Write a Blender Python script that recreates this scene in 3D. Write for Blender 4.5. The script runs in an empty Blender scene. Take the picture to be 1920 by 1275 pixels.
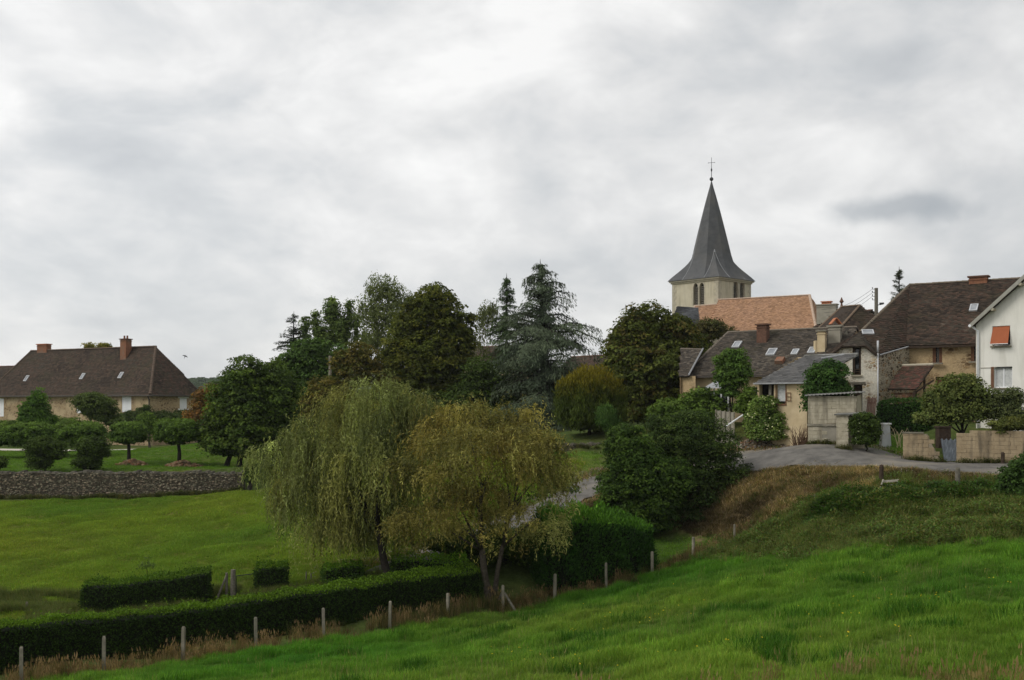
import bpy, math, random
import numpy as np
from mathutils import Vector, noise
from mathutils.geometry import tessellate_polygon

random.seed(7)
SC = bpy.context.scene
COL = SC.collection
F, HY = 2000.0, 760.0          # focal length in photo pixels, horizon row

# ------------------------------------------------------------------ camera
cam_d = bpy.data.cameras.new("camera")
cam = bpy.data.objects.new("camera", cam_d)
COL.objects.link(cam)
cam.location = (0, 0, 0)
cam.rotation_euler = (math.radians(90), 0, 0)
cam_d.sensor_width = 36.0
cam_d.lens = 36.0 * F / 1920.0
cam_d.shift_y = (HY - 637.5) / 1920.0
cam_d.clip_start = 0.1
cam_d.clip_end = 6000
SC.camera = cam

# ------------------------------------------------------------------ world
SUN_DIR = Vector((-0.70, -0.22, 0.68)).normalized()      # towards the veiled sun
world = bpy.data.worlds.new("World")
SC.world = world
world.use_nodes = True
wn, wl = world.node_tree.nodes, world.node_tree.links
wn.clear()

def nd(nodes, typ, **kw):
    n = nodes.new(typ)
    for k, v in kw.items():
        if k.startswith("i_"):
            n.inputs[k[2:].replace("_", " ")].default_value = v
        elif k.startswith("n_"):
            n.inputs[int(k[2:])].default_value = v
        else:
            setattr(n, k, v)
    return n

def build_world():
    out = nd(wn, "ShaderNodeOutputWorld")
    bg = nd(wn, "ShaderNodeBackground")
    bg.inputs["Strength"].default_value = 1.0
    tc = nd(wn, "ShaderNodeTexCoord")
    sep = nd(wn, "ShaderNodeSeparateXYZ")
    wl.new(tc.outputs["Generated"], sep.inputs[0])
    zc = nd(wn, "ShaderNodeMath", operation="MAXIMUM", n_1=0.0)
    wl.new(sep.outputs[2], zc.inputs[0])
    za = nd(wn, "ShaderNodeMath", operation="ADD", n_1=0.42)
    wl.new(zc.outputs[0], za.inputs[0])
    dx = nd(wn, "ShaderNodeMath", operation="DIVIDE")
    dy = nd(wn, "ShaderNodeMath", operation="DIVIDE")
    wl.new(sep.outputs[0], dx.inputs[0]); wl.new(za.outputs[0], dx.inputs[1])
    wl.new(sep.outputs[1], dy.inputs[0]); wl.new(za.outputs[0], dy.inputs[1])
    uv = nd(wn, "ShaderNodeCombineXYZ")
    wl.new(dx.outputs[0], uv.inputs[0]); wl.new(dy.outputs[0], uv.inputs[1])
    off = nd(wn, "ShaderNodeVectorMath", operation="ADD"); off.inputs[1].default_value = (3.7, 1.9, 0.4)
    wl.new(uv.outputs[0], off.inputs[0])
    rot = nd(wn, "ShaderNodeMapping"); rot.inputs["Rotation"].default_value = (0.0, 0.32, 0.0)
    rot.inputs["Scale"].default_value = (1.0, 1.0, 1.75)
    wl.new(tc.outputs["Generated"], rot.inputs[0])
    n1 = nd(wn, "ShaderNodeTexNoise", i_Scale=4.2, i_Detail=6.0, i_Roughness=0.5, i_Distortion=0.5)
    wl.new(rot.outputs[0], n1.inputs["Vector"])
    n2 = nd(wn, "ShaderNodeTexNoise", i_Scale=11.0, i_Detail=6.0, i_Roughness=0.55, i_Distortion=0.3)
    wl.new(rot.outputs[0], n2.inputs["Vector"])
    mixn = nd(wn, "ShaderNodeMath", operation="MULTIPLY_ADD", n_1=0.35)
    wl.new(n2.outputs["Fac"], mixn.inputs[0])
    m1 = nd(wn, "ShaderNodeMath", operation="MULTIPLY", n_1=0.65)
    wl.new(n1.outputs["Fac"], m1.inputs[0]); wl.new(m1.outputs[0], mixn.inputs[2])
    ramp = nd(wn, "ShaderNodeValToRGB")
    cr = ramp.color_ramp
    cr.elements[0].position = 0.33; cr.elements[0].color = (0.55, 0.57, 0.59, 1)
    cr.elements[1].position = 0.64; cr.elements[1].color = (0.97, 0.965, 0.95, 1)
    e = cr.elements.new(0.44); e.color = (0.665, 0.68, 0.69, 1)
    e = cr.elements.new(0.53); e.color = (0.80, 0.80, 0.795, 1)
    wl.new(mixn.outputs[0], ramp.inputs[0])
    # brighter veil on the sun's side of the sky
    dot = nd(wn, "ShaderNodeVectorMath", operation="DOT_PRODUCT")
    dot.inputs[1].default_value = (-0.9, 0.1, 0.1)
    wl.new(tc.outputs["Generated"], dot.inputs[0])
    gl = nd(wn, "ShaderNodeMath", operation="MULTIPLY_ADD", n_1=0.24, n_2=1.02)
    wl.new(dot.outputs["Value"], gl.inputs[0])
    mul = nd(wn, "ShaderNodeVectorMath", operation="SCALE")
    wl.new(ramp.outputs[0], mul.inputs[0]); wl.new(gl.outputs[0], mul.inputs["Scale"])
    # one detached dark cloud low on the right
    c = Vector(((1690 - 960) / F, 1, (HY - 392) / F)).normalized()
    sub = nd(wn, "ShaderNodeVectorMath", operation="SUBTRACT"); sub.inputs[1].default_value = c
    wl.new(tc.outputs["Generated"], sub.inputs[0])
    scl = nd(wn, "ShaderNodeVectorMath", operation="MULTIPLY"); scl.inputs[1].default_value = (15.5, 6.0, 62.0)
    wl.new(sub.outputs[0], scl.inputs[0])
    nw = nd(wn, "ShaderNodeTexNoise", i_Scale=26.0, i_Detail=4.0)
    wl.new(tc.outputs["Generated"], nw.inputs["Vector"])
    nws = nd(wn, "ShaderNodeVectorMath", operation="SUBTRACT"); nws.inputs[1].default_value = (0.5, 0.5, 0.5)
    wl.new(nw.outputs["Color"], nws.inputs[0])
    nws2 = nd(wn, "ShaderNodeVectorMath", operation="SCALE", i_Scale=1.3)
    wl.new(nws.outputs[0], nws2.inputs[0])
    add = nd(wn, "ShaderNodeVectorMath", operation="ADD")
    wl.new(scl.outputs[0], add.inputs[0]); wl.new(nws2.outputs[0], add.inputs[1])
    ln = nd(wn, "ShaderNodeVectorMath", operation="LENGTH")
    wl.new(add.outputs[0], ln.inputs[0])
    mr = nd(wn, "ShaderNodeMapRange", interpolation_type="SMOOTHSTEP")
    mr.inputs["From Min"].default_value = 0.25; mr.inputs["From Max"].default_value = 1.15
    mr.inputs["To Min"].default_value = 0.62; mr.inputs["To Max"].default_value = 0.0
    wl.new(ln.outputs["Value"], mr.inputs["Value"])
    mxc = nd(wn, "ShaderNodeMix", data_type="RGBA")
    wl.new(mr.outputs[0], mxc.inputs["Factor"])
    wl.new(mul.outputs[0], mxc.inputs["A"]); mxc.inputs["B"].default_value = (0.33, 0.365, 0.40, 1)
    # thin clear air between the clouds
    sky = nd(wn, "ShaderNodeTexSky", sky_type="NISHITA", sun_disc=False)
    sky.sun_elevation = math.asin(SUN_DIR.z)
    sky.sun_rotation = math.atan2(SUN_DIR.x, SUN_DIR.y)
    sk = nd(wn, "ShaderNodeVectorMath", operation="SCALE", i_Scale=0.1)
    wl.new(sky.outputs[0], sk.inputs[0])
    mx = nd(wn, "ShaderNodeMix", data_type="RGBA", n_0=0.93)
    wl.new(sk.outputs[0], mx.inputs["A"]); wl.new(mxc.outputs["Result"], mx.inputs["B"])
    wl.new(mx.outputs["Result"], bg.inputs["Color"])
    wl.new(bg.outputs[0], out.inputs["Surface"])
build_world()

# ------------------------------------------------------------------ sun
sun_d = bpy.data.lights.new("sun", "SUN")
sun_d.energy = 1.5
sun_d.angle = math.radians(25)
sun_d.color = (1.0, 0.96, 0.9)
sun = bpy.data.objects.new("sun", sun_d)
COL.objects.link(sun)
sun.rotation_euler = SUN_DIR.to_track_quat("Z", "Y").to_euler()
sun.location = (0, 0, 60)

# ------------------------------------------------------------------ exposure
SC.view_settings.view_transform = "Standard"
SC.view_settings.look = "None"
SC.view_settings.gamma = 1.0
SC.view_settings.use_curve_mapping = False
SC.view_settings.exposure = 0.0
SC.cycles.max_bounces = 6
SC.cycles.diffuse_bounces = 3
SC.cycles.transmission_bounces = 4
SC.cycles.transparent_max_bounces = 4

# ------------------------------------------------------------------ helpers
def P(px, py, d):
    return Vector(((px - 960) / F * d, d, (HY - py) / F * d))

def X(px, d):
    return (px - 960) / F * d

_loc = {}
def wloc(o):
    return _loc.get(o.name, Vector((0, 0, 0))) if o is not None else Vector((0, 0, 0))

def tag(o, label=None, cat=None, group=None, kind=None):
    if label: o["label"] = label
    if cat: o["category"] = cat
    if group: o["group"] = group
    if kind: o["kind"] = kind
    return o

def empty(name, loc, label=None, cat=None, group=None):
    o = bpy.data.objects.new(name, None)
    COL.objects.link(o)
    o.location = loc
    o.empty_display_size = 0.3
    _loc[o.name] = Vector(loc)
    return tag(o, label, cat, group)

def link(name, me, parent, loc):
    o = bpy.data.objects.new(name, me)
    COL.objects.link(o)
    if parent is not None:
        o.parent = parent
        o.location = (0, 0, 0)
        _loc[o.name] = wloc(parent).copy()
    else:
        o.location = loc
        _loc[o.name] = Vector(loc)
    return o

class MB:
    """collects faces in world coordinates; build() links them as one mesh"""
    def __init__(s):
        s.v, s.f, s.c = [], [], []
    def face(s, pts, col=None):
        n = len(s.v)
        s.v.extend([tuple(p) for p in pts])
        s.f.append(tuple(range(n, n + len(pts))))
        s.c.append(col)
    def mesh(s, pts, faces, col=None):
        n = len(s.v)
        s.v.extend([tuple(p) for p in pts])
        for f in faces:
            s.f.append(tuple(i + n for i in f)); s.c.append(col)
    def hexa(s, b, t, col=None):
        s.mesh(list(b) + list(t), [(3, 2, 1, 0), (4, 5, 6, 7), (0, 1, 5, 4), (1, 2, 6, 5), (2, 3, 7, 6), (3, 0, 4, 7)], col)
    def box(s, x0, x1, y0, y1, z0, z1, col=None):
        s.hexa([(x0, y0, z0), (x1, y0, z0), (x1, y1, z0), (x0, y1, z0)], [(x0, y0, z1), (x1, y0, z1), (x1, y1, z1), (x0, y1, z1)], col)
    def slab(s, poly, th, col=None):
        p = [Vector(q) for q in poly]
        n = (p[1] - p[0]).cross(p[2] - p[0]).normalized()
        if n.z < 0: n = -n
        q = [a - n * th for a in p]
        k = len(p)
        fs = [tuple(range(k)), tuple(range(2 * k - 1, k - 1, -1))]
        for i in range(k):
            j = (i + 1) % k
            fs.append((i, i + k, j + k, j))
        s.mesh(p + q, fs, col)
    def tube(s, pts, radii, n=8, col=None, cap=True):
        pts = [Vector(p) for p in pts]
        rings = []
        for i, p in enumerate(pts):
            a = pts[max(i - 1, 0)]; b = pts[min(i + 1, len(pts) - 1)]
            t = (b - a)
            t = t.normalized() if t.length > 1e-6 else Vector((0, 0, 1))
            u = t.cross(Vector((0.31, 0.87, 0.2))).normalized()
            w = t.cross(u)
            rings.append([p + (u * math.cos(6.2832 * k / n) + w * math.sin(6.2832 * k / n)) * radii[i] for k in range(n)])
        vs = [q for r in rings for q in r]
        fs = []
        for i in range(len(pts) - 1):
            for k in range(n):
                k2 = (k + 1) % n
                fs.append((i * n + k, i * n + k2, (i + 1) * n + k2, (i + 1) * n + k))
        if cap:
            fs.append(tuple(range(n - 1, -1, -1)))
            fs.append(tuple(range((len(pts) - 1) * n, len(pts) * n)))
        s.mesh(vs, fs, col)
    def build(s, name, mat, parent=None, smooth=False, data_only=False):
        v = np.array(s.v, dtype=np.float64).reshape(-1, 3)
        if parent is not None:
            o0 = np.array(wloc(parent))
        else:
            lo, hi = v.min(0), v.max(0)
            o0 = np.array([(lo[0] + hi[0]) / 2, (lo[1] + hi[1]) / 2, lo[2]])
        me = bpy.data.meshes.new(name)
        me.from_pydata([tuple(r) for r in (v - o0)], [], s.f)
        if any(c is not None for c in s.c):
            ca = me.color_attributes.new("Col", "FLOAT_COLOR", "CORNER")
            arr = []
            for f, c in zip(s.f, s.c):
                c = c or (0.5, 0.5, 0.5)
                arr.extend([c[0], c[1], c[2], 1.0] * len(f))
            ca.data.foreach_set("color", arr)
        me.materials.append(mat)
        if smooth:
            me.polygons.foreach_set("use_smooth", [True] * len(me.polygons))
        me.update()
        return link(name, me, parent, Vector(o0))

class Frame:
    """vertical wall plane through p0 -> p1; o is measured outwards (towards the camera side)"""
    def __init__(s, p0, p1, flip=False):
        s.p0 = Vector((p0[0], p0[1], 0)); p1 = Vector((p1[0], p1[1], 0))
        s.d = (p1 - s.p0).normalized()
        s.len = (p1 - s.p0).length
        s.n = Vector((s.d.y, -s.d.x, 0))
        if flip: s.n = -s.n
    def pt(s, u, z, o=0.0):
        q = s.p0 + s.d * u + s.n * o
        return Vector((q.x, q.y, z))
    def uz(s, px, py):
        r = Vector(((px - 960) / F, 1, 0))
        k = s.p0.dot(s.n) / r.dot(s.n)
        q = r * k
        return (q - s.p0).dot(s.d), (HY - py) / F * k
    def rect(s, x0, y0, x1, y1):
        xm, ym = (x0 + x1) / 2, (y0 + y1) / 2
        return s.uz(x0, ym)[0], s.uz(x1, ym)[0], s.uz(xm, y1)[1], s.uz(xm, y0)[1]
    def box(s, mb, u0, u1, z0, z1, o0, o1, col=None):
        mb.hexa([s.pt(u0, z0, o1), s.pt(u1, z0, o1), s.pt(u1, z0, o0), s.pt(u0, z0, o0)],
                [s.pt(u0, z1, o1), s.pt(u1, z1, o1), s.pt(u1, z1, o0), s.pt(u0, z1, o0)], col)
    def panel(s, mb, outline, holes=(), depth=0.28, o=0.0):
        loops = [[s.pt(u, z, o) for u, z in outline]]
        for h in holes:
            loops.append([s.pt(u, z, o) for u, z in h])
        allp = [p for l in loops for p in l]
        tris = tessellate_polygon([[Vector(((p - s.p0).dot(s.d), p.z, 0)) for p in l] for l in loops])
        mb.mesh(allp, [tuple(t) for t in tris])
        for l in loops[1:]:
            k = len(l)
            back = [p - s.n * depth for p in l]
            mb.mesh(l + back, [(i, (i + 1) % k, (i + 1) % k + k, i + k) for i in range(k)])

def rect_hole(r):
    u0, u1, z0, z1 = r
    return [(u0, z0), (u1, z0), (u1, z1), (u0, z1)]

# ------------------------------------------------------------------ materials
def new_mat(name):
    m = bpy.data.materials.new(name)
    m.use_nodes = True
    n = m.node_tree.nodes
    b = n["Principled BSDF"]
    return m, n, m.node_tree.links, b

def mat_noise(name, c0, c1, scale=6.0, rough=0.9, bump=0.3, bscale=None, c2=None, spec=0.2, detail=6.0, streak=False):
    m, n, l, b = new_mat(name)
    tc = nd(n, "ShaderNodeNewGeometry")
    t = nd(n, "ShaderNodeTexNoise", i_Scale=scale, i_Detail=detail, i_Roughness=0.62)
    l.new(tc.outputs["Position"], t.inputs["Vector"])
    r = nd(n, "ShaderNodeValToRGB")
    r.color_ramp.elements[0].position = 0.3; r.color_ramp.elements[0].color = (*c0, 1)
    r.color_ramp.elements[1].position = 0.7; r.color_ramp.elements[1].color = (*c1, 1)
    l.new(t.outputs["Fac"], r.inputs[0])
    colout = r.outputs[0]
    if c2:
        t2 = nd(n, "ShaderNodeTexNoise", i_Scale=scale * 0.23, i_Detail=4.0)
        if streak:      # rain streaks run down the wall
            sm = nd(n, "ShaderNodeMapping"); sm.inputs["Scale"].default_value = (2.2, 2.2, 0.3)
            l.new(tc.outputs["Position"], sm.inputs[0]); l.new(sm.outputs[0], t2.inputs["Vector"])
            t2.inputs["Scale"].default_value = 1.6; t2.inputs["Detail"].default_value = 8.0
        else:
            l.new(tc.outputs["Position"], t2.inputs["Vector"])
        mr = nd(n, "ShaderNodeMapRange"); mr.inputs[1].default_value = 0.48; mr.inputs[2].default_value = 0.68
        l.new(t2.outputs["Fac"], mr.inputs[0])
        mx = nd(n, "ShaderNodeMix", data_type="RGBA"); mx.inputs["B"].default_value = (*c2, 1)
        l.new(mr.outputs[0], mx.inputs["Factor"]); l.new(colout, mx.inputs["A"])
        colout = mx.outputs["Result"]
    l.new(colout, b.inputs["Base Color"])
    b.inputs["Roughness"].default_value = rough
    b.inputs["Specular IOR Level"].default_value = spec
    if bump:
        tb = nd(n, "ShaderNodeTexNoise", i_Scale=bscale or scale * 3, i_Detail=5.0)
        l.new(tc.outputs["Position"], tb.inputs["Vector"])
        bp = nd(n, "ShaderNodeBump", i_Strength=bump, i_Distance=0.05)
        l.new(tb.outputs["Fac"], bp.inputs["Height"]); l.new(bp.outputs[0], b.inputs["Normal"])
    return m

def mat_stone(name, stones, mortar, scale=3.5, joint=0.05, patch=0.45, bump=0.6):
    """rubble masonry half covered by old render: stones show where the render is gone"""
    m, n, l, b = new_mat(name)
    tc = nd(n, "ShaderNodeTexCoord")
    mp = nd(n, "ShaderNodeMapping"); mp.inputs["Scale"].default_value = (1, 1, 1.7)
    l.new(tc.outputs["Object"], mp.inputs[0])
    v = nd(n, "ShaderNodeTexVoronoi", feature="F1", i_Scale=scale)
    ve = nd(n, "ShaderNodeTexVoronoi", feature="DISTANCE_TO_EDGE", i_Scale=scale)
    nz = nd(n, "ShaderNodeTexNoise", i_Scale=0.9, i_Detail=5.0)
    nf = nd(n, "ShaderNodeTexNoise", i_Scale=9.0, i_Detail=6.0, i_Roughness=0.65)
    for t in (v, ve): l.new(mp.outputs[0], t.inputs["Vector"])
    for t in (nz, nf): l.new(tc.outputs["Object"], t.inputs["Vector"])
    r = nd(n, "ShaderNodeValToRGB"); r.color_ramp.interpolation = "CONSTANT"
    els = r.color_ramp.elements
    while len(els) < len(stones): els.new(0.5)
    for i, c in enumerate(stones):
        els[i].position = i / len(stones); els[i].color = (*c, 1)
    sp = nd(n, "ShaderNodeSeparateColor"); l.new(v.outputs["Color"], sp.inputs[0]); l.new(sp.outputs[0], r.inputs[0])
    e = nd(n, "ShaderNodeMapRange"); e.inputs[1].default_value = joint * 0.4; e.inputs[2].default_value = joint * 1.6
    l.new(ve.outputs["Distance"], e.inputs[0])
    pa = nd(n, "ShaderNodeMapRange"); pa.inputs[1].default_value = patch - 0.07; pa.inputs[2].default_value = patch + 0.07
    l.new(nz.outputs["Fac"], pa.inputs[0])
    mu = nd(n, "ShaderNodeMath", operation="MULTIPLY"); l.new(e.outputs[0], mu.inputs[0]); l.new(pa.outputs[0], mu.inputs[1])
    mx = nd(n, "ShaderNodeMix", data_type="RGBA"); mx.inputs["A"].default_value = (*mortar, 1)
    l.new(mu.outputs[0], mx.inputs["Factor"]); l.new(r.outputs[0], mx.inputs["B"])
    hv = nd(n, "ShaderNodeMapRange"); hv.inputs[1].default_value = 0.25; hv.inputs[2].default_value = 0.75
    hv.inputs[3].default_value = 0.72; hv.inputs[4].default_value = 1.22
    l.new(nf.outputs["Fac"], hv.inputs[0])
    sc = nd(n, "ShaderNodeVectorMath", operation="SCALE"); l.new(mx.outputs["Result"], sc.inputs[0]); l.new(hv.outputs[0], sc.inputs["Scale"])
    l.new(sc.outputs[0], b.inputs["Base Color"])
    b.inputs["Roughness"].default_value = 0.95; b.inputs["Specular IOR Level"].default_value = 0.1
    ad = nd(n, "ShaderNodeMath", operation="MULTIPLY_ADD", n_1=0.4); l.new(nf.outputs["Fac"], ad.inputs[0]); l.new(mu.outputs[0], ad.inputs[2])
    bp = nd(n, "ShaderNodeBump", i_Strength=bump, i_Distance=0.05)
    l.new(ad.outputs[0], bp.inputs["Height"]); l.new(bp.outputs[0], b.inputs["Normal"])
    return m

def mat_attr(name, rough=0.9, spec=0.15, var=0.25, scale=12.0, bump=0.25, moss=None, moss_amt=0.6):
    """colour from the piece's own colour attribute, weathered by noise"""
    m, n, l, b = new_mat(name)
    at = nd(n, "ShaderNodeAttribute", attribute_name="Col")
    tc = nd(n, "ShaderNodeTexCoord")
    t = nd(n, "ShaderNodeTexNoise", i_Scale=scale, i_Detail=5.0, i_Roughness=0.6)
    l.new(tc.outputs["Object"], t.inputs["Vector"])
    mr = nd(n, "ShaderNodeMapRange"); mr.inputs[1].default_value = 0.25; mr.inputs[2].default_value = 0.75
    mr.inputs[3].default_value = 1 - var; mr.inputs[4].default_value = 1 + var
    l.new(t.outputs["Fac"], mr.inputs[0])
    sc = nd(n, "ShaderNodeVectorMath", operation="SCALE"); l.new(at.outputs["Color"], sc.inputs[0]); l.new(mr.outputs[0], sc.inputs["Scale"])
    out = sc.outputs[0]
    if moss:
        t2 = nd(n, "ShaderNodeTexNoise", i_Scale=0.55, i_Detail=7.0, i_Roughness=0.7)
        l.new(tc.outputs["Object"], t2.inputs["Vector"])
        m2 = nd(n, "ShaderNodeMapRange"); m2.inputs[1].default_value = 0.5; m2.inputs[2].default_value = 0.68; m2.inputs[4].default_value = moss_amt
        l.new(t2.outputs["Fac"], m2.inputs[0])
        mx = nd(n, "ShaderNodeMix", data_type="RGBA"); mx.inputs["B"].default_value = (*moss, 1)
        l.new(m2.outputs[0], mx.inputs["Factor"]); l.new(out, mx.inputs["A"])
        out = mx.outputs["Result"]
    l.new(out, b.inputs["Base Color"])
    b.inputs["Roughness"].default_value = rough; b.inputs["Specular IOR Level"].default_value = spec
    if bump:
        bp = nd(n, "ShaderNodeBump", i_Strength=bump, i_Distance=0.03)
        l.new(t.outputs["Fac"], bp.inputs["Height"]); l.new(bp.outputs[0], b.inputs["Normal"])
    return m

def mat_leaf(name, trans=0.3, rough=0.7, spec=0.09, instancer=False):
    m, n, l, b = new_mat(name)
    at = nd(n, "ShaderNodeAttribute", attribute_name="Col")
    col = at.outputs["Color"]
    if instancer:
        a2 = nd(n, "ShaderNodeAttribute", attribute_name="tint", attribute_type="INSTANCER")
        mm = nd(n, "ShaderNodeVectorMath", operation="MULTIPLY")
        l.new(col, mm.inputs[0]); l.new(a2.outputs["Vector"], mm.inputs[1])
        col = mm.outputs[0]
    l.new(col, b.inputs["Base Color"])
    b.inputs["Roughness"].default_value = rough; b.inputs["Specular IOR Level"].default_value = spec
    tr = nd(n, "ShaderNodeBsdfTranslucent")
    hs = nd(n, "ShaderNodeVectorMath", operation="MULTIPLY"); hs.inputs[1].default_value = (1.25, 1.3, 0.7)
    l.new(col, hs.inputs[0]); l.new(hs.outputs[0], tr.inputs[0])
    mx = nd(n, "ShaderNodeMixShader"); mx.inputs[0].default_value = trans
    l.new(b.outputs[0], mx.inputs[1]); l.new(tr.outputs[0], mx.inputs[2])
    l.new(mx.outputs[0], n["Material Output"].inputs["Surface"])
    return m

def mat_plain(name, c, rough=0.6, spec=0.3, metal=0.0):
    return mat_noise(name, tuple(x * 0.85 for x in c), tuple(min(1, x * 1.12) for x in c), scale=5, rough=rough, bump=0.08, spec=spec)

M = {}
M["leaf"] = mat_leaf("leaf")
M["needle"] = mat_leaf("needle", trans=0.15, rough=0.7, spec=0.08)
M["blade"] = mat_leaf("grass_blade", trans=0.35, rough=0.7, spec=0.08, instancer=True)
M["bark"] = mat_noise("bark", (0.035, 0.027, 0.02), (0.10, 0.085, 0.065), 9, 0.95, 0.8)
M["bark_dark"] = mat_noise("bark_dark", (0.015, 0.013, 0.01), (0.045, 0.038, 0.03), 9, 0.95, 0.8)
M["bark_birch"] = mat_noise("bark_birch", (0.16, 0.15, 0.14), (0.5, 0.48, 0.45), 4, 0.8, 0.4)
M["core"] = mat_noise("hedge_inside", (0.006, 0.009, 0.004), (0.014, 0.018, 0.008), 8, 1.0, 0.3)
M["tiles"] = mat_attr("roof_tiles", moss=(0.055, 0.05, 0.028), moss_amt=0.55)
M["tiles_new"] = mat_attr("church_tiles", var=0.15, scale=3.0)
M["slates"] = mat_attr("slates", rough=0.6, spec=0.35, var=0.2, scale=4.0)
M["roof_under"] = mat_noise("roof_underlay", (0.03, 0.022, 0.016), (0.06, 0.045, 0.033), 5)
M["farm_wall"] = mat_stone("farmhouse_rubble", [(0.32, 0.23, 0.13), (0.2, 0.14, 0.08), (0.38, 0.28, 0.16), (0.28, 0.2, 0.12)], (0.46, 0.36, 0.22), 3.0, 0.06, 0.47)
M["barn_wall"] = mat_stone("barn_ochre_render", [(0.25, 0.16, 0.08), (0.12, 0.075, 0.04), (0.3, 0.22, 0.13)], (0.44, 0.325, 0.185), 3.2, 0.07, 0.56)
M["rubble"] = mat_stone("rubble_flank", [(0.2, 0.17, 0.12), (0.1, 0.08, 0.055), (0.34, 0.3, 0.23), (0.26, 0.17, 0.09)], (0.46, 0.41, 0.31), 3.6, 0.08, 0.40)
M["white_old"] = mat_stone("old_white_render", [(0.42, 0.3, 0.16), (0.25, 0.17, 0.1), (0.45, 0.4, 0.3)], (0.68, 0.64, 0.54), 3.4, 0.08, 0.53)
M["cream"] = mat_noise("cream_render", (0.5, 0.39, 0.23), (0.66, 0.54, 0.35), 1.6, 0.95, 0.2, 20, c2=(0.40, 0.315, 0.195))
M["white_wall"] = mat_noise("white_render", (0.76, 0.74, 0.67), (0.83, 0.81, 0.74), 1.1, 0.9, 0.12, 40, c2=(0.69, 0.67, 0.6), streak=True)
M["tower"] = mat_noise("tower_render", (0.47, 0.42, 0.30), (0.58, 0.53, 0.40), 0.7, 0.95, 0.2, 8, c2=(0.40, 0.36, 0.265), streak=True)
M["ashlar"] = mat_noise("ashlar", (0.36, 0.33, 0.25), (0.52, 0.47, 0.36), 3, 0.9, 0.25)
M["brick"] = mat_noise("chimney_brick", (0.17, 0.075, 0.042), (0.30, 0.14, 0.08), 7, 0.9, 0.35, c2=(0.20, 0.13, 0.09))
M["brick_dark"] = mat_noise("sooty_brick", (0.09, 0.05, 0.035), (0.17, 0.09, 0.06), 7, 0.9, 0.35)
M["terracotta"] = mat_noise("terracotta", (0.38, 0.13, 0.06), (0.5, 0.2, 0.10), 6, 0.8, 0.2)
M["white_paint"] = mat_noise("white_paint", (0.74, 0.75, 0.76), (0.84, 0.85, 0.86), 3, 0.6, 0.05)
M["wood_dark"] = mat_noise("dark_wood", (0.03, 0.02, 0.014), (0.07, 0.048, 0.032), 8, 0.8, 0.4)
M["wood_brown"] = mat_noise("brown_wood", (0.12, 0.055, 0.03), (0.2, 0.1, 0.055), 8, 0.7, 0.3)
M["wood_grey"] = mat_noise("weathered_wood", (0.10, 0.09, 0.07), (0.22, 0.2, 0.16), 9, 0.95, 0.6)
M["concrete"] = mat_noise("old_concrete", (0.19, 0.17, 0.13), (0.33, 0.30, 0.235), 8, 0.95, 0.5, c2=(0.16, 0.15, 0.11))
M["block"] = mat_noise("concrete_block", (0.36, 0.32, 0.23), (0.52, 0.47, 0.36), 3.2, 0.95, 0.4, 30, c2=(0.22, 0.195, 0.145), streak=True)
M["block_yellow"] = mat_noise("rendered_block", (0.27, 0.205, 0.125), (0.40, 0.315, 0.20), 1.6, 0.95, 0.4, 30, c2=(0.15, 0.12, 0.08), streak=True)
M["mortar"] = mat_noise("mortar", (0.2, 0.165, 0.115), (0.3, 0.25, 0.18), 6, 0.95, 0.3)
M["render_grey"] = mat_noise("grey_cement", (0.26, 0.24, 0.19), (0.36, 0.33, 0.27), 2, 0.95, 0.2)
M["zinc"] = mat_noise("zinc", (0.42, 0.43, 0.44), (0.56, 0.57, 0.58), 3, 0.5, 0.1, spec=0.4)
M["fibre"] = mat_noise("fibre_cement", (0.16, 0.16, 0.15), (0.3, 0.29, 0.27), 4, 0.9, 0.3, c2=(0.1, 0.1, 0.085))
M["iron"] = mat_noise("iron", (0.03, 0.03, 0.032), (0.06, 0.06, 0.062), 8, 0.6, 0.2)
M["orange"] = mat_noise("orange_blind", (0.33, 0.095, 0.04), (0.39, 0.12, 0.05), 3, 0.75, 0.05)
M["curtain"] = mat_noise("net_curtain", (0.42, 0.43, 0.42), (0.62, 0.63, 0.61), 9, 0.9, 0.3)
def mat_glass():
    m, n, l, b = new_mat("window_glass")
    b.inputs["Base Color"].default_value = (0.02, 0.023, 0.025, 1)
    b.inputs["Roughness"].default_value = 0.08; b.inputs["Specular IOR Level"].default_value = 0.6
    return m
M["glass"] = mat_glass()
M["skyglass"] = mat_noise("skylight_glass", (0.18, 0.195, 0.21), (0.3, 0.315, 0.33), 2, 0.12, 0.0, spec=0.9)
M["black"] = mat_plain("unlit_interior", (0.008, 0.007, 0.006), 1.0, 0.0)  # near-black colour standing for the darkness inside openings
M["gravel"] = mat_noise("pale_gravel", (0.5, 0.45, 0.38), (0.62, 0.57, 0.49), 20, 0.95, 0.4)

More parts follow.
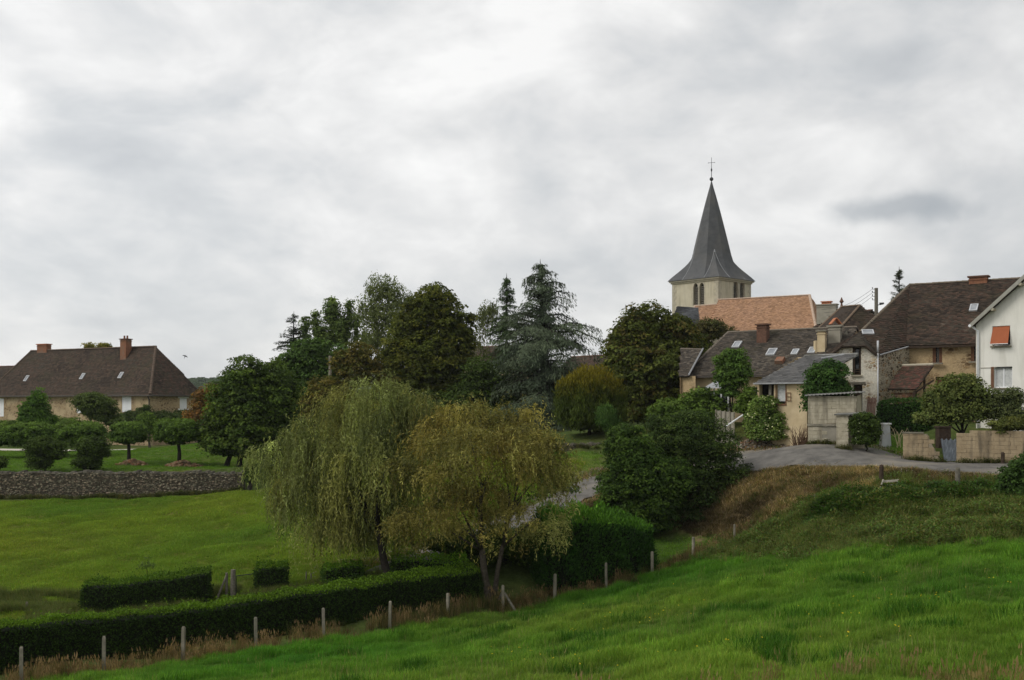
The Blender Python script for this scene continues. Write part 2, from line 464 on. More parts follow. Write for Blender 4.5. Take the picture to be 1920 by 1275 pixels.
# ------------------------------------------------------------------ terrain
CP = [  # (px, py, distance) read on the ground
 (1920,1275,14),(1400,1275,16),(1000,1275,20),(600,1275,25),(300,1275,29),
 (40,1287,31),(195,1268,32.5),(343,1240,34.5),(480,1218,36),(607,1202,38),(731,1182,40),(840,1155,42),
 (943,1145,43.5),(1040,1125,45),(1137,1105,46),(1223,1077,47),(1300,1048,48.5),(1377,1022,50),
 (1920,1150,21),(1920,1060,32),(1500,1150,26),(1500,1060,38),(1200,1180,30),(1200,1110,42),(900,1200,33),(700,1232,33),
 (1650,1000,42),(1920,990,38),(1800,935,45),(1652,912,47),(1500,960,48),(1420,985,50),
 (1874,899,47.5),(1874,872,53),(1700,887,49),(1700,861,56),(1550,884,52),(1550,848,61),(1450,886,54),(1450,842,64),
 (1300,897,57),(1300,862,65),(1130,927,58),(1130,890,63),(1000,985,53),(1000,945,58),(860,1035,49.5),(860,1010,53),
 (715,1088,46),(740,1055,48.5),(1250,1000,54),(1120,1040,49.5),(920,1132,44.5),(728,1092,45),
 (50,1165,42),(200,1150,44),(420,1122,45),(560,1115,45),
 (0,1100,48),(0,1000,60),(0,940,71),(230,1000,60),(230,935,71.5),(450,1000,58),(450,922,71),(480,1060,50),(600,930,66),
 (0,882,75),(230,878,75.5),(430,876,76),(0,845,100),(300,842,104),
 (1070,855,68),(1075,832,71),(1105,815,73),(1000,870,66),(880,905,64),(700,900,67),
 (800,822,95),(620,830,95),(500,880,79),(1030,805,90),(1230,800,80),(950,810,100),
 (1400,815,68),(1440,825,66),(1515,833,58),(1600,838,57),(1570,790,68),(1650,838,58),(1700,865,54),(1880,868,52),
 (1840,800,60),(1740,795,68),(1300,785,76),(1380,785,76),
]
CW = [(0,0,-1.7),(10,4,-1.6),(-10,5,-3.6),(-25,10,-6.6),(-32,22,-8.1),(18,10,-2.3),(28,25,-3.6),(33,42,-3.2),
 (-75,20,-8.2),(-75,55,-7.6),(-75,71,-6.6),(-75,78,-4.7),(-75,105,-4.4),(-75,145,-4.5),(-50,125,-4.4),(-38,122,-4.4),
 (55,20,-1.5),(55,50,-2.4),(55,80,-0.6),(50,140,1.0),(25,128,0.5),(32,100,0.0),(0,150,-1.5),(-40,150,-4.3),(0,-20,-0.5),(40,-10,0),(-50,-10,-7),
 (34,60,-1.4),(36,70,-1.0),(20,95,-0.5)]

def smooth01(t):
    t = np.clip(t, 0, 1); return t * t * (3 - 2 * t)

def wall_step(x, y):     # the retaining wall holds the farmhouse garden up
    return 1.45 * smooth01((y - 72.45) / 0.7) * smooth01((-16.9 - x) / 1.2)

_c = np.array([tuple(P(*c)) for c in CP] + CW)
_cx, _cy = _c[:, 0], _c[:, 1]
_cz = _c[:, 2] - wall_step(_cx, _cy)
def _phi(r2):
    return np.where(r2 > 1e-9, 0.5 * r2 * np.log(np.maximum(r2, 1e-9)), 0.0)
def _solve():
    n = len(_cx)
    K = _phi((_cx[:, None] - _cx[None]) ** 2 + (_cy[:, None] - _cy[None]) ** 2)
    A = np.zeros((n + 3, n + 3))
    A[:n, :n] = K + np.eye(n) * 2.5
    Pm = np.stack([np.ones(n), _cx, _cy], 1)
    A[:n, n:] = Pm; A[n:, :n] = Pm.T
    return np.linalg.solve(A, np.concatenate([_cz, np.zeros(3)]))
_w = _solve()

def tz(x, y):
    x = np.asarray(x, float); y = np.asarray(y, float)
    sh = x.shape
    xf, yf = x.ravel(), y.ravel()
    xi = np.clip(xf, -85, 65); yi = np.clip(yf, -25, 160)
    out = np.empty_like(xf)
    n = len(_cx)
    for a in range(0, len(xf), 20000):
        s = slice(a, a + 20000)
        r2 = (xi[s, None] - _cx[None]) ** 2 + (yi[s, None] - _cy[None]) ** 2
        out[s] = _phi(r2) @ _w[:n] + _w[n] + _w[n + 1] * xi[s] + _w[n + 2] * yi[s]
    out += wall_step(xf, yf)
    ox = np.maximum(np.abs(xf + 10) - 75, 0); oy = np.maximum(np.abs(yf - 67.5) - 92.5, 0)
    w = smooth01(np.hypot(ox, oy) / 80.0)
    return (out * (1 - w) - 3.5 * w + hum(xf, yf)).reshape(sh)

LANE = [((p - 960) / F * d, d) for p, d in [(2200,43.5),(1874,46.8),(1700,48.8),(1450,53.8),(1130,57.5),(1000,52.5),(860,49),(715,45.5),(620,44.8),(640,48),(742,49.6),(860,53.6),(1000,58.2),(1130,63.5),(1300,65.2),(1450,64.2),(1550,60.7),(1700,56.2),(1874,53.2),(2200,50.5)]]
_hr = np.random.default_rng(3)
_hw = [(_hr.uniform(0, 6.28), _hr.uniform(0.8, 4.5), _hr.uniform(0, 6.28), _hr.uniform(0, 6.28)) for _ in range(16)]
def hum(x, y):
    """hummocky turf, smooth only under the lane"""
    z = np.zeros_like(x)
    for a, l_, p, q in _hw:
        u = x * math.cos(a) + y * math.sin(a); v = y * math.cos(a) - x * math.sin(a)
        z += 0.0145 * l_ ** 0.6 * np.sin(u * 6.283 / l_ + p + 1.2 * np.sin(v * 3.1 / l_ + q))
    z *= np.exp(-((x / 60) ** 2 + ((y - 40) / 70) ** 2))
    return np.where(inpoly(x, y, LANE), 0.0, z)

def tzs(x, y):        # without the hummocks
    x = np.asarray(x, float); y = np.asarray(y, float)
    return tz(x, y) - hum(x.ravel(), y.ravel()).reshape(x.shape)

def tz1(x, y):
    return float(tz(np.array([x]), np.array([y]))[0])

def G(px, d, dz=0.0):
    x = X(px, d)
    return Vector((x, d, tz1(x, d) + dz))

def inpoly(x, y, poly):
    r = np.zeros(x.shape, bool)
    n = len(poly)
    for i in range(n):
        x0, y0 = poly[i]; x1, y1 = poly[(i + 1) % n]
        c = ((y0 > y) != (y1 > y)) & (x < (x1 - x0) * (y - y0) / (y1 - y0 + 1e-12) + x0)
        r ^= c
    return r

def pxpoly(lst):
    return [(X(p, d), d) for p, d in lst]

# plan of the ground: which growth covers which piece of land
FENCE = [(40,31),(195,32.5),(343,34.5),(480,36),(607,38),(731,40),(840,42),(943,43.5),(1040,45),(1137,46),(1223,47),(1300,48.5),(1377,50)]
Z_MEADOW = pxpoly([(-300, 27)] + FENCE + [(1450,49),(1560,46.5),(1700,44),(2100,40),(2700,20),(2700,6),(-2600,6)])
Z_WEEDS = pxpoly([(1330,48.5),(1377,50.2),(1480,48.8),(1600,47.2),(1740,46.8),(2000,44),(2050,35),(1800,37.5),(1560,40),(1420,44)])
Z_BANK = pxpoly([(1230,55),(1300,57.5),(1450,54.5),(1550,52.5),(1700,49.5),(1900,47.7),(2000,46),(1800,45.5),(1600,46.8),(1480,48.6),(1380,50.5)])
Z_BANK2 = pxpoly([(930,51),(1000,53),(1130,58),(1230,56),(1120,51.5),(1000,49)])
Z_VERGE = pxpoly([(1180,48),(1377,50.3),(1400,51),(1240,53.5),(1140,50.5)])
Z_PASTURE = pxpoly([(-700,40),(50,41),(420,44.5),(700,46.5),(860,53),(1000,58.5),(1100,66),(940,70.5),(460,71),(-700,71.5)])
Z_LAWN = pxpoly([(-400,73.5),(440,74),(520,90),(360,112),(-300,112)])
Z_SHEDLAWN = pxpoly([(1600,56.5),(1690,54.6),(1700,60),(1640,63),(1610,59)])
Z_MIDLAWN = pxpoly([(940,66),(1130,64),(1130,68),(1040,69.5)])

def ground_cover_colour(x, y):
    c = np.tile(np.array([0.060, 0.085, 0.022]), (len(x), 1))
    def put(poly, rgb):
        c[inpoly(x, y, poly)] = rgb
    put(Z_PASTURE, (0.125, 0.15, 0.024))
    put(Z_LAWN, (0.065, 0.115, 0.016))
    put(Z_MEADOW, (0.050, 0.105, 0.012))
    put(Z_VERGE, (0.055, 0.10, 0.015))
    put(Z_WEEDS, (0.06, 0.07, 0.022))
    put(Z_BANK, (0.19, 0.14, 0.075))
    put(Z_BANK2, (0.22, 0.145, 0.075))
    put(Z_SHEDLAWN, (0.07, 0.13, 0.016))
    put(Z_MIDLAWN, (0.075, 0.125, 0.018))
    yard = pxpoly([(1290,67),(1380,64.5),(1510,60),(1610,56.9),(1700,54.3),(1900,52.3),(1900,50),(1400,58),(1290,62)])
    put(yard, (0.21, 0.155, 0.095))
    rub = pxpoly([(1370,67.5),(1500,66.5),(1515,60.5),(1440,62.5),(1380,64)])
    put(rub, (0.22, 0.16, 0.10))
    return c

def axis_pts(a, b, step, lo, hi):
    core = list(np.arange(a, b + 1e-6, step))
    left, p, s = [], a, step
    while p > lo:
        s *= 1.35; p -= s; left.append(max(p, lo))
    right, p, s = [], b, step
    while p < hi:
        s *= 1.35; p += s; right.append(min(p, hi))
    return np.array(left[::-1] + core + right)

def ground_material():
    m, n, l, b = new_mat("ground_earth_and_turf")
    at = nd(n, "ShaderNodeAttribute", attribute_name="Col")
    tc = nd(n, "ShaderNodeTexCoord")
    facs = []
    for sc_, det in ((0.16, 5.0), (1.4, 6.0), (9.0, 4.0)):
        t = nd(n, "ShaderNodeTexNoise", i_Scale=sc_, i_Detail=det, i_Roughness=0.65)
        l.new(tc.outputs["Object"], t.inputs["Vector"]); facs.append(t)
    dry = nd(n, "ShaderNodeMix", data_type="RGBA"); dry.inputs["B"].default_value = (0.14, 0.125, 0.035, 1)
    mr = nd(n, "ShaderNodeMapRange"); mr.inputs[1].default_value = 0.47; mr.inputs[2].default_value = 0.72; mr.inputs[4].default_value = 0.55
    l.new(facs[0].outputs["Fac"], mr.inputs[0]); l.new(mr.outputs[0], dry.inputs["Factor"]); l.new(at.outputs["Color"], dry.inputs["A"])
    sc = dry.outputs["Result"]
    for t, a in ((facs[1], 0.4), (facs[2], 0.35)):
        r = nd(n, "ShaderNodeMapRange"); r.inputs[1].default_value = 0.25; r.inputs[2].default_value = 0.75
        r.inputs[3].default_value = 1 - a; r.inputs[4].default_value = 1 + a
        l.new(t.outputs["Fac"], r.inputs[0])
        v = nd(n, "ShaderNodeVectorMath", operation="SCALE"); l.new(sc, v.inputs[0]); l.new(r.outputs[0], v.inputs["Scale"])
        sc = v.outputs[0]
    l.new(sc, b.inputs["Base Color"])
    b.inputs["Roughness"].default_value = 1.0; b.inputs["Specular IOR Level"].default_value = 0.05
    ad = nd(n, "ShaderNodeMath", operation="MULTIPLY_ADD", n_1=0.3); l.new(facs[2].outputs["Fac"], ad.inputs[0]); l.new(facs[1].outputs["Fac"], ad.inputs[2])
    bp = nd(n, "ShaderNodeBump", i_Strength=0.8, i_Distance=0.2)
    l.new(ad.outputs[0], bp.inputs["Height"]); l.new(bp.outputs[0], b.inputs["Normal"])
    return m

def build_ground():
    xs = axis_pts(-48, 36, 0.42, -2600, 2600)
    ys = axis_pts(6, 110, 0.42, -300, 4200)
    gx, gy = np.meshgrid(xs, ys)
    gz = tz(gx, gy)
    r = np.random.default_rng(3)
    nx, ny = len(xs), len(ys)
    v = np.stack([gx.ravel(), gy.ravel(), gz.ravel()], 1)
    i = np.arange(ny - 1)[:, None] * nx + np.arange(nx - 1)[None]
    q = np.stack([i, i + 1, i + 1 + nx, i + nx], -1).reshape(-1, 4)
    me = bpy.data.meshes.new("ground")
    me.vertices.add(len(v)); me.vertices.foreach_set("co", v.ravel())
    me.loops.add(q.size); me.loops.foreach_set("vertex_index", q.ravel())
    me.polygons.add(len(q)); me.polygons.foreach_set("loop_start", np.arange(0, q.size, 4))
    me.polygons.foreach_set("use_smooth", np.ones(len(q), bool))
    me.update(calc_edges=True)
    ca = me.color_attributes.new("Col", "FLOAT_COLOR", "POINT")
    jx = v[:, 0] + r.normal(0, 0.25, len(v)); jy = v[:, 1] + r.normal(0, 0.25, len(v))
    c = np.ones((len(v), 4)); c[:, :3] = ground_cover_colour(jx, jy)
    ca.data.foreach_set("color", c.ravel())
    me.materials.append(ground_material())
    o = link("ground", me, None, (0, 0, 0))
    tag(o, "grassy valley ground sloping down from right to left", "ground", kind="structure")
build_ground()

def catmull(pts, n):
    pts = [np.array(p, float) for p in pts]
    pts = [2 * pts[0] - pts[1]] + pts + [2 * pts[-1] - pts[-2]]
    out = []
    for i in range(1, len(pts) - 2):
        p0, p1, p2, p3 = pts[i - 1:i + 3]
        for k in range(n):
            t = k / n
            out.append(0.5 * ((2 * p1) + (-p0 + p2) * t + (2 * p0 - 5 * p1 + 4 * p2 - p3) * t * t + (-p0 + 3 * p1 - 3 * p2 + p3) * t ** 3))
    out.append(pts[-2])
    return out

def strip(name, near, far, mat, lift, cross=10, n=8, rag=0.0):
    a = catmull([(X(p, d), d) for p, d in near], n); b = catmull([(X(p, d), d) for p, d in far], n)
    mb = MB(); vs, fs = [], []
    rr = random.Random(5)
    for i in range(len(a)):
        for k in range(cross + 1):
            t = k / cross
            j = rr.uniform(-rag, rag) if k in (0, cross) else 0
            q = a[i] * (1 - t) + b[i] * t
            dv = (b[i] - a[i]); dv = dv / (np.linalg.norm(dv) + 1e-6)
            q = q + dv * j
            vs.append((q[0], q[1]))
    z = tz(np.array([q[0] for q in vs]), np.array([q[1] for q in vs]))
    vs = [(q[0], q[1], zz + lift) for q, zz in zip(vs, z)]
    w = cross + 1
    for i in range(len(a) - 1):
        for k in range(cross):
            fs.append((i * w + k, i * w + k + 1, (i + 1) * w + k + 1, (i + 1) * w + k))
    mb.mesh(vs, fs)
    return mb.build(name, mat, None, smooth=True)

M["asphalt"] = mat_noise("worn_asphalt", (0.085, 0.08, 0.073), (0.19, 0.178, 0.158), 1.4, 0.9, 0.6, 25, c2=(0.25, 0.22, 0.175), detail=10.0)
tag(strip("road", [(2100,44.5),(1874,47.5),(1700,49.5),(1550,52.5),(1450,54.5),(1300,57.5),(1130,58.3),(1000,53.3),(860,49.7),(715,46.2),(650,45.2)],
      [(2100,50),(1874,52.5),(1700,55.5),(1550,60),(1450,63.5),(1300,64.5),(1130,62.8),(1000,57.5),(860,52.9),(742,48.9),(690,47.4)],
      M["asphalt"], 0.075, rag=0.22), "worn grey lane curving down behind the willows", "road", kind="structure")
tag(strip("garden_path", [(-300,97),(0,99),(180,100),(320,101)], [(-300,103),(0,105),(180,106),(320,107)], M["gravel"], 0.06),
    "pale gravel path across the farmhouse lawn", "path", kind="structure")

# far wooded ridge
def build_hills():
    r = np.random.default_rng(8)
    n = 160
    t = np.linspace(0, 1, n)
    xs = -1400 + 2300 * t
    vs, fs = [], []
    top = 26 + 7 * np.sin(t * 9 + 1) + 4 * np.sin(t * 23)
    top = top * np.where(xs > -150, np.clip(1 - (xs + 150) / 500, 0.15, 1), 1)
    for k, (dy, hz) in enumerate([(-260, -5), (-140, 0.45), (-60, 0.8), (0, 1.0), (120, 0.8), (400, -5)]):
        for i in range(n):
            z = hz * top[i] if hz > -1 else -8
            vs.append((xs[i], 950 + dy, z))
    for k in range(5):
        for i in range(n - 1):
            fs.append((k * n + i, k * n + i + 1, (k + 1) * n + i + 1, (k + 1) * n + i))
    mb = MB(); mb.mesh(vs, fs)
    tag(mb.build("hills", mat_noise("far_meadow", (0.04, 0.06, 0.02), (0.07, 0.09, 0.03), 0.02, 1.0, 0), None, smooth=True),
        "low wooded ridge on the horizon behind the farmhouse", "hill", kind="structure")
    return xs, top
HX, HT = build_hills()

# ------------------------------------------------------------------ building kit
def plane_basis(poly):
    p = [Vector(q) for q in poly]
    n = Vector((0, 0, 0))
    for i in range(1, len(p) - 1):
        n += (p[i] - p[0]).cross(p[i + 1] - p[0])
    n.normalize()
    if n.z < 0: n = -n
    u = Vector((0, 0, 1)).cross(n)
    u = u.normalized() if u.length > 1e-6 else Vector((1, 0, 0))
    v = n.cross(u)
    if v.z < 0: u, v = -u, -v
    return p[0], n, u, v

def ray_plane(px, py, p0, n):
    r = Vector(((px - 960) / F, 1, (HY - py) / F))
    return r * (p0.dot(n) / r.dot(n))

def lay_tiles(roof, poly, tw, th, pal, mat, seed=1, lift=0.03, name="tiles"):
    """overlapping tiles over one planar roof face, joined: far below 10 px each"""
    p0, n, u, v = plane_basis(poly)
    uv = [((Vector(q) - p0).dot(u), (Vector(q) - p0).dot(v)) for q in poly]
    us = [a for a, b in uv]; vs_ = [b for a, b in uv]
    rr = random.Random(seed)
    mb = MB()
    row, vv = 0, min(vs_) - th * 0.3
    while vv < max(vs_):
        cu = np.arange(min(us) - tw + (row % 2) * tw * 0.5, max(us) + tw, tw)
        ok = inpoly(cu + tw / 2, np.full(len(cu), vv + th / 2), uv)
        sag = 0.02 * math.sin(vv * 1.3 + seed)
        for a in cu[ok]:
            j = rr.uniform(-0.008, 0.014)
            l0 = lift + j + sag * 0; l1 = 0.006 + j * 0.3
            b0 = vv + rr.uniform(-0.012, 0.012)
            A = p0 + u * (a + 0.004) + v * b0; B = p0 + u * (a + tw - 0.004) + v * b0
            C_ = p0 + u * (a + tw - 0.004) + v * (b0 + th * 1.12); D = p0 + u * (a + 0.004) + v * (b0 + th * 1.12)
            k = noise.noise(Vector((a * 0.35 + seed * 7.1, vv * 0.35, 0.3)))
            k2 = noise.noise(Vector((a * 1.6 + seed * 3.3, vv * 1.6, 4.0)))
            c = pal[min(len(pal) - 1, max(0, int((k * 0.55 + k2 * 0.35 + 0.5 + rr.uniform(-0.28, 0.28)) * len(pal))))]
            g = rr.uniform(0.78, 1.22)
            c = (c[0] * g, c[1] * g, c[2] * g)
            mb.mesh([A + n * l0, B + n * l0, C_ + n * l1, D + n * l1, A, B], [(0, 1, 2, 3), (4, 5, 1, 0)], c)
        vv += th; row += 1
    o = mb.build(name, mat, roof)
    o["kind"] = "stuff"
    return o

def ridge(parent, a, b, r, mat, name="ridge_tiles", step=0.38, seed=2):
    """a row of half-round ridge tiles along a -> b"""
    a, b = Vector(a), Vector(b)
    L = (b - a).length; k = max(2, int(L / step))
    t = (b - a) / L
    s = t.cross(Vector((0, 0, 1))).normalized(); up = s.cross(t)
    rr = random.Random(seed); mb = MB()
    for i in range(k):
        q0 = a + t * (L * i / k); q1 = a + t * (L * (i + 1.06) / k)
        ra = r * rr.uniform(0.95, 1.1); rb = ra * 0.86
        vs = []
        for q, rad in ((q0, ra), (q1, rb)):
            for j in range(6):
                an = math.pi * j / 5
                vs.append(q + s * math.cos(an) * rad + up * (math.sin(an) * rad * 0.8 - 0.02))
        mb.mesh(vs, [(j, j + 1, j + 7, j + 6) for j in range(5)] + [(0, 1, 2, 3, 4, 5)])
    return mb.build(name, mat, parent)

def skylight(roof, px, py, w, h, poly, tilt=0.06):
    p0, n, u, v = plane_basis(poly)
    c = ray_plane(px, py, p0, n)
    mb = MB()
    def bx(mb, u0, u1, v0, v1, n0, n1):
        mb.hexa([c + u * u0 + v * v0 + n * n0, c + u * u1 + v * v0 + n * n0, c + u * u1 + v * v1 + n * n0, c + u * u0 + v * v1 + n * n0],
                [c + u * u0 + v * v0 + n * n1, c + u * u1 + v * v0 + n * n1, c + u * u1 + v * v1 + n * n1, c + u * u0 + v * v1 + n * n1])
    t = 0.07
    bx(mb, -w/2, w/2, -h/2, -h/2 + t, 0.0, 0.11); bx(mb, -w/2, w/2, h/2 - t, h/2, 0.0, 0.11)
    bx(mb, -w/2, -w/2 + t, -h/2 + t, h/2 - t, 0.0, 0.11); bx(mb, w/2 - t, w/2, -h/2 + t, h/2 - t, 0.0, 0.11)
    fr = mb.build("skylight", M["zinc"], roof)
    mp = MB(); bx(mp, -w/2 + t, w/2 - t, -h/2 + t, h/2 - t, 0.06, 0.085)
    mp.build("pane", M["skyglass"], fr) if roof.parent is None else mp.build("skylight_pane", M["skyglass"], roof)
    return fr

def chimney(parent, base, w, dpt, h, ang, mat, cap=True, pots=0, potmat=None, capmat=None, flash=None):
    """brick stack with corbelled cap courses and pots; base = lowest centre point"""
    b = Vector(base); ca, sa = math.cos(ang), math.sin(ang)
    def q(x, y, z): return b + Vector((x * ca - y * sa, x * sa + y * ca, z))
    def bx(mb, x0, x1, y0, y1, z0, z1):
        mb.hexa([q(x0, y0, z0), q(x1, y0, z0), q(x1, y1, z0), q(x0, y1, z0)], [q(x0, y0, z1), q(x1, y0, z1), q(x1, y1, z1), q(x0, y1, z1)])
    mb = MB()
    bx(mb, -w/2, w/2, -dpt/2, dpt/2, 0, h - 0.3)
    bx(mb, -w/2 - 0.04, w/2 + 0.04, -dpt/2 - 0.04, dpt/2 + 0.04, h - 0.3, h - 0.22)
    bx(mb, -w/2 + 0.01, w/2 - 0.01, -dpt/2 + 0.01, dpt/2 - 0.01, h - 0.22, h - 0.1)
    ch = mb.build("chimney", mat, parent)
    if cap:
        mb = MB(); bx(mb, -w/2 - 0.1, w/2 + 0.1, -dpt/2 - 0.1, dpt/2 + 0.1, h - 0.1, h)
        mb.build("chimney_cap", capmat or mat, parent)
    for i in range(pots):
        mb = MB(); x = (i + 0.5) / pots * w - w/2
        mb.tube([q(x, 0, h - 0.02), q(x, 0, h + 0.1), q(x, 0, h + 0.34), q(x, 0, h + 0.36)], [0.13, 0.11, 0.1, 0.12], 10)
        mb.build("chimney_pot", potmat or M["terracotta"], parent)
    return ch

def window(root, fr, r, o=-0.14, frame=None, pane=None, mull=1, trans=0, fw=0.06, name="window"):
    u0, u1, z0, z1 = r
    frame = frame or M["white_paint"]; pane = pane or M["glass"]
    mb = MB()
    e = 0.004
    fr.box(mb, u0 + e, u1 - e, z0 + e, z0 + fw, o - 0.05, o)
    fr.box(mb, u0 + e, u1 - e, z1 - fw, z1 - e, o - 0.05, o)
    fr.box(mb, u0 + e, u0 + fw, z0 + fw, z1 - fw, o - 0.05, o)
    fr.box(mb, u1 - fw, u1 - e, z0 + fw, z1 - fw, o - 0.05, o)
    for i in range(mull):
        c = u0 + (u1 - u0) * (i + 1) / (mull + 1)
        fr.box(mb, c - fw * 0.6, c + fw * 0.6, z0 + fw, z1 - fw, o - 0.05, o + 0.004)
    for i in range(trans):
        c = z0 + (z1 - z0) * (i + 1) / (trans + 1)
        fr.box(mb, u0 + fw, u1 - fw, c - 0.02, c + 0.02, o - 0.045, o - 0.004)
    w = mb.build(name, frame, root)
    mp = MB(); fr.box(mp, u0 + fw * 0.5, u1 - fw * 0.5, z0 + fw * 0.5, z1 - fw * 0.5, o - 0.04, o - 0.03)
    mp.build("pane", pane, w)
    return w

def shutter(root, fr, u0, u1, z0, z1, o, mat, boards=4, name="shutter"):
    mb = MB(); bw = (u1 - u0) / boards
    for i in range(boards):
        fr.box(mb, u0 + i * bw + 0.006, u0 + (i + 1) * bw - 0.006, z0, z1, o, o + 0.03)
    for zz in (z0 + (z1 - z0) * 0.15, z0 + (z1 - z0) * 0.82):
        fr.box(mb, u0 + 0.02, u1 - 0.02, zz, zz + 0.09, o + 0.032, o + 0.055)
    return mb.build(name, mat, root)

def sill(root, fr, u0, u1, z, mat, o=0.1, name="sill"):
    mb = MB(); fr.box(mb, u0 - 0.08, u1 + 0.08, z - 0.1, z - 0.003, -0.1, o)
    return mb.build(name, mat, root)

def pipe(root, pts, r, mat, name="downpipe"):
    mb = MB(); mb.tube(pts, [r] * len(pts), 8)
    return mb.build(name, mat, root, smooth=True)

PAL_BROWN = [(0.038, 0.029, 0.022), (0.050, 0.037, 0.028), (0.064, 0.046, 0.034), (0.072, 0.049, 0.035), (0.056, 0.046, 0.035)]
PAL_RED = [(0.040, 0.031, 0.024), (0.054, 0.041, 0.031), (0.070, 0.050, 0.037), (0.088, 0.056, 0.041), (0.066, 0.054, 0.041), (0.112, 0.085, 0.063)]
PAL_GREY = [(0.05, 0.043, 0.035), (0.072, 0.06, 0.048), (0.09, 0.074, 0.058), (0.06, 0.052, 0.044), (0.115, 0.098, 0.078)]
PAL_CHURCH = [(0.335, 0.195, 0.112), (0.35, 0.205, 0.12), (0.365, 0.215, 0.13), (0.34, 0.202, 0.125)]
PAL_SLATE = [(0.055, 0.058, 0.062), (0.066, 0.069, 0.073), (0.078, 0.081, 0.085), (0.06, 0.06, 0.06)]
PAL_LEANTO = [(0.075, 0.073, 0.07), (0.095, 0.092, 0.088), (0.12, 0.115, 0.108)]

M["gutter"] = mat_noise("dull_gutter", (0.07, 0.062, 0.055), (0.12, 0.105, 0.09), 4)
# ------------------------------------------------------------------ farmhouse on the left
def farmhouse():
    axis = Vector((-0.88, 0.475, 0)); into = Vector((0.475, 0.88, 0))
    c0 = Vector((X(282, 118), 118, 0))
    L, D = 27.5, 7.2
    ze, zr = P(0, 739, 118).z, P(0, 649, 122).z
    zg = -4.7
    root = empty("farmhouse", (c0.x, c0.y, -4.4), "long stone farmhouse with brown hipped roof and white shutters, far left", "house")
    c1 = c0 + axis * L; c2 = c1 + into * D; c3 = c0 + into * D
    fr = Frame(c1, c0); sd = Frame(c0, c3); bk = Frame(c3, c2); lf = Frame(c2, c1)
    rects = [fr.rect(228, 741.5, 246, 773), fr.rect(143, 751, 155, 775), fr.rect(-10, 747, 7, 781)]
    low = [(r[0] + 0.1, r[1] - 0.1, r[2] - 3.0, r[2] - 0.9) for r in rects]
    side = sd.rect(337, 746.5, 351, 766)
    mb = MB()
    fr.panel(mb, [(0, zg), (fr.len, zg), (fr.len, ze), (0, ze)], [rect_hole(r) for r in rects + low])
    sd.panel(mb, [(0, zg), (D, zg), (D, ze), (0, ze)], [rect_hole(side)])
    bk.panel(mb, [(0, zg), (L, zg), (L, ze), (0, ze)]); lf.panel(mb, [(0, zg), (D, zg), (D, ze), (0, ze)])
    mb.build("wall", M["farm_wall"], root)
    for r in rects:
        m = (r[0] + r[1]) / 2
        for a, b in ((r[0] + 0.01, m - 0.01), (m + 0.01, r[1] - 0.01)):
            shutter(root, fr, a, b, r[2] + 0.01, r[3] - 0.01, -0.09, M["white_paint"], 3)
    for r in low:
        window(root, fr, r, trans=2)
    m = (side[0] + side[1]) / 2
    shutter(root, sd, side[0] + 0.01, m - 0.01, side[2] + 0.01, side[3] - 0.01, -0.09, M["white_paint"], 3)
    shutter(root, sd, m + 0.01, side[1] - 0.01, side[2] + 0.01, side[3] - 0.01, -0.09, M["white_paint"], 3)
    mb = MB()
    sd.box(mb, side[0] - 0.25, side[1] + 0.25, side[3] + 0.003, side[3] + 0.16, -0.05, 0.03)
    mb.build("window_lintel", M["white_paint"], root)
    mb = MB()
    sd.box(mb, side[0] - 0.25, side[1] + 0.25, side[2] - 0.16, side[2] - 0.003, -0.05, 0.06)
    mb.build("window_sill", M["white_paint"], root)
    ov = 0.45
    A = c0 - axis * ov - into * ov; B = c1 + axis * ov - into * ov; C_ = c2 + axis * ov + into * ov; D_ = c3 - axis * ov + into * ov
    zz = ze - 0.05
    A, B, C_, D_ = [Vector((q.x, q.y, zz)) for q in (A, B, C_, D_)]
    R0 = c0 + into * (D / 2) + axis * 3.0; R1 = c1 + into * (D / 2) - axis * 3.0
    R0 = Vector((R0.x, R0.y, zr)); R1 = Vector((R1.x, R1.y, zr))
    front = [B, A, R0, R1]; hip = [A, D_, R0]; hipl = [C_, B, R1]; back = [D_, C_, R1, R0]
    mb = MB()
    for p in (front, hip, hipl, back): mb.slab(p, 0.14)
    roof = mb.build("roof", M["roof_under"], root)
    for i, p in enumerate((front, hip, hipl)):
        lay_tiles(roof, p, 0.27, 0.2, PAL_BROWN if i == 0 else PAL_RED[:5], M["tiles"], 3 + i)
    mt = mat_noise("ridge_brown", (0.08, 0.055, 0.04), (0.15, 0.11, 0.08), 5)
    ridge(roof, R1, R0, 0.17, mt); ridge(roof, A + Vector((0, 0, 0.05)), R0, 0.16, mt, "hip_tiles"); ridge(roof, B, R1, 0.16, mt, "hip_tiles")
    for x, y in ((50, 710), (155, 706), (227, 704)):
        skylight(roof, x, y, 0.52, 0.85, front)
    ang = math.atan2(-axis.y, -axis.x)
    p0, n, u, v = plane_basis(front)
    q = ray_plane(80, 662, p0, n)
    chimney(roof, (q.x, q.y + 0.4, q.z - 0.8), 1.75, 0.7, 1.95, ang, M["brick"], capmat=M["terracotta"])
    q = ray_plane(234, 672, p0, n)
    chimney(roof, (q.x, q.y + 0.35, q.z - 0.6), 0.95, 0.85, 2.9, ang, M["brick"], pots=2, potmat=M["brick"], capmat=M["brick_dark"])
    mb = MB()
    fr.box(mb, -ov, fr.len + ov, zz - 0.17, zz - 0.02, ov - 0.02, ov + 0.1)
    sd.box(mb, -ov, D + ov, zz - 0.17, zz - 0.02, ov - 0.02, ov + 0.1)
    mb.build("gutter", M["gutter"], root)
    pipe(root, [fr.pt(fr.len - 0.12, zz - 0.1, 0.3), fr.pt(fr.len - 0.12, ze - 0.6, 0.09), fr.pt(fr.len - 0.12, zg, 0.09)], 0.06, M["iron"])
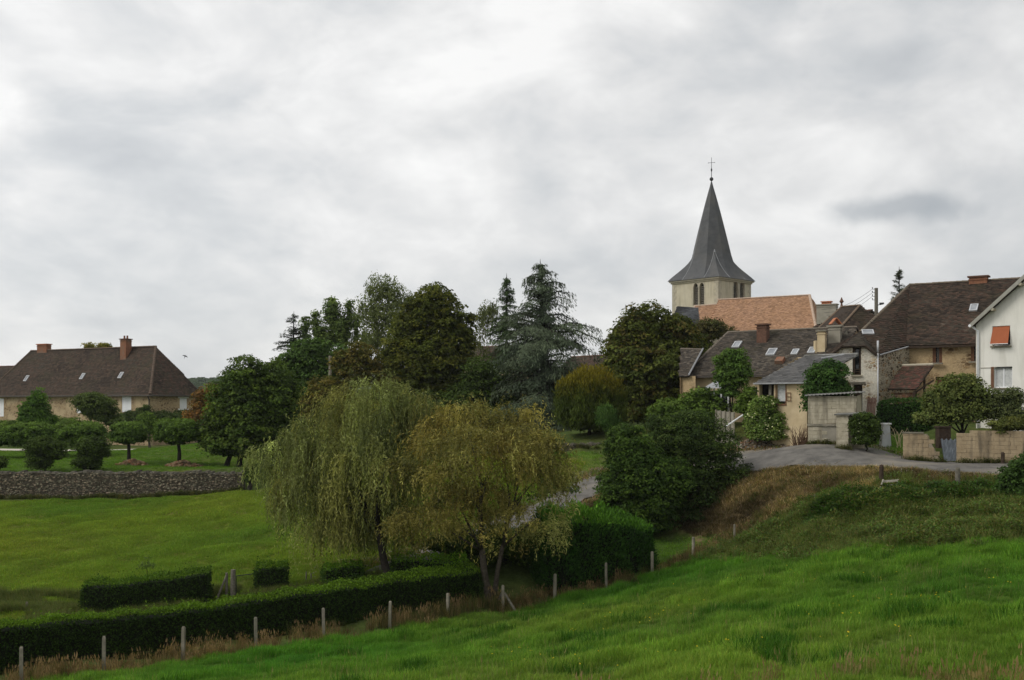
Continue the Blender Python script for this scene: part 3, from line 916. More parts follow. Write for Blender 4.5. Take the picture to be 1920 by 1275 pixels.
    pipe(root, [sd.pt(D - 0.12, zz - 0.1, 0.3), sd.pt(D - 0.12, ze - 0.6, 0.09), sd.pt(D - 0.12, zg, 0.09)], 0.06, M["zinc"])
farmhouse()

def simple_house(name, label, p0, p1, D, zg, ze, zr, wallmat, pal, ov=0.3, seed=4, tw=0.3):
    """plain gabled building; ridge parallel to p0 -> p1"""
    fr = Frame(p0, p1); L = fr.len
    a, b = fr.pt(0, 0), fr.pt(L, 0); c, d = fr.pt(L, 0, -D), fr.pt(0, 0, -D)
    root = empty(name, (a.x, a.y, zg), label, "house")
    mb = MB()
    fr.panel(mb, [(0, zg - 0.6), (L, zg - 0.6), (L, ze), (0, ze)])
    Frame(c, d).panel(mb, [(0, zg - 0.6), (L, zg - 0.6), (L, ze), (0, ze)])
    for f in (Frame(b, c), Frame(d, a)):
        f.panel(mb, [(0, zg - 0.6), (D, zg - 0.6), (D, ze), (D / 2, zr), (0, ze)])
    mb.build("wall", wallmat, root)
    k = (zr - ze) / (D / 2)
    lo = ze - ov * k
    fp = [fr.pt(-ov, lo, ov), fr.pt(L + ov, lo, ov), fr.pt(L + ov, zr + 0.04, -D / 2), fr.pt(-ov, zr + 0.04, -D / 2)]
    bp = [fr.pt(-ov, lo, -D - ov), fr.pt(L + ov, lo, -D - ov), fr.pt(L + ov, zr + 0.04, -D / 2), fr.pt(-ov, zr + 0.04, -D / 2)]
    mb = MB(); mb.slab(fp, 0.12); mb.slab(bp, 0.12)
    roof = mb.build("roof", M["roof_under"], root)
    lay_tiles(roof, fp, tw, 0.2, pal, M["tiles"], seed)
    ridge(roof, fp[3], fp[2], 0.15, M["brick_dark"])
    return root, roof, fr, fp

simple_house("stone_barn", "barn with a red-brown roof edge beyond the farmhouse, cut by the left picture edge", (X(-260, 140), 150), (X(18, 140), 140), 8, -4.4, 1.2, 5.3, M["farm_wall"], PAL_RED)
r_, rf_, f_, fp_ = simple_house("brick_house", "red brick house whose gable peeks between the cedar and the chestnut", (X(1030, 104), 106), (X(1112, 101), 101), 6.5, -1.5, 2.6, 4.85, M["brick"], PAL_RED)
simple_house("tiled_cottage", "cottage with a brown tiled roof glimpsed behind the lime tree", (X(845, 118), 119), (X(950, 116), 116), 7, -1.5, 4.4, 6.6, M["cream"], PAL_RED, seed=9)

# ------------------------------------------------------------------ church
def church():
    root = empty("church", (24.0, 127, 0.5), "village church with flared slate spire above an orange tiled nave", "church")
    nc = Vector((X(1347, 127), 127, 0))
    th = math.radians(44)
    right = Vector((math.cos(th), math.sin(th), 0)); left = Vector((-math.sin(th), math.cos(th), 0))
    S = 6.85
    zt = P(0, 519.5, 127).z; zb = 0.0
    cR = nc + right * S; cL = nc + left * S; cB = nc + right * S + left * S
    fL, fR = Frame(cL, nc), Frame(nc, cR)
    def lancet(fr, px0, px1, pyt, pyb):
        u0, u1, z0, z1 = fr.rect(px0, pyt, px1, pyb)
        w = u1 - u0; zs = z1 - w * 0.9
        pts = [(u0, z0), (u1, z0), (u1, zs)]
        for k in range(1, 6):
            a = k / 6
            pts.append((u1 - w / 2 * (1 - math.cos(a * 1.5708)) , zs + (z1 - zs) * math.sin(a * 1.5708)))
        pts.append(((u0 + u1) / 2, z1))
        for k in range(5, 0, -1):
            a = k / 6
            pts.append((u0 + w / 2 * (1 - math.cos(a * 1.5708)), zs + (z1 - zs) * math.sin(a * 1.5708)))
        pts.append((u0, zs))
        return pts
    LL = [lancet(fL, 1300, 1309, 531, 572), lancet(fL, 1311.5, 1320.5, 530, 571)]
    LR = [lancet(fR, 1375, 1384, 527, 567), lancet(fR, 1387, 1396, 527, 567)]
    mb = MB()
    fL.panel(mb, [(0, zb), (S, zb), (S, zt), (0, zt)], LL, 0.45)
    fR.panel(mb, [(0, zb), (S, zb), (S, zt), (0, zt)], LR, 0.45)
    Frame(cR, cB).panel(mb, [(0, zb), (S, zb), (S, zt), (0, zt)]); Frame(cB, cL).panel(mb, [(0, zb), (S, zb), (S, zt), (0, zt)])
    tower = mb.build("tower", M["tower"], root)
    for fr, ls in ((fL, LL), (fR, LR)):
        for l in ls:
            w = [p[0] for p in l]; z = [p[1] for p in l]
            u0, u1, z0, z1 = min(w), max(w), min(z), max(z)
            # louvred belfry opening
            lv = MB(); k = 11
            for i in range(k):
                zz = z0 + (z1 - z0 - 0.35) * (i + 0.5) / k
                lv.hexa([fr.pt(u0, zz - 0.09, -0.14), fr.pt(u1, zz - 0.09, -0.14), fr.pt(u1, zz + 0.05, -0.34), fr.pt(u0, zz + 0.05, -0.34)],
                        [fr.pt(u0, zz - 0.06, -0.14), fr.pt(u1, zz - 0.06, -0.14), fr.pt(u1, zz + 0.08, -0.34), fr.pt(u0, zz + 0.08, -0.34)])
            lv.build("louvre", M["wood_grey"], tower)
            bk = MB(); fr.box(bk, u0 - 0.1, u1 + 0.1, z0 - 0.1, z1 + 0.1, -0.6, -0.46)
            bk.build("belfry_painted_dark", M["black"], tower)  # black backing box, paints the darkness behind the louvres
            # dressed stone surround
            m = MB(); c = ((u0 + u1) / 2, (z0 + z1) / 2)
            n = len(l)
            for i in range(1, n):
                a, b = l[i], l[(i + 1) % n]
                def outw(p):
                    du = 0.14 if p[0] > c[0] + 0.02 else (-0.14 if p[0] < c[0] - 0.02 else 0)
                    return (p[0] + du, p[1] + (0.16 if p[1] > z1 - (u1 - u0) * 0.9 + 0.02 else 0))
                ao, bo = outw(a), outw(b)
                m.mesh([fr.pt(*a, 0.03), fr.pt(*b, 0.03), fr.pt(*bo, 0.03), fr.pt(*ao, 0.03), fr.pt(*ao, 0.0), fr.pt(*bo, 0.0)], [(0, 1, 2, 3), (3, 2, 5, 4)])
            m.build("window_surround", M["ashlar"], tower)
    # quoins
    for fr, ends in ((fL, ((0, 1), (S, -1))), (fR, ((0, 1), (S, -1)))):
        for (u, s) in ends:
            i, z = 0, 9.0
            while z < zt - 0.4:
                w = 0.62 if i % 2 else 0.36
                m = MB(); a, b = sorted((u, u + s * w))
                fr.box(m, a + (0.003 if s > 0 else -0.0), b, z, z + 0.36, -0.02, 0.035)
                m.build("quoin", M["ashlar"], tower)
                z += 0.375; i += 1
    ctr = (nc + cB) / 2
    def sq(h): return [ctr + (right * a + left * b) * h for a, b in ((-1, -1), (1, -1), (1, 1), (-1, 1))]
    for h0, z0, z1 in ((S / 2 + 0.14, zt - 0.32, zt - 0.14), (S / 2 + 0.3, zt - 0.138, zt + 0.02)):
        m = MB(); q = sq(h0)
        m.hexa([Vector((p.x, p.y, z0)) for p in q], [Vector((p.x, p.y, z1)) for p in q])
        m.build("cornice", M["ashlar"], tower)
    # spire: octagon flaring to the square tower, broaches at the corners
    za = P(0, 338, 131).z
    H = za - zt
    a0 = S / 2 + 0.42
    def apo(h):
        lin = 2.95 * max(0.0, 1 - h / H) ** 0.9
        k = max(0.0, 1 - h / (H * 0.27))
        return lin + (a0 - 2.95) * k ** 2.2
    hs = [0, 0.25, 0.55, 0.9, 1.3, 1.8, 2.4, 3.1] + [3.1 + (H - 3.1) * i / 14 for i in range(1, 15)]
    t8 = math.tan(math.pi / 8)
    def oct_pts(h):
        r = max(apo(h), 0.06); c = r * t8
        return [(r, -c), (r, c), (c, r), (-c, r), (-r, c), (-r, -c), (-c, -r), (c, -r)]
    def wp(a, b, z): 
        q = ctr + right * a + left * b
        return Vector((q.x, q.y, z))
    m = MB(); vs = []
    for h in hs:
        vs += [wp(a, b, zt + 0.03 + h) for a, b in oct_pts(h)]
    fs = []
    for i in range(len(hs) - 1):
        for k in range(8):
            fs.append((i * 8 + k, i * 8 + (k + 1) % 8, (i + 1) * 8 + (k + 1) % 8, (i + 1) * 8 + k))
    fs.append(tuple(range(8)))
    m.mesh(vs, fs)
    hb = H * 0.29
    for sx, sy in ((-1, -1), (1, -1), (1, 1), (-1, 1)):
        rows = []
        for i in range(9):
            t = i / 8; h = hb * t
            r = apo(h); c = r * t8
            wd = 1 - t
            mid = (r + c) / 2
            # lateral points lie on the diagonal octagon face, the arris swings out to the corner
            e1 = (mid + (r - mid) * wd, mid + (c - mid) * wd); e2 = (e1[1], e1[0])
            out = mid + (a0 - mid) * (1 - t) ** 2.2 if t < 1 else mid
            rows.append((wp(sx * e1[0], sy * e1[1], zt + 0.035 + h), wp(sx * out, sy * out, zt + 0.035 + h), wp(sx * e2[0], sy * e2[1], zt + 0.035 + h)))
        vs = [p for r in rows for p in r]; fs = []
        for i in range(8):
            for k in range(2):
                fs.append((i * 3 + k, i * 3 + k + 1, i * 3 + 4 + k, i * 3 + 3 + k))
        m.mesh(vs, fs)
        # lead hips along the broach
        for side in (0, 2):
            ml = MB(); ml.tube([r[side] + Vector((0, 0, 0.02)) for r in rows], [0.035] * 9, 5)
            ml.build("lead_flashing", M["lead"], root)
        ml = MB(); ml.tube([rows[-1][1] + Vector((0, 0, -0.25)), rows[-1][1] + Vector((0, 0, 0.1))], [0.17, 0.02], 6)
        ml.build("lead_cap", M["lead"], root)
    spire = m.build("spire", M["spire"], root)
    # slate courses as thin raised bands
    # finial
    top = Vector((ctr.x, ctr.y, za))
    m = MB(); m.tube([top + Vector((0, 0, -0.3)), top + Vector((0, 0, 3.0))], [0.05, 0.022], 8)
    pole = m.build("finial_rod", M["iron"], root)
    m = MB()
    rings = [(top + Vector((0, 0, 0.32 + 0.24 * math.sin(a))), max(0.02, 0.24 * math.cos(a))) for a in [(-1.5708 + 3.1416 * k / 8) for k in range(9)]]
    m.tube([r[0] for r in rings], [r[1] for r in rings], 12); m.build("finial_ball", M["iron"], root, smooth=True)
    m = MB(); m.tube([top + Vector((0, 0, 1.2)), top + Vector((0, 0, 1.45)), top + Vector((0, 0, 1.7))], [0.03, 0.11, 0.03], 8); m.build("finial_knop", M["iron"], root)
    m = MB()
    ax = Vector((0.95, -0.3, 0)).normalized()
    m.tube([top + Vector((0, 0, 2.35)) - ax * 0.4, top + Vector((0, 0, 2.35)) + ax * 0.4], [0.024, 0.024], 6)
    for s in (-1, 1):
        m.tube([top + Vector((0, 0, 2.28)) + ax * 0.4 * s, top + Vector((0, 0, 2.42)) + ax * 0.4 * s], [0.022, 0.022], 5)
    m.build("cross_arm", M["iron"], root)
    # nave
    A = Vector((0.866, -0.5, 0)); Bd = Vector((-0.5, -0.866, 0))
    S1 = P(1345, 562, 126.0); t = 10.84
    R0 = S1; R1 = S1 + A * t
    S0 = S1 - A * 2.75 + Vector((0, 0, -0.62))
    ze = 8.2
    half = 4.6
    def low(p, k, z): q = p + Bd * k; return Vector((q.x, q.y, z))
    E0 = low(S1 + A * 0.15, half, ze); E1 = low(R1 + A * 1.9, half, ze); E2 = low(R1 + A * 1.9, -half, ze); E3 = low(S1 + A * 0.15, -half, ze)
    main = [E0, E1, R1, R0 + A * 0.15]; hip = [E1, E2, R1]; back = [E2, E3, R0 + A * 0.15, R1]
    sm = S1 - A * 0.0 + Vector((0, 0, -0.55))
    low0 = [low(S0, half, ze), low(sm, half, ze), sm, S0]
    low1 = [low(sm, -half * 0.4, ze + 3.3), low(S0, -half * 0.4, ze + 3.3), S0, sm]
    m = MB()
    for p in (main, hip, back, low0, low1): m.slab(p, 0.16)
    roof = m.build("nave_roof", M["brick"], root)
    lay_tiles(roof, main, 0.26, 0.19, PAL_CHURCH, M["tiles_new"], 21); lay_tiles(roof, hip, 0.26, 0.19, PAL_CHURCH, M["tiles_new"], 22)
    lay_tiles(roof, low0, 0.26, 0.19, PAL_CHURCH, M["tiles_new"], 23)
    rm = mat_noise("pale_ridge", (0.42, 0.30, 0.22), (0.55, 0.42, 0.32), 5)
    ridge(roof, R0, R1, 0.15, rm); ridge(roof, S0, sm, 0.15, rm); ridge(roof, E1, R1, 0.16, rm, "hip_tiles")
    m = MB(); m.tube([low0[0] + Vector((0, 0, 0.05)), S0 + Vector((0, 0, 0.05))], [0.12, 0.12], 6); m.build("verge", rm, root)
    m = MB()
    fr = Frame(E0, E1)
    fr.panel(m, [(-2.7, 0), (fr.len - 0.4, 0), (fr.len - 0.4, ze - 0.1), (-2.7, ze - 0.1)], o=-0.4)
    Frame(E1, E2).panel(m, [(0.4, 0), (2 * half - 0.4, 0), (2 * half - 0.4, ze - 0.1), (0.4, ze - 0.1)], o=-0.4)
    Frame(E2, E3).panel(m, [(0, 0), (fr.len, 0), (fr.len, ze - 0.1), (0, ze - 0.1)], o=-0.4)
    m.build("nave_wall", M["tower"], root)
    # slate aisle left of the nave
    a = P(1270, 574, 121.5); b = P(1309, 577, 121.0); c = P(1312, 612, 117); d = P(1255, 612, 117.5)
    m = MB(); m.slab([d, c, b, a], 0.15); ar = m.build("aisle_roof", M["slates"], root)
    lay_tiles(ar, [d, c, b, a], 0.3, 0.2, PAL_SLATE, M["slates"], 25, name="slate_tiles")
    m = MB(); Frame(d, c).panel(m, [(0, 0), ((c - d).length, 0), ((c - d).length, d.z - 0.1), (0, d.z - 0.1)], o=-0.3); m.build("aisle_wall", M["tower"], root)
M["spire"] = mat_noise("spire_slate", (0.052, 0.054, 0.056), (0.088, 0.09, 0.092), 1.3, 0.62, 0.3, 9, c2=(0.105, 0.10, 0.09), spec=0.35)
M["lead"] = mat_noise("lead", (0.24, 0.245, 0.25), (0.36, 0.365, 0.37), 3, 0.5, 0.1)
def spire_courses():
    m = M["spire"]; n, l = m.node_tree.nodes, m.node_tree.links
    b = n["Principled BSDF"]
    tc = nd(n, "ShaderNodeTexCoord"); w = nd(n, "ShaderNodeTexWave", bands_direction="Z", wave_profile="SAW", i_Scale=1.55, i_Distortion=0.15)
    l.new(tc.outputs["Object"], w.inputs["Vector"])
    bp = nd(n, "ShaderNodeBump", i_Strength=0.5, i_Distance=0.03); l.new(w.outputs["Fac"], bp.inputs["Height"]); l.new(bp.outputs[0], b.inputs["Normal"])
spire_courses()
church()

# ------------------------------------------------------------------ long low house with skylights
AX = Vector((0.82, -0.572, 0)); DN = Vector((-0.572, -0.82, 0))
def flat(v, z): return Vector((v.x, v.y, z))
def long_house():
    R0 = P(1365, 623, 78); R1 = R0 + AX * 9.4
    ze = 2.05
    E0 = flat(R0 + DN * 5 - AX * 1.3, ze); E1 = flat(R0 + DN * 5 + AX * 9.4, ze)
    B0 = flat(R0 - DN * 5 - AX * 1.3, ze); B1 = flat(R1 - DN * 5, ze)
    root = empty("long_cottage", (E0.x, E0.y, -0.9), "low cottage with mossy tiled roof, skylights and brick chimney below the church", "house")
    fr = Frame(E0, E1)
    L = fr.len; zg = -2.0
    holes = [(1.0, 2.0, -0.3, 1.2), (4.4, 5.4, -0.9, 1.25)]
    m = MB()
    fr.panel(m, [(0.3, zg), (L, zg), (L, ze + 0.1), (0.3, ze + 0.1)], [rect_hole(h) for h in holes], o=-0.4)
    Frame(B0, E0).panel(m, [(0.3, zg), (9.6, zg), (9.6, ze), (0.3, ze)], o=-0.35)
    Frame(E1, B1).panel(m, [(0, zg), (10, zg), (10, ze), (5, R0.z), (0, ze)], o=-0.05)
    Frame(B1, B0).panel(m, [(0.3, zg), (L, zg), (L, ze), (0.3, ze)], o=-0.4)
    m.build("wall", M["cream"], root)
    for h in holes: window(root, fr, h, o=-0.55)
    front = [E0, E1, R1, R0]; hip = [B0, E0, R0]; back = [B1, B0, R0, R1]
    m = MB()
    for p in (front, hip, back): m.slab(p, 0.14)
    roof = m.build("roof", M["roof_under"], root)
    lay_tiles(roof, front, 0.22, 0.17, PAL_GREY, M["tiles"], 31); lay_tiles(roof, hip, 0.22, 0.17, PAL_GREY, M["tiles"], 32)
    rg = mat_noise("ridge_lichen", (0.12, 0.10, 0.08), (0.2, 0.17, 0.13), 6)
    ridge(roof, R0, R1, 0.13, rg); ridge(roof, E0, R0, 0.12, rg, "hip_tiles")
    for x, y, w, h in ((1382, 647, 0.55, 0.8), (1447, 661, 0.62, 0.85), (1491, 661, 0.45, 0.65), (1523, 658, 0.5, 0.75)):
        skylight(roof, x, y, w, h, front)
    p0, n, u, v = plane_basis(front)
    q = ray_plane(1432, 641, p0, n)
    chimney(roof, (q.x, q.y + 0.2, q.z - 0.5), 0.72, 0.6, 1.78, math.atan2(AX.y, AX.x), M["brick_dark"], capmat=M["brick_dark"])
    q = ray_plane(1463, 679, p0, n)
    m = MB(); c = q + n * 0.15
    m.hexa([c + u * a + v * b - n * 0.3 for a, b in ((-0.3, -0.3), (0.3, -0.3), (0.3, 0.3), (-0.3, 0.3))], [c + u * a + v * b + n * 0.12 for a, b in ((-0.27, -0.27), (0.27, -0.27), (0.27, 0.27), (-0.27, 0.27))])
    m.build("chimney_stump", M["brick"], roof)
    m = MB(); fr.box(m, -0.1, L, ze - 0.14, ze - 0.04, 0.0, 0.1); m.build("gutter", M["gutter"], root)
    # low annex at the left end
    a = P(1277, 654, 77.5); b = P(1318, 655, 76.2); c = P(1291, 705, 73.2); d = P(1273, 705, 73.8)
    e = b + (c - d) * 0.0
    m = MB(); m.slab([d, c, b], 0.1); m.slab([d, b, a], 0.1)
    an = m.build("annex_roof", M["roof_under"], root)
    lay_tiles(an, [d, c, b], 0.22, 0.17, PAL_GREY, M["tiles"], 33); lay_tiles(an, [d, b, a], 0.22, 0.17, PAL_GREY, M["tiles"], 34)
    m = MB(); m.tube([c + Vector((0, -0.03, 0.06)), b + Vector((0, -0.03, 0.06))], [0.06, 0.06], 5); m.build("flashing", M["lead"], root)
    ridge(an, a, b, 0.11, rg)
    m = MB(); f2 = Frame(d, c); f2.panel(m, [(-0.1, zg), (f2.len + 0.4, zg), (f2.len + 0.4, c.z), (-0.1, c.z)], o=-0.25)
    f3 = Frame(a, d); f3.panel(m, [(0, zg), (f3.len, zg), (f3.len, d.z), (0, a.z - 0.15)], o=-0.1)
    m.build("annex_wall", M["barn_wall"], root)
long_house()

# glazed porch in front of it
def porch():
    p0, p1 = G(1326, 71.5), G(1366, 70.5)
    root = empty("glazed_porch", p0, "white framed lean-to porch with pale sheet roof behind the little round tree", "porch")
    fr = Frame(p0, p1); L = fr.len
    zb = min(p0.z, p1.z) - 0.1; zt = P(0, 728, 71).z; zt2 = P(0, 712, 72.5).z
    for i in range(4):
        m = MB(); u = L * i / 3; fr.box(m, u - 0.05, u + 0.05, zb, zt - 0.005, -0.05, 0.05); m.build("post", M["white_paint"], root)
    for i in range(3):
        m = MB(); fr.box(m, L * i / 3 + 0.05, L * (i + 1) / 3 - 0.05, zb + 0.8, zt - 0.15, -0.01, 0.01); m.build("pane", M["glass"], root)
        m = MB(); fr.box(m, L * i / 3 + 0.052, L * (i + 1) / 3 - 0.052, zb, zb + 0.79, -0.02, 0.02); m.build("panel", M["white_paint"], root)
    m = MB(); vs, fs = [], []
    k = 36
    for i in range(k + 1):
        u = -0.15 + (L + 0.3) * i / k; w = 0.03 * math.cos(i * math.pi)
        vs += [fr.pt(u, zt + w, 0.25), fr.pt(u, zt2 + w, -1.7)]
    for i in range(k): fs.append((2 * i, 2 * i + 2, 2 * i + 3, 2 * i + 1))
    m.mesh(vs, fs); m.build("corrugated_roof", M["zinc"], root)
porch()

# ------------------------------------------------------------------ cream outhouse with slate roof
def outhouse():
    p0, p1 = Vector((X(1423, 65.5), 65.5, 0)), Vector((X(1513, 63.2), 63.2, 0))
    root = empty("cream_outhouse", (p0.x, p0.y, -1.6), "cream outhouse with grey slate lean-to roof and curtained doorway", "house")
    fr = Frame(p0, p1); L = fr.len; D = 4.6
    ze = P(0, 716, 64.5).z; zr = P(0, 668, 68.5).z; zg = -2.6
    op = fr.rect(1423.5, 720, 1451, 752); door = fr.rect(1456, 720, 1473, 757)
    m = MB()
    fr.panel(m, [(0, zg), (L, zg), (L, ze), (0, ze)], [rect_hole(op), rect_hole(door)], 0.3)
    b, c, d = fr.pt(L, 0), fr.pt(L, 0, -D), fr.pt(0, 0, -D)
    Frame(b, c).panel(m, [(0, zg), (D, zg), (D, zr - 0.05), (0, ze)])
    Frame(c, d).panel(m, [(0, zg), (L, zg), (L, zr - 0.05), (0, zr - 0.05)])
    Frame(d, fr.pt(0, 0)).panel(m, [(0, zg), (D, zg), (D, ze), (0, zr - 0.05)])
    m.build("wall", M["cream"], root)
    m = MB(); fr.box(m, 0, op[1] + 0.1, op[2] - 0.1, op[3] + 0.1, -0.8, -0.4); m.build("store_painted_dark", M["black"], root)  # black box painting the dark of the open store
    m = MB(); fr.box(m, op[1] - 0.4, op[1] - 0.22, op[2], op[3], -0.2, -0.06); m.build("post", M["wood_grey"], root)
    m = MB(); vs, fs = [], []
    k = 16
    for i in range(k + 1):
        u = door[0] + (door[1] - door[0]) * i / k
        for z, s in ((door[3], 0.02), (door[2] + 0.15, 0.05)):
            vs.append(fr.pt(u, z, -0.14 + s * math.sin(i * 2.2)))
    for i in range(k): fs.append((2 * i, 2 * i + 2, 2 * i + 3, 2 * i + 1))
    m.mesh(vs, fs); m.build("curtain", M["curtain"], root, smooth=True)
    m = MB()
    fr.box(m, door[0] - 0.06, door[0] - 0.003, door[2], door[3], -0.1, 0.03); fr.box(m, door[1] + 0.003, door[1] + 0.06, door[2], door[3], -0.1, 0.03)
    fr.box(m, door[0] - 0.06, door[1] + 0.06, door[2] - 0.1, door[2] - 0.003, -0.1, 0.05)
    m.build("door_frame", M["wood_brown"], root)
    g = fr.rect(1476, 737, 1483, 752)
    m = MB()
    for i in range(3):
        z = g[2] + (g[3] - g[2]) * i / 2; fr.box(m, g[0], g[1], z, z + 0.035, 0.02, 0.05)
    for u in (g[0], g[1]): fr.box(m, u, u + 0.03, g[2], g[3], 0.052, 0.075)
    m.build("wall_rack", M["wood_brown"], root)
    ov = 0.25
    rp = [fr.pt(-0.15, ze - 0.05, ov), fr.pt(L + 0.1, ze - 0.05, ov), fr.pt(L + 0.9, zr, -D), fr.pt(0.5, zr, -D)]
    m = MB(); m.slab(rp, 0.1); roof = m.build("roof", M["fibre"], root)
    lay_tiles(roof, rp, 0.3, 0.22, PAL_LEANTO, M["slates"], 41, name="slates")
    m = MB(); m.tube([rp[3], rp[2]], [0.1, 0.1], 6); m.build("ridge_roll", M["fibre"], root)
    m = MB(); fr.box(m, -0.2, L + 0.15, ze - 0.13, ze - 0.05, ov, ov + 0.1); m.build("gutter", M["lead"], root)
outhouse()

def stack_building():
    # buildings behind: two tall rendered stacks on a small tiled house, grey apse house and hip-roofed house
    root, roof, fr, fp = simple_house("chimney_house", "small house carrying two tall rendered chimney stacks behind the outhouse", (X(1528, 73), 73.5), (X(1600, 70.5), 70.5), 5, -1.0, 2.2, 3.9, M["cream"], PAL_RED, seed=51, tw=0.22)
    chimney(root, P(1541, 668, 71.5) + Vector((0, 0, -0.4)), 0.5, 0.5, 2.15, -0.5, M["cream"], capmat=M["concrete"])
    m = MB(); b = P(1533, 664, 71.6)
    m.box(b.x - 0.2, b.x + 0.25, b.y - 0.2, b.y + 0.25, b.z - 0.5, b.z + 0.9); m.build("stack_shoulder", M["cream"], root)
    chimney(root, P(1566, 655, 72) + Vector((0, 0, -0.6)), 0.78, 0.62, 2.2, -0.5, M["render_grey"], pots=0, capmat=M["render_grey"])
    b = P(1566, 604, 72)
    m = MB()
    for s in (-1, 1):
        m.slab([b + Vector((s * 0.36, -0.35, -0.12)), b + Vector((s * 0.36, 0.35, -0.12)), b + Vector((s * 0.03, 0.35, 0.28)), b + Vector((s * 0.03, -0.35, 0.28))], 0.05)
    m.build("chimney_hood", M["terracotta"], root)
    q = [P(1575, 640, 72.3), P(1592, 640, 71.7), P(1588, 612, 71.9), P(1585, 612, 72.1)]
    m = MB(); m.slab([p + Vector((0, 0.3, 0)) for p in q], 0.25) if False else m.hexa([p + Vector((0, 0.15, 0)) for p in (P(1577, 655, 72.3), P(1594, 655, 72), P(1594, 655, 72.6), P(1577, 655, 72.8))], [p + Vector((0, 0.15, 0)) for p in (P(1577, 634, 72.3), P(1590, 618, 72), P(1590, 618, 72.6), P(1577, 634, 72.8))])
    m.build("stack_buttress", M["render_grey"], root)
    # grey rendered house with red ridge chimney
    r2, rf2, f2, fp2 = simple_house("grey_gabled_house", "grey rendered house with a red chimney right of the orange nave", (X(1538, 106), 107), (X(1586, 104), 104), 7, 0, 8.0, 9.4, M["render_grey"], PAL_RED, seed=52)
    chimney(r2, P(1551, 596, 106) + Vector((0, 0, -0.6)), 1.9, 0.9, 1.95, -0.5, M["render_grey"], capmat=M["render_grey"])
    chimney(r2, P(1550, 573, 106) + Vector((0, 0, -0.2)), 0.85, 0.6, 0.62, -0.5, M["terracotta"], capmat=M["terracotta"])
    # hip-roofed brown house
    a0, a1 = P(1578, 575, 96), P(1612, 572, 92.5)
    ax = Vector((a1.x - a0.x, a1.y - a0.y, 0)).normalized(); dn = Vector((ax.y, -ax.x, 0))
    z = 6.1
    E0 = flat(a0 + dn * 3.4 - ax * 0.6, z - 0.4); E1 = flat(a1 + dn * 3.4 + ax * 1.6, z - 0.4); E2 = flat(a1 - dn * 3.4 + ax * 1.6, z - 0.4); E3 = flat(a0 - dn * 3.4 - ax * 0.6, z - 0.4)
    r3 = empty("hipped_house", (E0.x, E0.y, 0), "dark brown hipped roof house beside the utility pole", "house")
    m = MB()
    for p in ([E0, E1, a1, a0], [E1, E2, a1], [E3, E0, a0], [E2, E3, a0, a1]): m.slab(p, 0.12)
    rf = m.build("roof", M["roof_under"], r3)
    for i, p in enumerate(([E0, E1, a1, a0], [E1, E2, a1], [E3, E0, a0])): lay_tiles(rf, p, 0.26, 0.2, PAL_BROWN, M["tiles"], 61 + i)
    rg = mat_noise("ridge_tan", (0.14, 0.10, 0.07), (0.22, 0.16, 0.11), 6)
    ridge(rf, a0, a1, 0.13, rg); ridge(rf, E0, a0, 0.13, rg, "hip_tiles"); ridge(rf, E1, a1, 0.13, rg, "hip_tiles")
    m = MB(); t = a0 + Vector((0, 0, 0.05)); m.tube([t, t + Vector((0, 0, .25)), t + Vector((0, 0, .4)), t + Vector((0, 0, .55)), t + Vector((0, 0, .8))], [.12, .07, .2, .12, .02], 8); m.build("finial", M["brick_dark"], rf)
    m = MB(); q = [E0, E1, E2, E3]
    for i in range(4):
        f = Frame(q[i], q[(i + 1) % 4]); f.panel(m, [(0.3, -1), (f.len - 0.3, -1), (f.len - 0.3, z - 0.5), (0.3, z - 0.5)], o=-0.3)
    m.build("wall", M["cream"], r3)
stack_building()

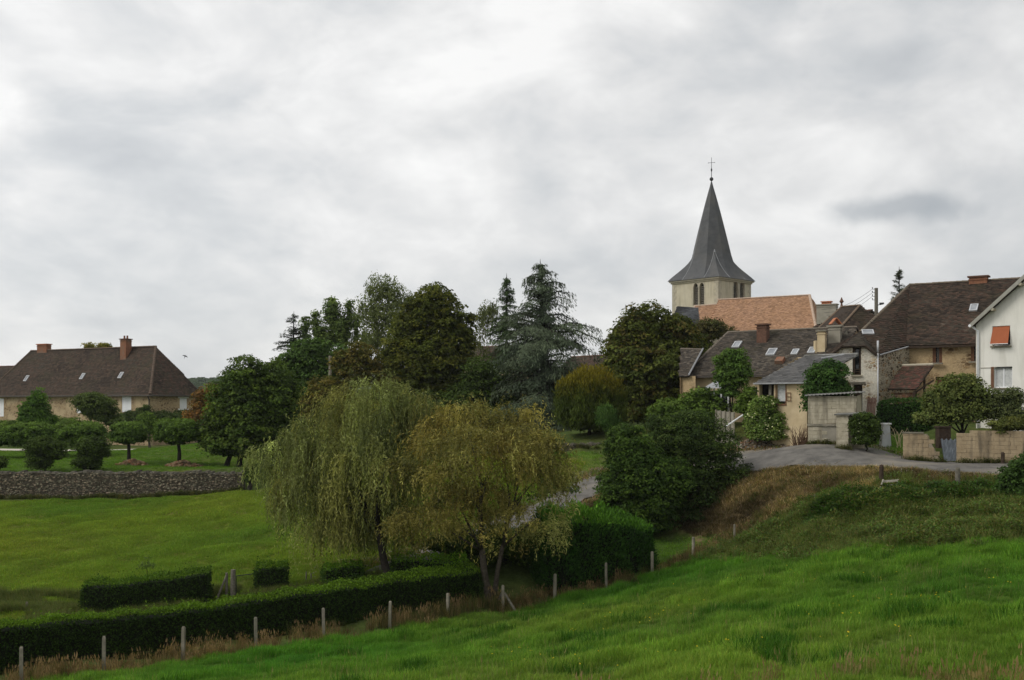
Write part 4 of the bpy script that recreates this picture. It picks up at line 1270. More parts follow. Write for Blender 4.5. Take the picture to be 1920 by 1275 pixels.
# ------------------------------------------------------------------ big stone barn with the half-hipped white gable
def barn():
    root = empty("stone_farm_barn", (26.1, 70, -1.1), "big stone barn with sagging brown roof, ochre wall and white half-hipped wing", "barn")
    ax = Vector((0.84, -0.54, 0)); dn = Vector((-0.54, -0.84, 0))
    R0 = P(1705, 534, 76); R1 = R0 + ax * 12.5
    ze = 3.95
    E0 = flat(R0 + dn * 6.1 + ax * 1.1, ze); E1 = flat(R0 + dn * 6.1 + ax * 12.5, ze)
    B0 = flat(R0 - dn * 6.1 - ax * 2.5, ze); B1 = flat(R1 - dn * 6.1, ze)
    V = P(1646, 664, 67.8); Gp = P(1613, 622, 70.6)
    L0 = P(1560, 690, 74.5)
    front = [E0, E1, R1, R0]
    h1 = [E0, R0, V]; h2 = [V, R0, Gp]; h3 = [Gp, R0, flat(B0, 3.2)]; back = [B0, B1, R1, R0]
    m = MB()
    for p in (front, h1, h2, h3, back): m.slab(p, 0.14)
    roof = m.build("roof", M["roof_under"], root)
    for i, p in enumerate((front, h1, h2, h3)): lay_tiles(roof, p, 0.2, 0.16, PAL_RED if i == 0 else PAL_RED[:5], M["tiles"], 71 + i, lift=0.04)
    rg = mat_noise("ridge_moss", (0.11, 0.09, 0.065), (0.2, 0.16, 0.115), 6)
    ridge(roof, R0, R1, 0.14, rg); ridge(roof, Gp, R0, 0.12, rg, "hip_tiles")
    skylight(roof, 1826, 578, 0.5, 0.8, front)
    skylight(roof, 1627, 624, 0.75, 0.6, h2)
    p0, n, u, v = plane_basis(front)
    c = R0 + ax * 4.6
    chimney(roof, c + Vector((0, 0, -0.6)), 1.15, 0.7, 0.92, math.atan2(ax.y, ax.x), M["brick"], capmat=M["brick_dark"])
    c = R0 + ax * 10.2
    chimney(roof, c + Vector((0, 0, -0.6)), 1.3, 0.7, 0.95, math.atan2(ax.y, ax.x), M["brick_dark"], capmat=M["brick_dark"])
    # ochre front wall
    fr = Frame(E0, E1); L = fr.len; zg = -2.6
    w1 = fr.rect(1746, 648, 1764, 680); w2 = fr.rect(1818, 645, 1836, 677)
    low = fr.rect(1752, 706, 1773, 752)
    zt = ze - 0.02
    m = MB()
    fr.panel(m, [(0.1, zg), (L, zg), (L, zt), (0.1, zt)], [rect_hole(w) for w in (w1, w2, low)], 0.3, o=-0.42)
    B = [B0, B1]
    Frame(E1, B1).panel(m, [(0, zg), (12.2, zg), (12.2, ze), (6.1, R0.z - 0.2), (0, ze)], o=-0.1)
    Frame(B1, B0).panel(m, [(0, zg), (13, zg), (13, ze), (0, ze)], o=-0.4)
    m.build("wall", M["barn_wall"], root)
    for w in (w1, w2):
        window(root, fr, w, o=-0.6, frame=M["wood_grey"], mull=1, trans=2)
        sw = 0.32
        shutter(root, fr, w[0] - 0.02, w[0] + 0.20, w[2], w[3], -0.5, M["wood_brown"], 2)
        shutter(root, fr, w[1] - 0.2, w[1] + 0.02, w[2], w[3], -0.5, M["wood_brown"], 2)
        sill(root, fr, w[0], w[1], w[2], M["concrete"], o=-0.3)
    m = MB(); fr.box(m, low[0] + 0.01, low[1] - 0.01, low[2], low[3] - 0.01, -0.7, -0.62); m.build("door", M["wood_brown"], root)
    m = MB(); fr.box(m, -0.05, L, ze - 0.2, ze - 0.06, -0.1, 0.02); m.build("eaves_board", M["wood_dark"], root)
    # rubble flank under the rising verge
    a = Vector((X(1646, 67.9), 67.9, 0)); b = E0 - dn * 0.35 + ax * 0.15
    f2 = Frame(a, b); z0 = P(1646, 667, 67.9).z; z1 = E0.z - 0.08
    zmid = P(1697, 640, 70).z
    m = MB(); f2.panel(m, [(0, zg), (f2.len, zg), (f2.len, z1), (0, z0)]); m.build("rubble_wall", M["rubble"], root)
    m = MB(); f2.box(m, 0, 0.01, z0, z0 + 0.01, 0, 0.01)
    v0, v1 = f2.pt(0, z0 + 0.03, 0.1), f2.pt(f2.len, z1 + 0.05, 0.1)
    m.tube([v0, v1], [0.055, 0.055], 5); m.build("verge", M["lead"], root)
    # white half-hipped gable wing
    g0 = Vector((X(1563, 68.6), 68.6, 0)); g1 = Vector((X(1645.5, 67.6), 67.6, 0))
    f3 = Frame(g0, g1)
    ul, zl = f3.uz(1565, 664); u1, zk1 = f3.uz(1581, 650); u2, zk2 = f3.uz(1622, 650); ur, zr_ = f3.uz(1645, 667)
    zk = (zk1 + zk2) / 2
    hay = f3.rect(1598.5, 650.5, 1614.5, 703); dor = f3.rect(1600, 721, 1617, 770)
    hay = (hay[0], hay[1], hay[2], zk - 0.06)
    m = MB()
    f3.panel(m, [(0, zg), (ur, zg), (ur, zr_), (u2, zk), (u1, zk), (0, zl)], [rect_hole(hay), rect_hole(dor)], 0.35)
    wing = m.build("white_wing_wall", M["white_old"], root)
    m = MB()
    gL = Frame(f3.pt(0, 0, -5), f3.pt(0, 0)); gL.panel(m, [(0, zg), (5, zg), (5, zl), (0, zl)]); m.build("wing_side_wall", M["rubble"], root)
    m = MB(); f3.box(m, hay[0] - 0.1, hay[1] + 0.1, hay[2] - 0.1, hay[3] + 0.02, -1.0, -0.5); m.build("loft_painted_dark", M["black"], root)  # black box painting the dark behind the loft opening
    m = MB(); f3.box(m, hay[0] + 0.0, hay[0] + 0.14, hay[2], hay[3], -0.3, -0.05); f3.box(m, hay[1] - 0.1, hay[1] - 0.0, hay[2], hay[3], -0.3, -0.05)
    for i in range(3): f3.box(m, hay[0] + 0.142, hay[1] - 0.102, hay[2] + 0.02 + i * 0.15, hay[2] + 0.10 + i * 0.15, -0.22, -0.16)
    m.build("loft_door_frame", M["wood_dark"], root)
    m = MB(); f3.box(m, hay[0] + 0.16, (hay[0] + hay[1]) / 2 + 0.1, hay[2] + 0.3, hay[3] - 0.1, -0.42, -0.38); m.build("loft_pane", M["glass"], root)
    sill(root, f3, hay[0], hay[1], hay[2], M["ashlar"])
    m = MB(); f3.box(m, dor[0] + 0.02, dor[1] - 0.02, dor[2], dor[3] - 0.02, -0.34, -0.28); m.build("door", M["wood_dark"], root)
    m = MB(); f3.box(m, dor[0] - 0.2, dor[1] + 0.2, dor[3] + 0.003, dor[3] + 0.16, -0.1, 0.03); m.build("lintel", M["wood_grey"], root)
    apex = Gp
    fl, fk1, fk2, frr = f3.pt(-0.15, zl - 0.05, 0.3), f3.pt(u1 - 0.05, zk + 0.02, 0.3), f3.pt(u2 + 0.05, zk + 0.02, 0.3), f3.pt(ur, zr_ + 0.02, 0.25)
    rl = fl + Vector((0.3, 6, 0))
    m = MB()
    m.slab([fk1, fk2, apex], 0.1); m.slab([fl, fk1, apex], 0.1); m.slab([fl, apex, rl], 0.1); m.slab([fk2, frr, apex], 0.1)
    wr = m.build("wing_roof", M["roof_under"], root)
    for i, p in enumerate(([fk1, fk2, apex], [fl, fk1, apex], [fl, apex, rl], [fk2, frr, apex])): lay_tiles(wr, p, 0.2, 0.16, PAL_GREY[:4] if i != 2 else PAL_RED, M["tiles"], 81 + i)
    m = MB(); m.tube([fk1, fk2], [0.05, 0.05], 6); m.tube([fk2, frr], [0.06, 0.06], 6); m.tube([fl, fk1], [0.06, 0.06], 6); m.build("wing_gutter", M["wood_dark"], root)
    # white rendered downpipe in the valley, with its vent above the roof
    q = f3.pt(ur + 0.04, 0, 0.12)
    pipe(root, [Vector((q.x, q.y, zr_ + 0.95)), Vector((q.x, q.y, zr_ + 0.2))], 0.065, M["zinc"], "vent_pipe")
    pipe(root, [Vector((q.x, q.y, zr_ + 0.15)), Vector((q.x, q.y, zg))], 0.045, M["zinc"])
    # porch canopy beam on the left of the wing
    a, b = P(1540, 672, 66.6), P(1590, 664, 66.4)
    m = MB(); m.tube([a, b], [0.07, 0.07], 6); m.tube([b, b + Vector((0.03, 0, -0.35))], [0.06, 0.06], 6)
    c2 = P(1560, 672, 66.5); m.tube([c2, c2 + Vector((0, 0, -0.5))], [0.05, 0.05], 6); m.build("awning_rail", M["lead"], root)
    # open lean-to with red tiles
    t0, t1 = P(1692, 686, 69.0), P(1750, 684, 66.9); b0, b1 = P(1664, 729, 66.6), P(1718, 729, 64.6)
    m = MB(); m.slab([b0, b1, t1, t0], 0.1); lr = m.build("lean_to_roof", M["roof_under"], root)
    lay_tiles(lr, [b0, b1, t1, t0], 0.2, 0.16, [(0.05, 0.036, 0.027), (0.08, 0.046, 0.034), (0.125, 0.056, 0.042), (0.065, 0.052, 0.036)], M["tiles"], 91)
    m = MB(); m.tube([t0 + Vector((0, 0, 0.03)), t1 + Vector((0, 0, 0.03))], [0.08, 0.08], 6); m.build("lean_to_ridge", M["ashlar"], root)
    f4 = Frame(b0, b1); m = MB(); zf = b0.z
    f4.panel(m, [(0.2, zg), (f4.len - 0.2, zg), (f4.len - 0.2, zf - 0.25), (0.2, zf - 0.25)], o=-0.3); m.build("lean_to_wall", M["rubble_red"], root)
    m = MB(); m.tube([b1 + Vector((-0.05, 0.15, -0.1)), b1 + Vector((-0.05, 0.15, -2.5))], [0.08, 0.08], 6); m.build("lean_to_post", M["wood_dark"], root)
    mid = (b1 + t1) / 2; m = MB(); m.tube([mid + Vector((0, 0.1, -0.1)), mid + Vector((0, 0.1, -2.5))], [0.07, 0.07], 6)
    m.tube([b1 + Vector((-0.02, 0.2, -0.25)), t1 + Vector((-0.02, 0.0, -1.0))], [0.06, 0.06], 6); m.build("lean_to_brace", M["wood_dark"], root)
M["rubble_red"] = mat_stone("reddish_rubble", [(0.15, 0.07, 0.04), (0.09, 0.05, 0.035), (0.2, 0.13, 0.08)], (0.16, 0.115, 0.08), 3.6, 0.08, 0.3)
barn()

# ------------------------------------------------------------------ white house with the orange blind
def white_house():
    p0 = Vector((X(1830, 60), 60, 0)); d = Vector((0.73, -0.683, 0))
    p1 = p0 + d * 8.2
    root = empty("white_house", (p0.x, p0.y, -1.4), "white rendered gable house with an orange blind, cut by the right picture edge", "house")
    fr = Frame(p0, p1); L = fr.len; zg = -2.6; D = 9.0
    zc = P(0, 604, 60).z; za = zc + 0.87 * L / 2
    up = fr.rect(1860.5, 611, 1894, 648); lo = fr.rect(1864, 687.5, 1898, 727)
    m = MB()
    fr.panel(m, [(0, zg), (L, zg), (L, zc), (L / 2, za), (0, zc)], [rect_hole(up), rect_hole(lo)], 0.22)
    a, b, c, e = fr.pt(0, 0), fr.pt(L, 0), fr.pt(L, 0, -D), fr.pt(0, 0, -D)
    Frame(b, c).panel(m, [(0, zg), (D, zg), (D, zc), (0, zc)]); Frame(e, a).panel(m, [(0, zg), (D, zg), (D, zc), (0, zc)])
    Frame(c, e).panel(m, [(0, zg), (L, zg), (L, zc), (L / 2, za), (0, zc)])
    m.build("wall", M["white_wall"], root)
    # upper window: dark pane, roller blind tilted out
    window(root, fr, up, o=-0.16, mull=1, fw=0.05)
    m = MB()
    t0, t1 = fr.pt(up[0] + 0.03, up[3] - 0.02, -0.06), fr.pt(up[1] - 0.03, up[3] - 0.02, -0.06)
    w0, w1 = fr.pt(up[0] + 0.0, up[2] + 0.08, 0.36), fr.pt(up[1] - 0.0, up[2] + 0.08, 0.36)
    k = 10; vs, fs = [], []
    for i in range(k + 1):
        t = i / k
        vs += [t0.lerp(t1, t), w0.lerp(w1, t) + Vector((0, 0, -0.01 * math.sin(t * 3.14)))]
    n = fr.n
    for i in range(k): fs.append((2 * i, 2 * i + 2, 2 * i + 3, 2 * i + 1))
    m.mesh(vs, fs); m.mesh([v + n * 0.012 for v in vs], fs)
    bl = m.build("blind", M["orange"], root)
    m = MB(); m.tube([w0, w1], [0.02, 0.02], 6); m.build("blind_rod", M["white_paint"], root)
    m = MB()
    for s, e_ in ((t0, w0), (t1, w1)): m.tube([Vector((s.x, s.y, e_.z + 0.25)), e_], [0.012, 0.012], 5)
    m.build("blind_stay", M["iron"], root)
    sill(root, fr, up[0], up[1], up[2], M["concrete"])
    w = window(root, fr, lo, o=-0.12, mull=1, trans=0, fw=0.055, frame=M["white_paint"], pane=M["curtain"])
    m = MB(); fr.box(m, lo[0] - 0.16, lo[0] - 0.004, lo[2], lo[3], 0.004, 0.05); m.build("folded_shutter", M["wood_brown"], root)
    m = MB(); fr.box(m, lo[0], lo[1], lo[3] - 0.06, lo[3] - 0.004, -0.1, -0.02); m.build("window_head", M["iron"], root)
    sill(root, fr, lo[0], lo[1], lo[2], M["concrete"])
    m = MB(); fr.box(m, 0.25, 1.1, P(0, 690, 59.5).z, P(0, 690, 59.5).z + 0.03, 0.004, 0.03); m.build("cable_run", M["render_grey"], root)
    ov = 0.42
    k = 0.87
    A0 = fr.pt(-0.18, zc - 0.18 * k, ov); A1 = fr.pt(L / 2, za + 0.05, ov); A2 = fr.pt(L + ov, zc - ov * k, ov)
    Bk = -n * (D + 2 * ov)
    m = MB(); m.slab([A0, A1, A1 + Bk, A0 + Bk], 0.12); m.slab([A1, A2, A2 + Bk, A1 + Bk], 0.12)
    roof = m.build("roof", M["roof_under"], root)
    lay_tiles(roof, [A0, A1, A1 + Bk, A0 + Bk], 0.25, 0.2, PAL_BROWN, M["tiles"], 95)
    m = MB()
    for a_, b_ in ((A0, A1), (A1, A2)):
        m.hexa([a_ + n * 0.005 + Vector((0, 0, -0.2)), b_ + n * 0.005 + Vector((0, 0, -0.2)), b_ + n * 0.04 + Vector((0, 0, -0.2)), a_ + n * 0.04 + Vector((0, 0, -0.2))],
               [a_ + n * 0.005 + Vector((0, 0, 0.05)), b_ + n * 0.005 + Vector((0, 0, 0.05)), b_ + n * 0.04 + Vector((0, 0, 0.05)), a_ + n * 0.04 + Vector((0, 0, 0.05))])
    m.build("bargeboard", mat_noise("barge_grey", (0.3, 0.29, 0.25), (0.38, 0.37, 0.32), 4), root)
    for t in (0.28, 0.62):
        c_ = A0.lerp(A1, t) + Vector((0, 0, -0.26)); m = MB(); m.tube([c_ + n * 0.02, c_ - n * (ov + 0.05)], [0.09, 0.09], 8); m.build("purlin_end", M["ashlar"], root)
    g = A0 + Vector((0, 0, -0.06)); m = MB(); m.tube([g + n * 0.05, g - n * 9.4], [0.08, 0.08], 8); m.build("gutter", M["white_paint"], root)
    q = fr.pt(0.14, 0, 0.09)
    pipe(root, [g - n * 0.12, Vector((q.x, q.y, g.z - 0.3)), Vector((q.x, q.y, zg))], 0.055, M["white_paint"])
white_house()

# ------------------------------------------------------------------ concrete block shed
_blk = {}
def block_mesh(l, h, d, mat, seed):
    key = (round(l, 2), h, d, mat.name, seed)
    if key in _blk: return _blk[key]
    rr = random.Random(seed * 13 + int(l * 100))
    def j(): return rr.uniform(-0.006, 0.006)
    e = 0.01
    v = []
    for z in (0, h):
        for (x, y) in ((0, 0), (l, 0), (l, d), (0, d)):
            v.append((x + j() * 1.6, y, z + j()))
    f_ = []
    zz = [(e, e), (l - e, e), (l - e, h - e), (e, h - e)]
    v += [(x, -0.006 + j() * 0.8, z) for x, z in zz]
    faces = [(3, 2, 1, 0), (4, 5, 6, 7), (1, 2, 6, 5), (2, 3, 7, 6), (3, 0, 4, 7), (8, 9, 10, 11), (0, 1, 9, 8), (1, 5, 10, 9), (5, 4, 11, 10), (4, 0, 8, 11)]
    me = bpy.data.meshes.new("block"); me.from_pydata(v, [], faces); me.materials.append(mat)
    _blk[key] = me
    return me

def block_wall(root, fr, u0, u1, zb, zt, mat, bl=0.5, bh=0.2, thick=0.18, skip=None, o=0.0):
    rl = wloc(root); rr = random.Random(int(u1 * 100))
    ang = math.atan2(fr.d.y, fr.d.x)
    z, row = zb, 0
    while z < zt - 0.04:
        h = min(bh, zt - z)
        if h < bh - 0.01: h = round(h, 2)
        u = u0 - (bl / 2 if row % 2 else 0)
        while u < u1 - 0.03:
            a, b = max(u, u0), min(u + bl, u1)
            if b - a > 0.06 and not (skip and skip((a + b) / 2, z + h / 2)):
                me = block_mesh(b - a - 0.008, round(h - 0.008, 3), thick, mat, rr.randint(0, 2))
                ob = bpy.data.objects.new("block", me); COL.objects.link(ob); ob.parent = root
                q = fr.pt(a + 0.004, z + 0.004, o + rr.uniform(-0.012, 0.008))
                ob.location = q - rl; ob.rotation_euler = (0, 0, ang)
            u += bl
        z += bh; row += 1

def shed():
    p0, p1 = Vector((X(1515, 58.2), 58.2, 0)), Vector((X(1606, 57.2), 57.2, 0))
    fr = Frame(p0, p1); L = fr.len
    zb = P(0, 834, 57.7).z - 0.25; zt = P(0, 743, 57.7).z
    root = empty("block_shed", (p0.x, p0.y, zb), "concrete block shed with fibre cement roof and low annex beside the lane", "shed")
    zl = P(0, 797, 57.7).z
    ud0 = fr.uz(1543, 800)[0]; ud1 = fr.uz(1569, 800)[0]
    block_wall(root, fr, 0, L, zb, zt, M["block"], skip=lambda u, z: ud0 < u < ud1 and z < zl)
    m = MB(); fr.box(m, 0.01, L - 0.01, zb, zt - 0.02, -0.16, -0.012); m.build("mortar_core", M["mortar"], root)
    m = MB(); fr.box(m, ud0 - 0.1, ud1 + 0.1, zb, zl - 0.04, -0.1, -0.004); m.build("rendered_patch", M["render_grey"], root)
    m = MB(); fr.box(m, -0.04, ud1 + 0.05, zl - 0.06, zl + 0.06, -0.1, 0.06); m.build("concrete_lintel", M["concrete"], root)
    D = 3.0
    m = MB()
    for f in (Frame(fr.pt(L, 0), fr.pt(L, 0, -D)), Frame(fr.pt(L, 0, -D), fr.pt(0, 0, -D)), Frame(fr.pt(0, 0, -D), fr.pt(0, 0))):
        f.panel(m, [(0, zb), (f.len, zb), (f.len, zt + 0.15), (0, zt)] )
    m.build("rear_wall", M["block"], root)
    m = MB(); vs, fs = [], []
    k = 44
    for s in (0, 1):
        for i in range(k + 1):
            u = -0.15 + (L + 0.35) * i / k; w = 0.028 * math.cos(i * math.pi * 0.66)
            z = zt + 0.05 + 0.16 * i / k
            vs += [fr.pt(u, z + w - s * 0.03, 0.28), fr.pt(u, z + w + 0.1 - s * 0.03, -D - 0.2)]
    for s in (0, 1):
        b = s * 2 * (k + 1)
        for i in range(k): fs.append((b + 2 * i, b + 2 * i + 2, b + 2 * i + 3, b + 2 * i + 1))
    for i in range(k): fs.append((2 * i, 2 * i + 2, 2 * (k + 1) + 2 * i + 2, 2 * (k + 1) + 2 * i))
    m.mesh(vs, fs); m.build("sheet_roof", M["fibre"], root)
    # low annex
    q0, q1 = Vector((X(1568, 56.2), 56.2, 0)), Vector((X(1591, 55.9), 55.9, 0))
    f2 = Frame(q0, q1); z2 = P(0, 779, 56).z; zb2 = P(0, 836, 56).z - 0.25
    block_wall(root, f2, 0, f2.len, zb2, z2, M["block"])
    m = MB(); f2.box(m, 0.01, f2.len - 0.01, zb2, z2 - 0.02, -0.16, -0.012); m.build("annex_core", M["mortar"], root)
    sd = Frame(f2.pt(f2.len, 0), f2.pt(f2.len + 0.62, 0, -1.05))
    block_wall(root, sd, 0.19, sd.len, zb2, z2, M["block"])
    m = MB(); sd.box(m, 0.19, sd.len, zb2, z2 - 0.02, -0.16, -0.012); m.build("annex_core", M["mortar"], root)
    m = MB()
    m.hexa([f2.pt(-0.1, z2 + 0.01, 0.12), f2.pt(f2.len + 0.08, z2 + 0.01, 0.12), f2.pt(f2.len + 0.75, z2 + 0.12, -1.05), f2.pt(-0.1, z2 + 0.06, -1.05)],
           [f2.pt(-0.1, z2 + 0.07, 0.12), f2.pt(f2.len + 0.08, z2 + 0.07, 0.12), f2.pt(f2.len + 0.75, z2 + 0.18, -1.05), f2.pt(-0.1, z2 + 0.12, -1.05)])
    m.build("annex_roof", M["fibre"], root)
shed()

# ------------------------------------------------------------------ low walls along the lane
def lane_walls():
    p0, p1 = Vector((X(1693, 54.6), 54.6, 0)), Vector((X(1771, 53.6), 53.6, 0))
    fr = Frame(p0, p1)
    zb = P(0, 867, 54).z - 0.25; zt = P(0, 813, 54).z
    root = empty("lane_wall", (p0.x, p0.y, zb), "low ochre block wall with pale coping left of the tin-patched gap", "wall")
    block_wall(root, fr, 0, fr.len, zb, zt, M["block_yellow"], skip=lambda u, z: u > fr.len - 0.75 * (z - zb) * 0.55 - 0.1)
    m = MB(); m.mesh([fr.pt(0.01, zb, -0.015), fr.pt(fr.len - 0.05, zb, -0.015), fr.pt(fr.len - 0.85, zt - 0.02, -0.015), fr.pt(0.01, zt - 0.02, -0.015),
                      fr.pt(0.01, zb, -0.17), fr.pt(fr.len - 0.05, zb, -0.17), fr.pt(fr.len - 0.85, zt - 0.02, -0.17), fr.pt(0.01, zt - 0.02, -0.17)],
                     [(0, 1, 2, 3), (4, 7, 6, 5), (0, 4, 5, 1), (1, 5, 6, 2), (2, 6, 7, 3), (3, 7, 4, 0)])
    m.build("mortar_core", M["mortar"], root)
    u = -0.05; rr = random.Random(3)
    while u < fr.len - 1.0:
        w = rr.uniform(0.45, 0.7); m = MB(); fr.box(m, u, u + w - 0.015, zt, zt + rr.uniform(0.05, 0.08), -0.24, 0.05); m.build("coping_stone", M["concrete"], root); u += w
    # corrugated sheet in the gap
    a, b = P(1764, 827, 53.9), P(1796, 824, 53.5)
    f = Frame(a, b); m = MB(); vs, fs = [], []
    k = 24
    for i in range(k + 1):
        u = f.len * i / k; w = 0.03 * math.cos(i * math.pi)
        vs += [f.pt(u, P(0, 824, 53.7).z + 0.05 * math.sin(i), w), f.pt(u + 0.18, P(0, 864, 53.7).z, w + 0.12)]
    for i in range(k): fs.append((2 * i, 2 * i + 2, 2 * i + 3, 2 * i + 1))
    m.mesh(vs, fs)
    tag(m.build("corrugated_sheet", mat_noise("dull_tin", (0.16, 0.18, 0.2), (0.26, 0.285, 0.31), 5, 0.6, 0.2), None), "bent corrugated metal sheet closing the gap in the lane wall", "metal sheet")
    # right piece
    p0, p1 = Vector((X(1793, 53.4), 53.4, 0)), Vector((X(2010, 50.5), 50.5, 0))
    fr = Frame(p0, p1); zb = P(0, 868, 53).z - 0.3; zt = P(0, 812, 53.4).z
    root = empty("lane_wall", (p0.x, p0.y, zb), "stained ochre block wall right of the tin-patched gap, under the overhanging hedge", "wall")
    block_wall(root, fr, 0, fr.len, zb, zt, M["block_yellow"], skip=None)
    m = MB(); fr.box(m, 0.02, fr.len, zb, zt - 0.02, -0.17, -0.014); m.build("mortar_core", M["mortar"], root)
    m = MB(); u0 = fr.uz(1818, 815)[0]; fr.box(m, u0, fr.len, zt + 0.0, zt + 0.14, -0.18, 0.0); m.build("upper_course", M["block_yellow"], root)
    # dark box behind the gap
    b = P(1772, 822, 54.6); m = MB(); m.box(b.x - 0.3, b.x + 0.3, b.y, b.y + 0.5, b.z - 0.5, b.z + 0.55)
    m.box(b.x - 0.36, b.x + 0.36, b.y - 0.05, b.y + 0.55, b.z + 0.552, b.z + 0.62)
    tag(m.build("wooden_box", M["wood_dark"], None), "dark wooden box standing behind the tin sheet in the wall gap", "box")
lane_walls()

def rubble_wall(name, label, pts, thick, zt_fn, size, mat, seed, below=0.5, cat="wall"):
    """dry stone wall: dark core plus joined proud stones (about 5 px each)"""
    rr = random.Random(seed)
    a0 = Vector((pts[0][0], pts[0][1], 0))
    root = empty(name, (a0.x, a0.y, tz1(a0.x, a0.y)), label, cat)
    core, st = MB(), MB()
    for (x0, y0), (x1, y1) in zip(pts[:-1], pts[1:]):
        fr = Frame((x0, y0), (x1, y1)); n = max(1, int(fr.len / 1.5))
        for i in range(n):
            ua, ub = fr.len * i / n, fr.len * (i + 1) / n
            qa, qb = fr.pt(ua, 0), fr.pt(ub, 0)
            za, zb_ = tz1(qa.x, qa.y) - below, tz1(qb.x, qb.y) - below
            ta, tb = zt_fn(qa.x, qa.y) - 0.05, zt_fn(qb.x, qb.y) - 0.05
            core.hexa([fr.pt(ua, za), fr.pt(ub, zb_), fr.pt(ub, zb_, -thick), fr.pt(ua, za, -thick)], [fr.pt(ua, ta), fr.pt(ub, tb), fr.pt(ub, tb, -thick), fr.pt(ua, ta, -thick)])
        # stones of all sizes, thrown on until the face is covered
        zlo = min(tz1(x0, y0), tz1(x1, y1)) - 0.15
        top0 = max(zt_fn(x0, y0), zt_fn(x1, y1))
        cnt = int(fr.len * (top0 - zlo) / (size * size * 0.2))
        for i in range(cnt):
            u, z = rr.uniform(0, fr.len), rr.uniform(zlo, top0)
            q = fr.pt(u, 0)
            if z > zt_fn(q.x, q.y): continue
            k = rr.choice((0.6, 0.8, 1.0, 1.2, 1.3, 1.6, 2.0, 2.7)); t_ = rr.uniform(0.9, 1.15)
            c = (0.128 * k * t_, 0.112 * k, 0.08 * k)
            w, hh = size * rr.uniform(0.35, 0.95), size * rr.uniform(0.25, 0.55)
            o = rr.uniform(0.01, 0.09); nseg = rr.choice((5, 6, 6, 7)); rot = rr.uniform(0, 6.28)
            ring, rim = [], []
            for j in range(nseg):
                an = rot + 6.2832 * j / nseg; e = rr.uniform(0.75, 1.05)
                ring.append(fr.pt(u + math.cos(an) * w * 0.5 * e, z + math.sin(an) * hh * 0.5 * e, o + rr.uniform(-.012, .012)))
                rim.append(fr.pt(u + math.cos(an) * w * 0.62 * e, z + math.sin(an) * hh * 0.62 * e, -0.03))
            st.mesh(ring + rim, [tuple(range(nseg))] + [(j, j + nseg, (j + 1) % nseg + nseg, (j + 1) % nseg) for j in range(nseg)], c)
        # capping
        u = 0
        while u < fr.len:
            w = size * rr.uniform(1.0, 1.9); q = fr.pt(u + w / 2, 0); t = zt_fn(q.x, q.y); k = rr.uniform(0.6, 1.3)
            hh = rr.uniform(0.08, 0.2)
            st.hexa([fr.pt(u, t - 0.06, 0.07), fr.pt(u + w - 0.02, t - 0.06, 0.07), fr.pt(u + w - 0.02, t - 0.06, -thick - 0.05), fr.pt(u, t - 0.06, -thick - 0.05)],
                    [fr.pt(u + 0.04, t + hh - 0.06, 0.02), fr.pt(u + w - 0.07, t + hh - 0.08, 0.03), fr.pt(u + w - 0.06, t + hh - 0.05, -thick), fr.pt(u + 0.05, t + hh - 0.06, -thick)], (0.11 * k, 0.10 * k, 0.078 * k))
            u += w
    core.build("core", M["wall_core"], root)
    s = st.build("stones", mat, root); s["kind"] = "stuff"
    return root
M["wall_core"] = mat_noise("wall_earth", (0.055, 0.048, 0.035), (0.10, 0.085, 0.062), 6)
M["drystone"] = mat_attr("field_stone", var=0.3, scale=5, moss=(0.06, 0.055, 0.035), moss_amt=0.5)
rubble_wall("dry_stone_wall", "long grey dry stone retaining wall below the farmhouse lawn", [(X(-220, 72.2), 72.2), (X(200, 72.2), 72.2), (X(456, 71.7), 71.7)], 0.5,
            lambda x, y: P(0, 886.5, 72).z + 0.05 * math.sin(x * 1.7), 0.2, M["drystone"], 5)
rubble_wall("garden_wall", "short stone retaining wall below the golden yew", [(X(985, 70.5), 70.5), (X(1060, 69.5), 69.5), (X(1122, 70.2), 70.2)], 0.4,
            lambda x, y: P(0, 833, 70).z, 0.17, M["drystone"], 6)

# ------------------------------------------------------------------ vegetation kit
def nrm(a):
    return a / (np.linalg.norm(a, axis=-1, keepdims=True) + 1e-9)

LEAF_GAIN = (1.75, 1.75, 1.45)
def leaf_object(name, C, axis, normal, L, W, col, mat, parent, fold=0.12):
    """every leaf (or leaf spray) is its own small rhombic face"""
    C = np.asarray(C, float); n = len(C)
    col = np.asarray(col, float) * np.array(LEAF_GAIN)
    axis = nrm(axis); side = nrm(np.cross(axis, normal)); nn = np.cross(side, axis)
    L = np.broadcast_to(L, (n,))[:, None]; W = np.broadcast_to(W, (n,))[:, None]
    v = np.empty((n, 4, 3))
    v[:, 0] = C - axis * L * 0.5
    v[:, 1] = C + side * W * 0.5 + nn * W * fold
    v[:, 2] = C + axis * L * 0.5
    v[:, 3] = C - side * W * 0.5 + nn * W * fold
    o0 = np.array(wloc(parent)) if parent is not None else np.array([C[:, 0].mean(), C[:, 1].mean(), C[:, 2].min()])
    v = (v - o0).reshape(-1, 3)
    me = bpy.data.meshes.new(name)
    me.vertices.add(4 * n); me.vertices.foreach_set("co", v.ravel())
    me.loops.add(4 * n); me.loops.foreach_set("vertex_index", np.arange(4 * n))
    me.polygons.add(n); me.polygons.foreach_set("loop_start", np.arange(0, 4 * n, 4))
    me.update(calc_edges=True)
    ca = me.color_attributes.new("Col", "FLOAT_COLOR", "POINT")
    c = np.ones((n, 4, 4)); c[:, :, :3] = np.asarray(col)[:, None, :]
    ca.data.foreach_set("color", c.ravel())
    me.materials.append(mat)
    return link(name, me, parent, Vector(o0))

def unit(r, n):
    return nrm(r.normal(size=(n, 3)))

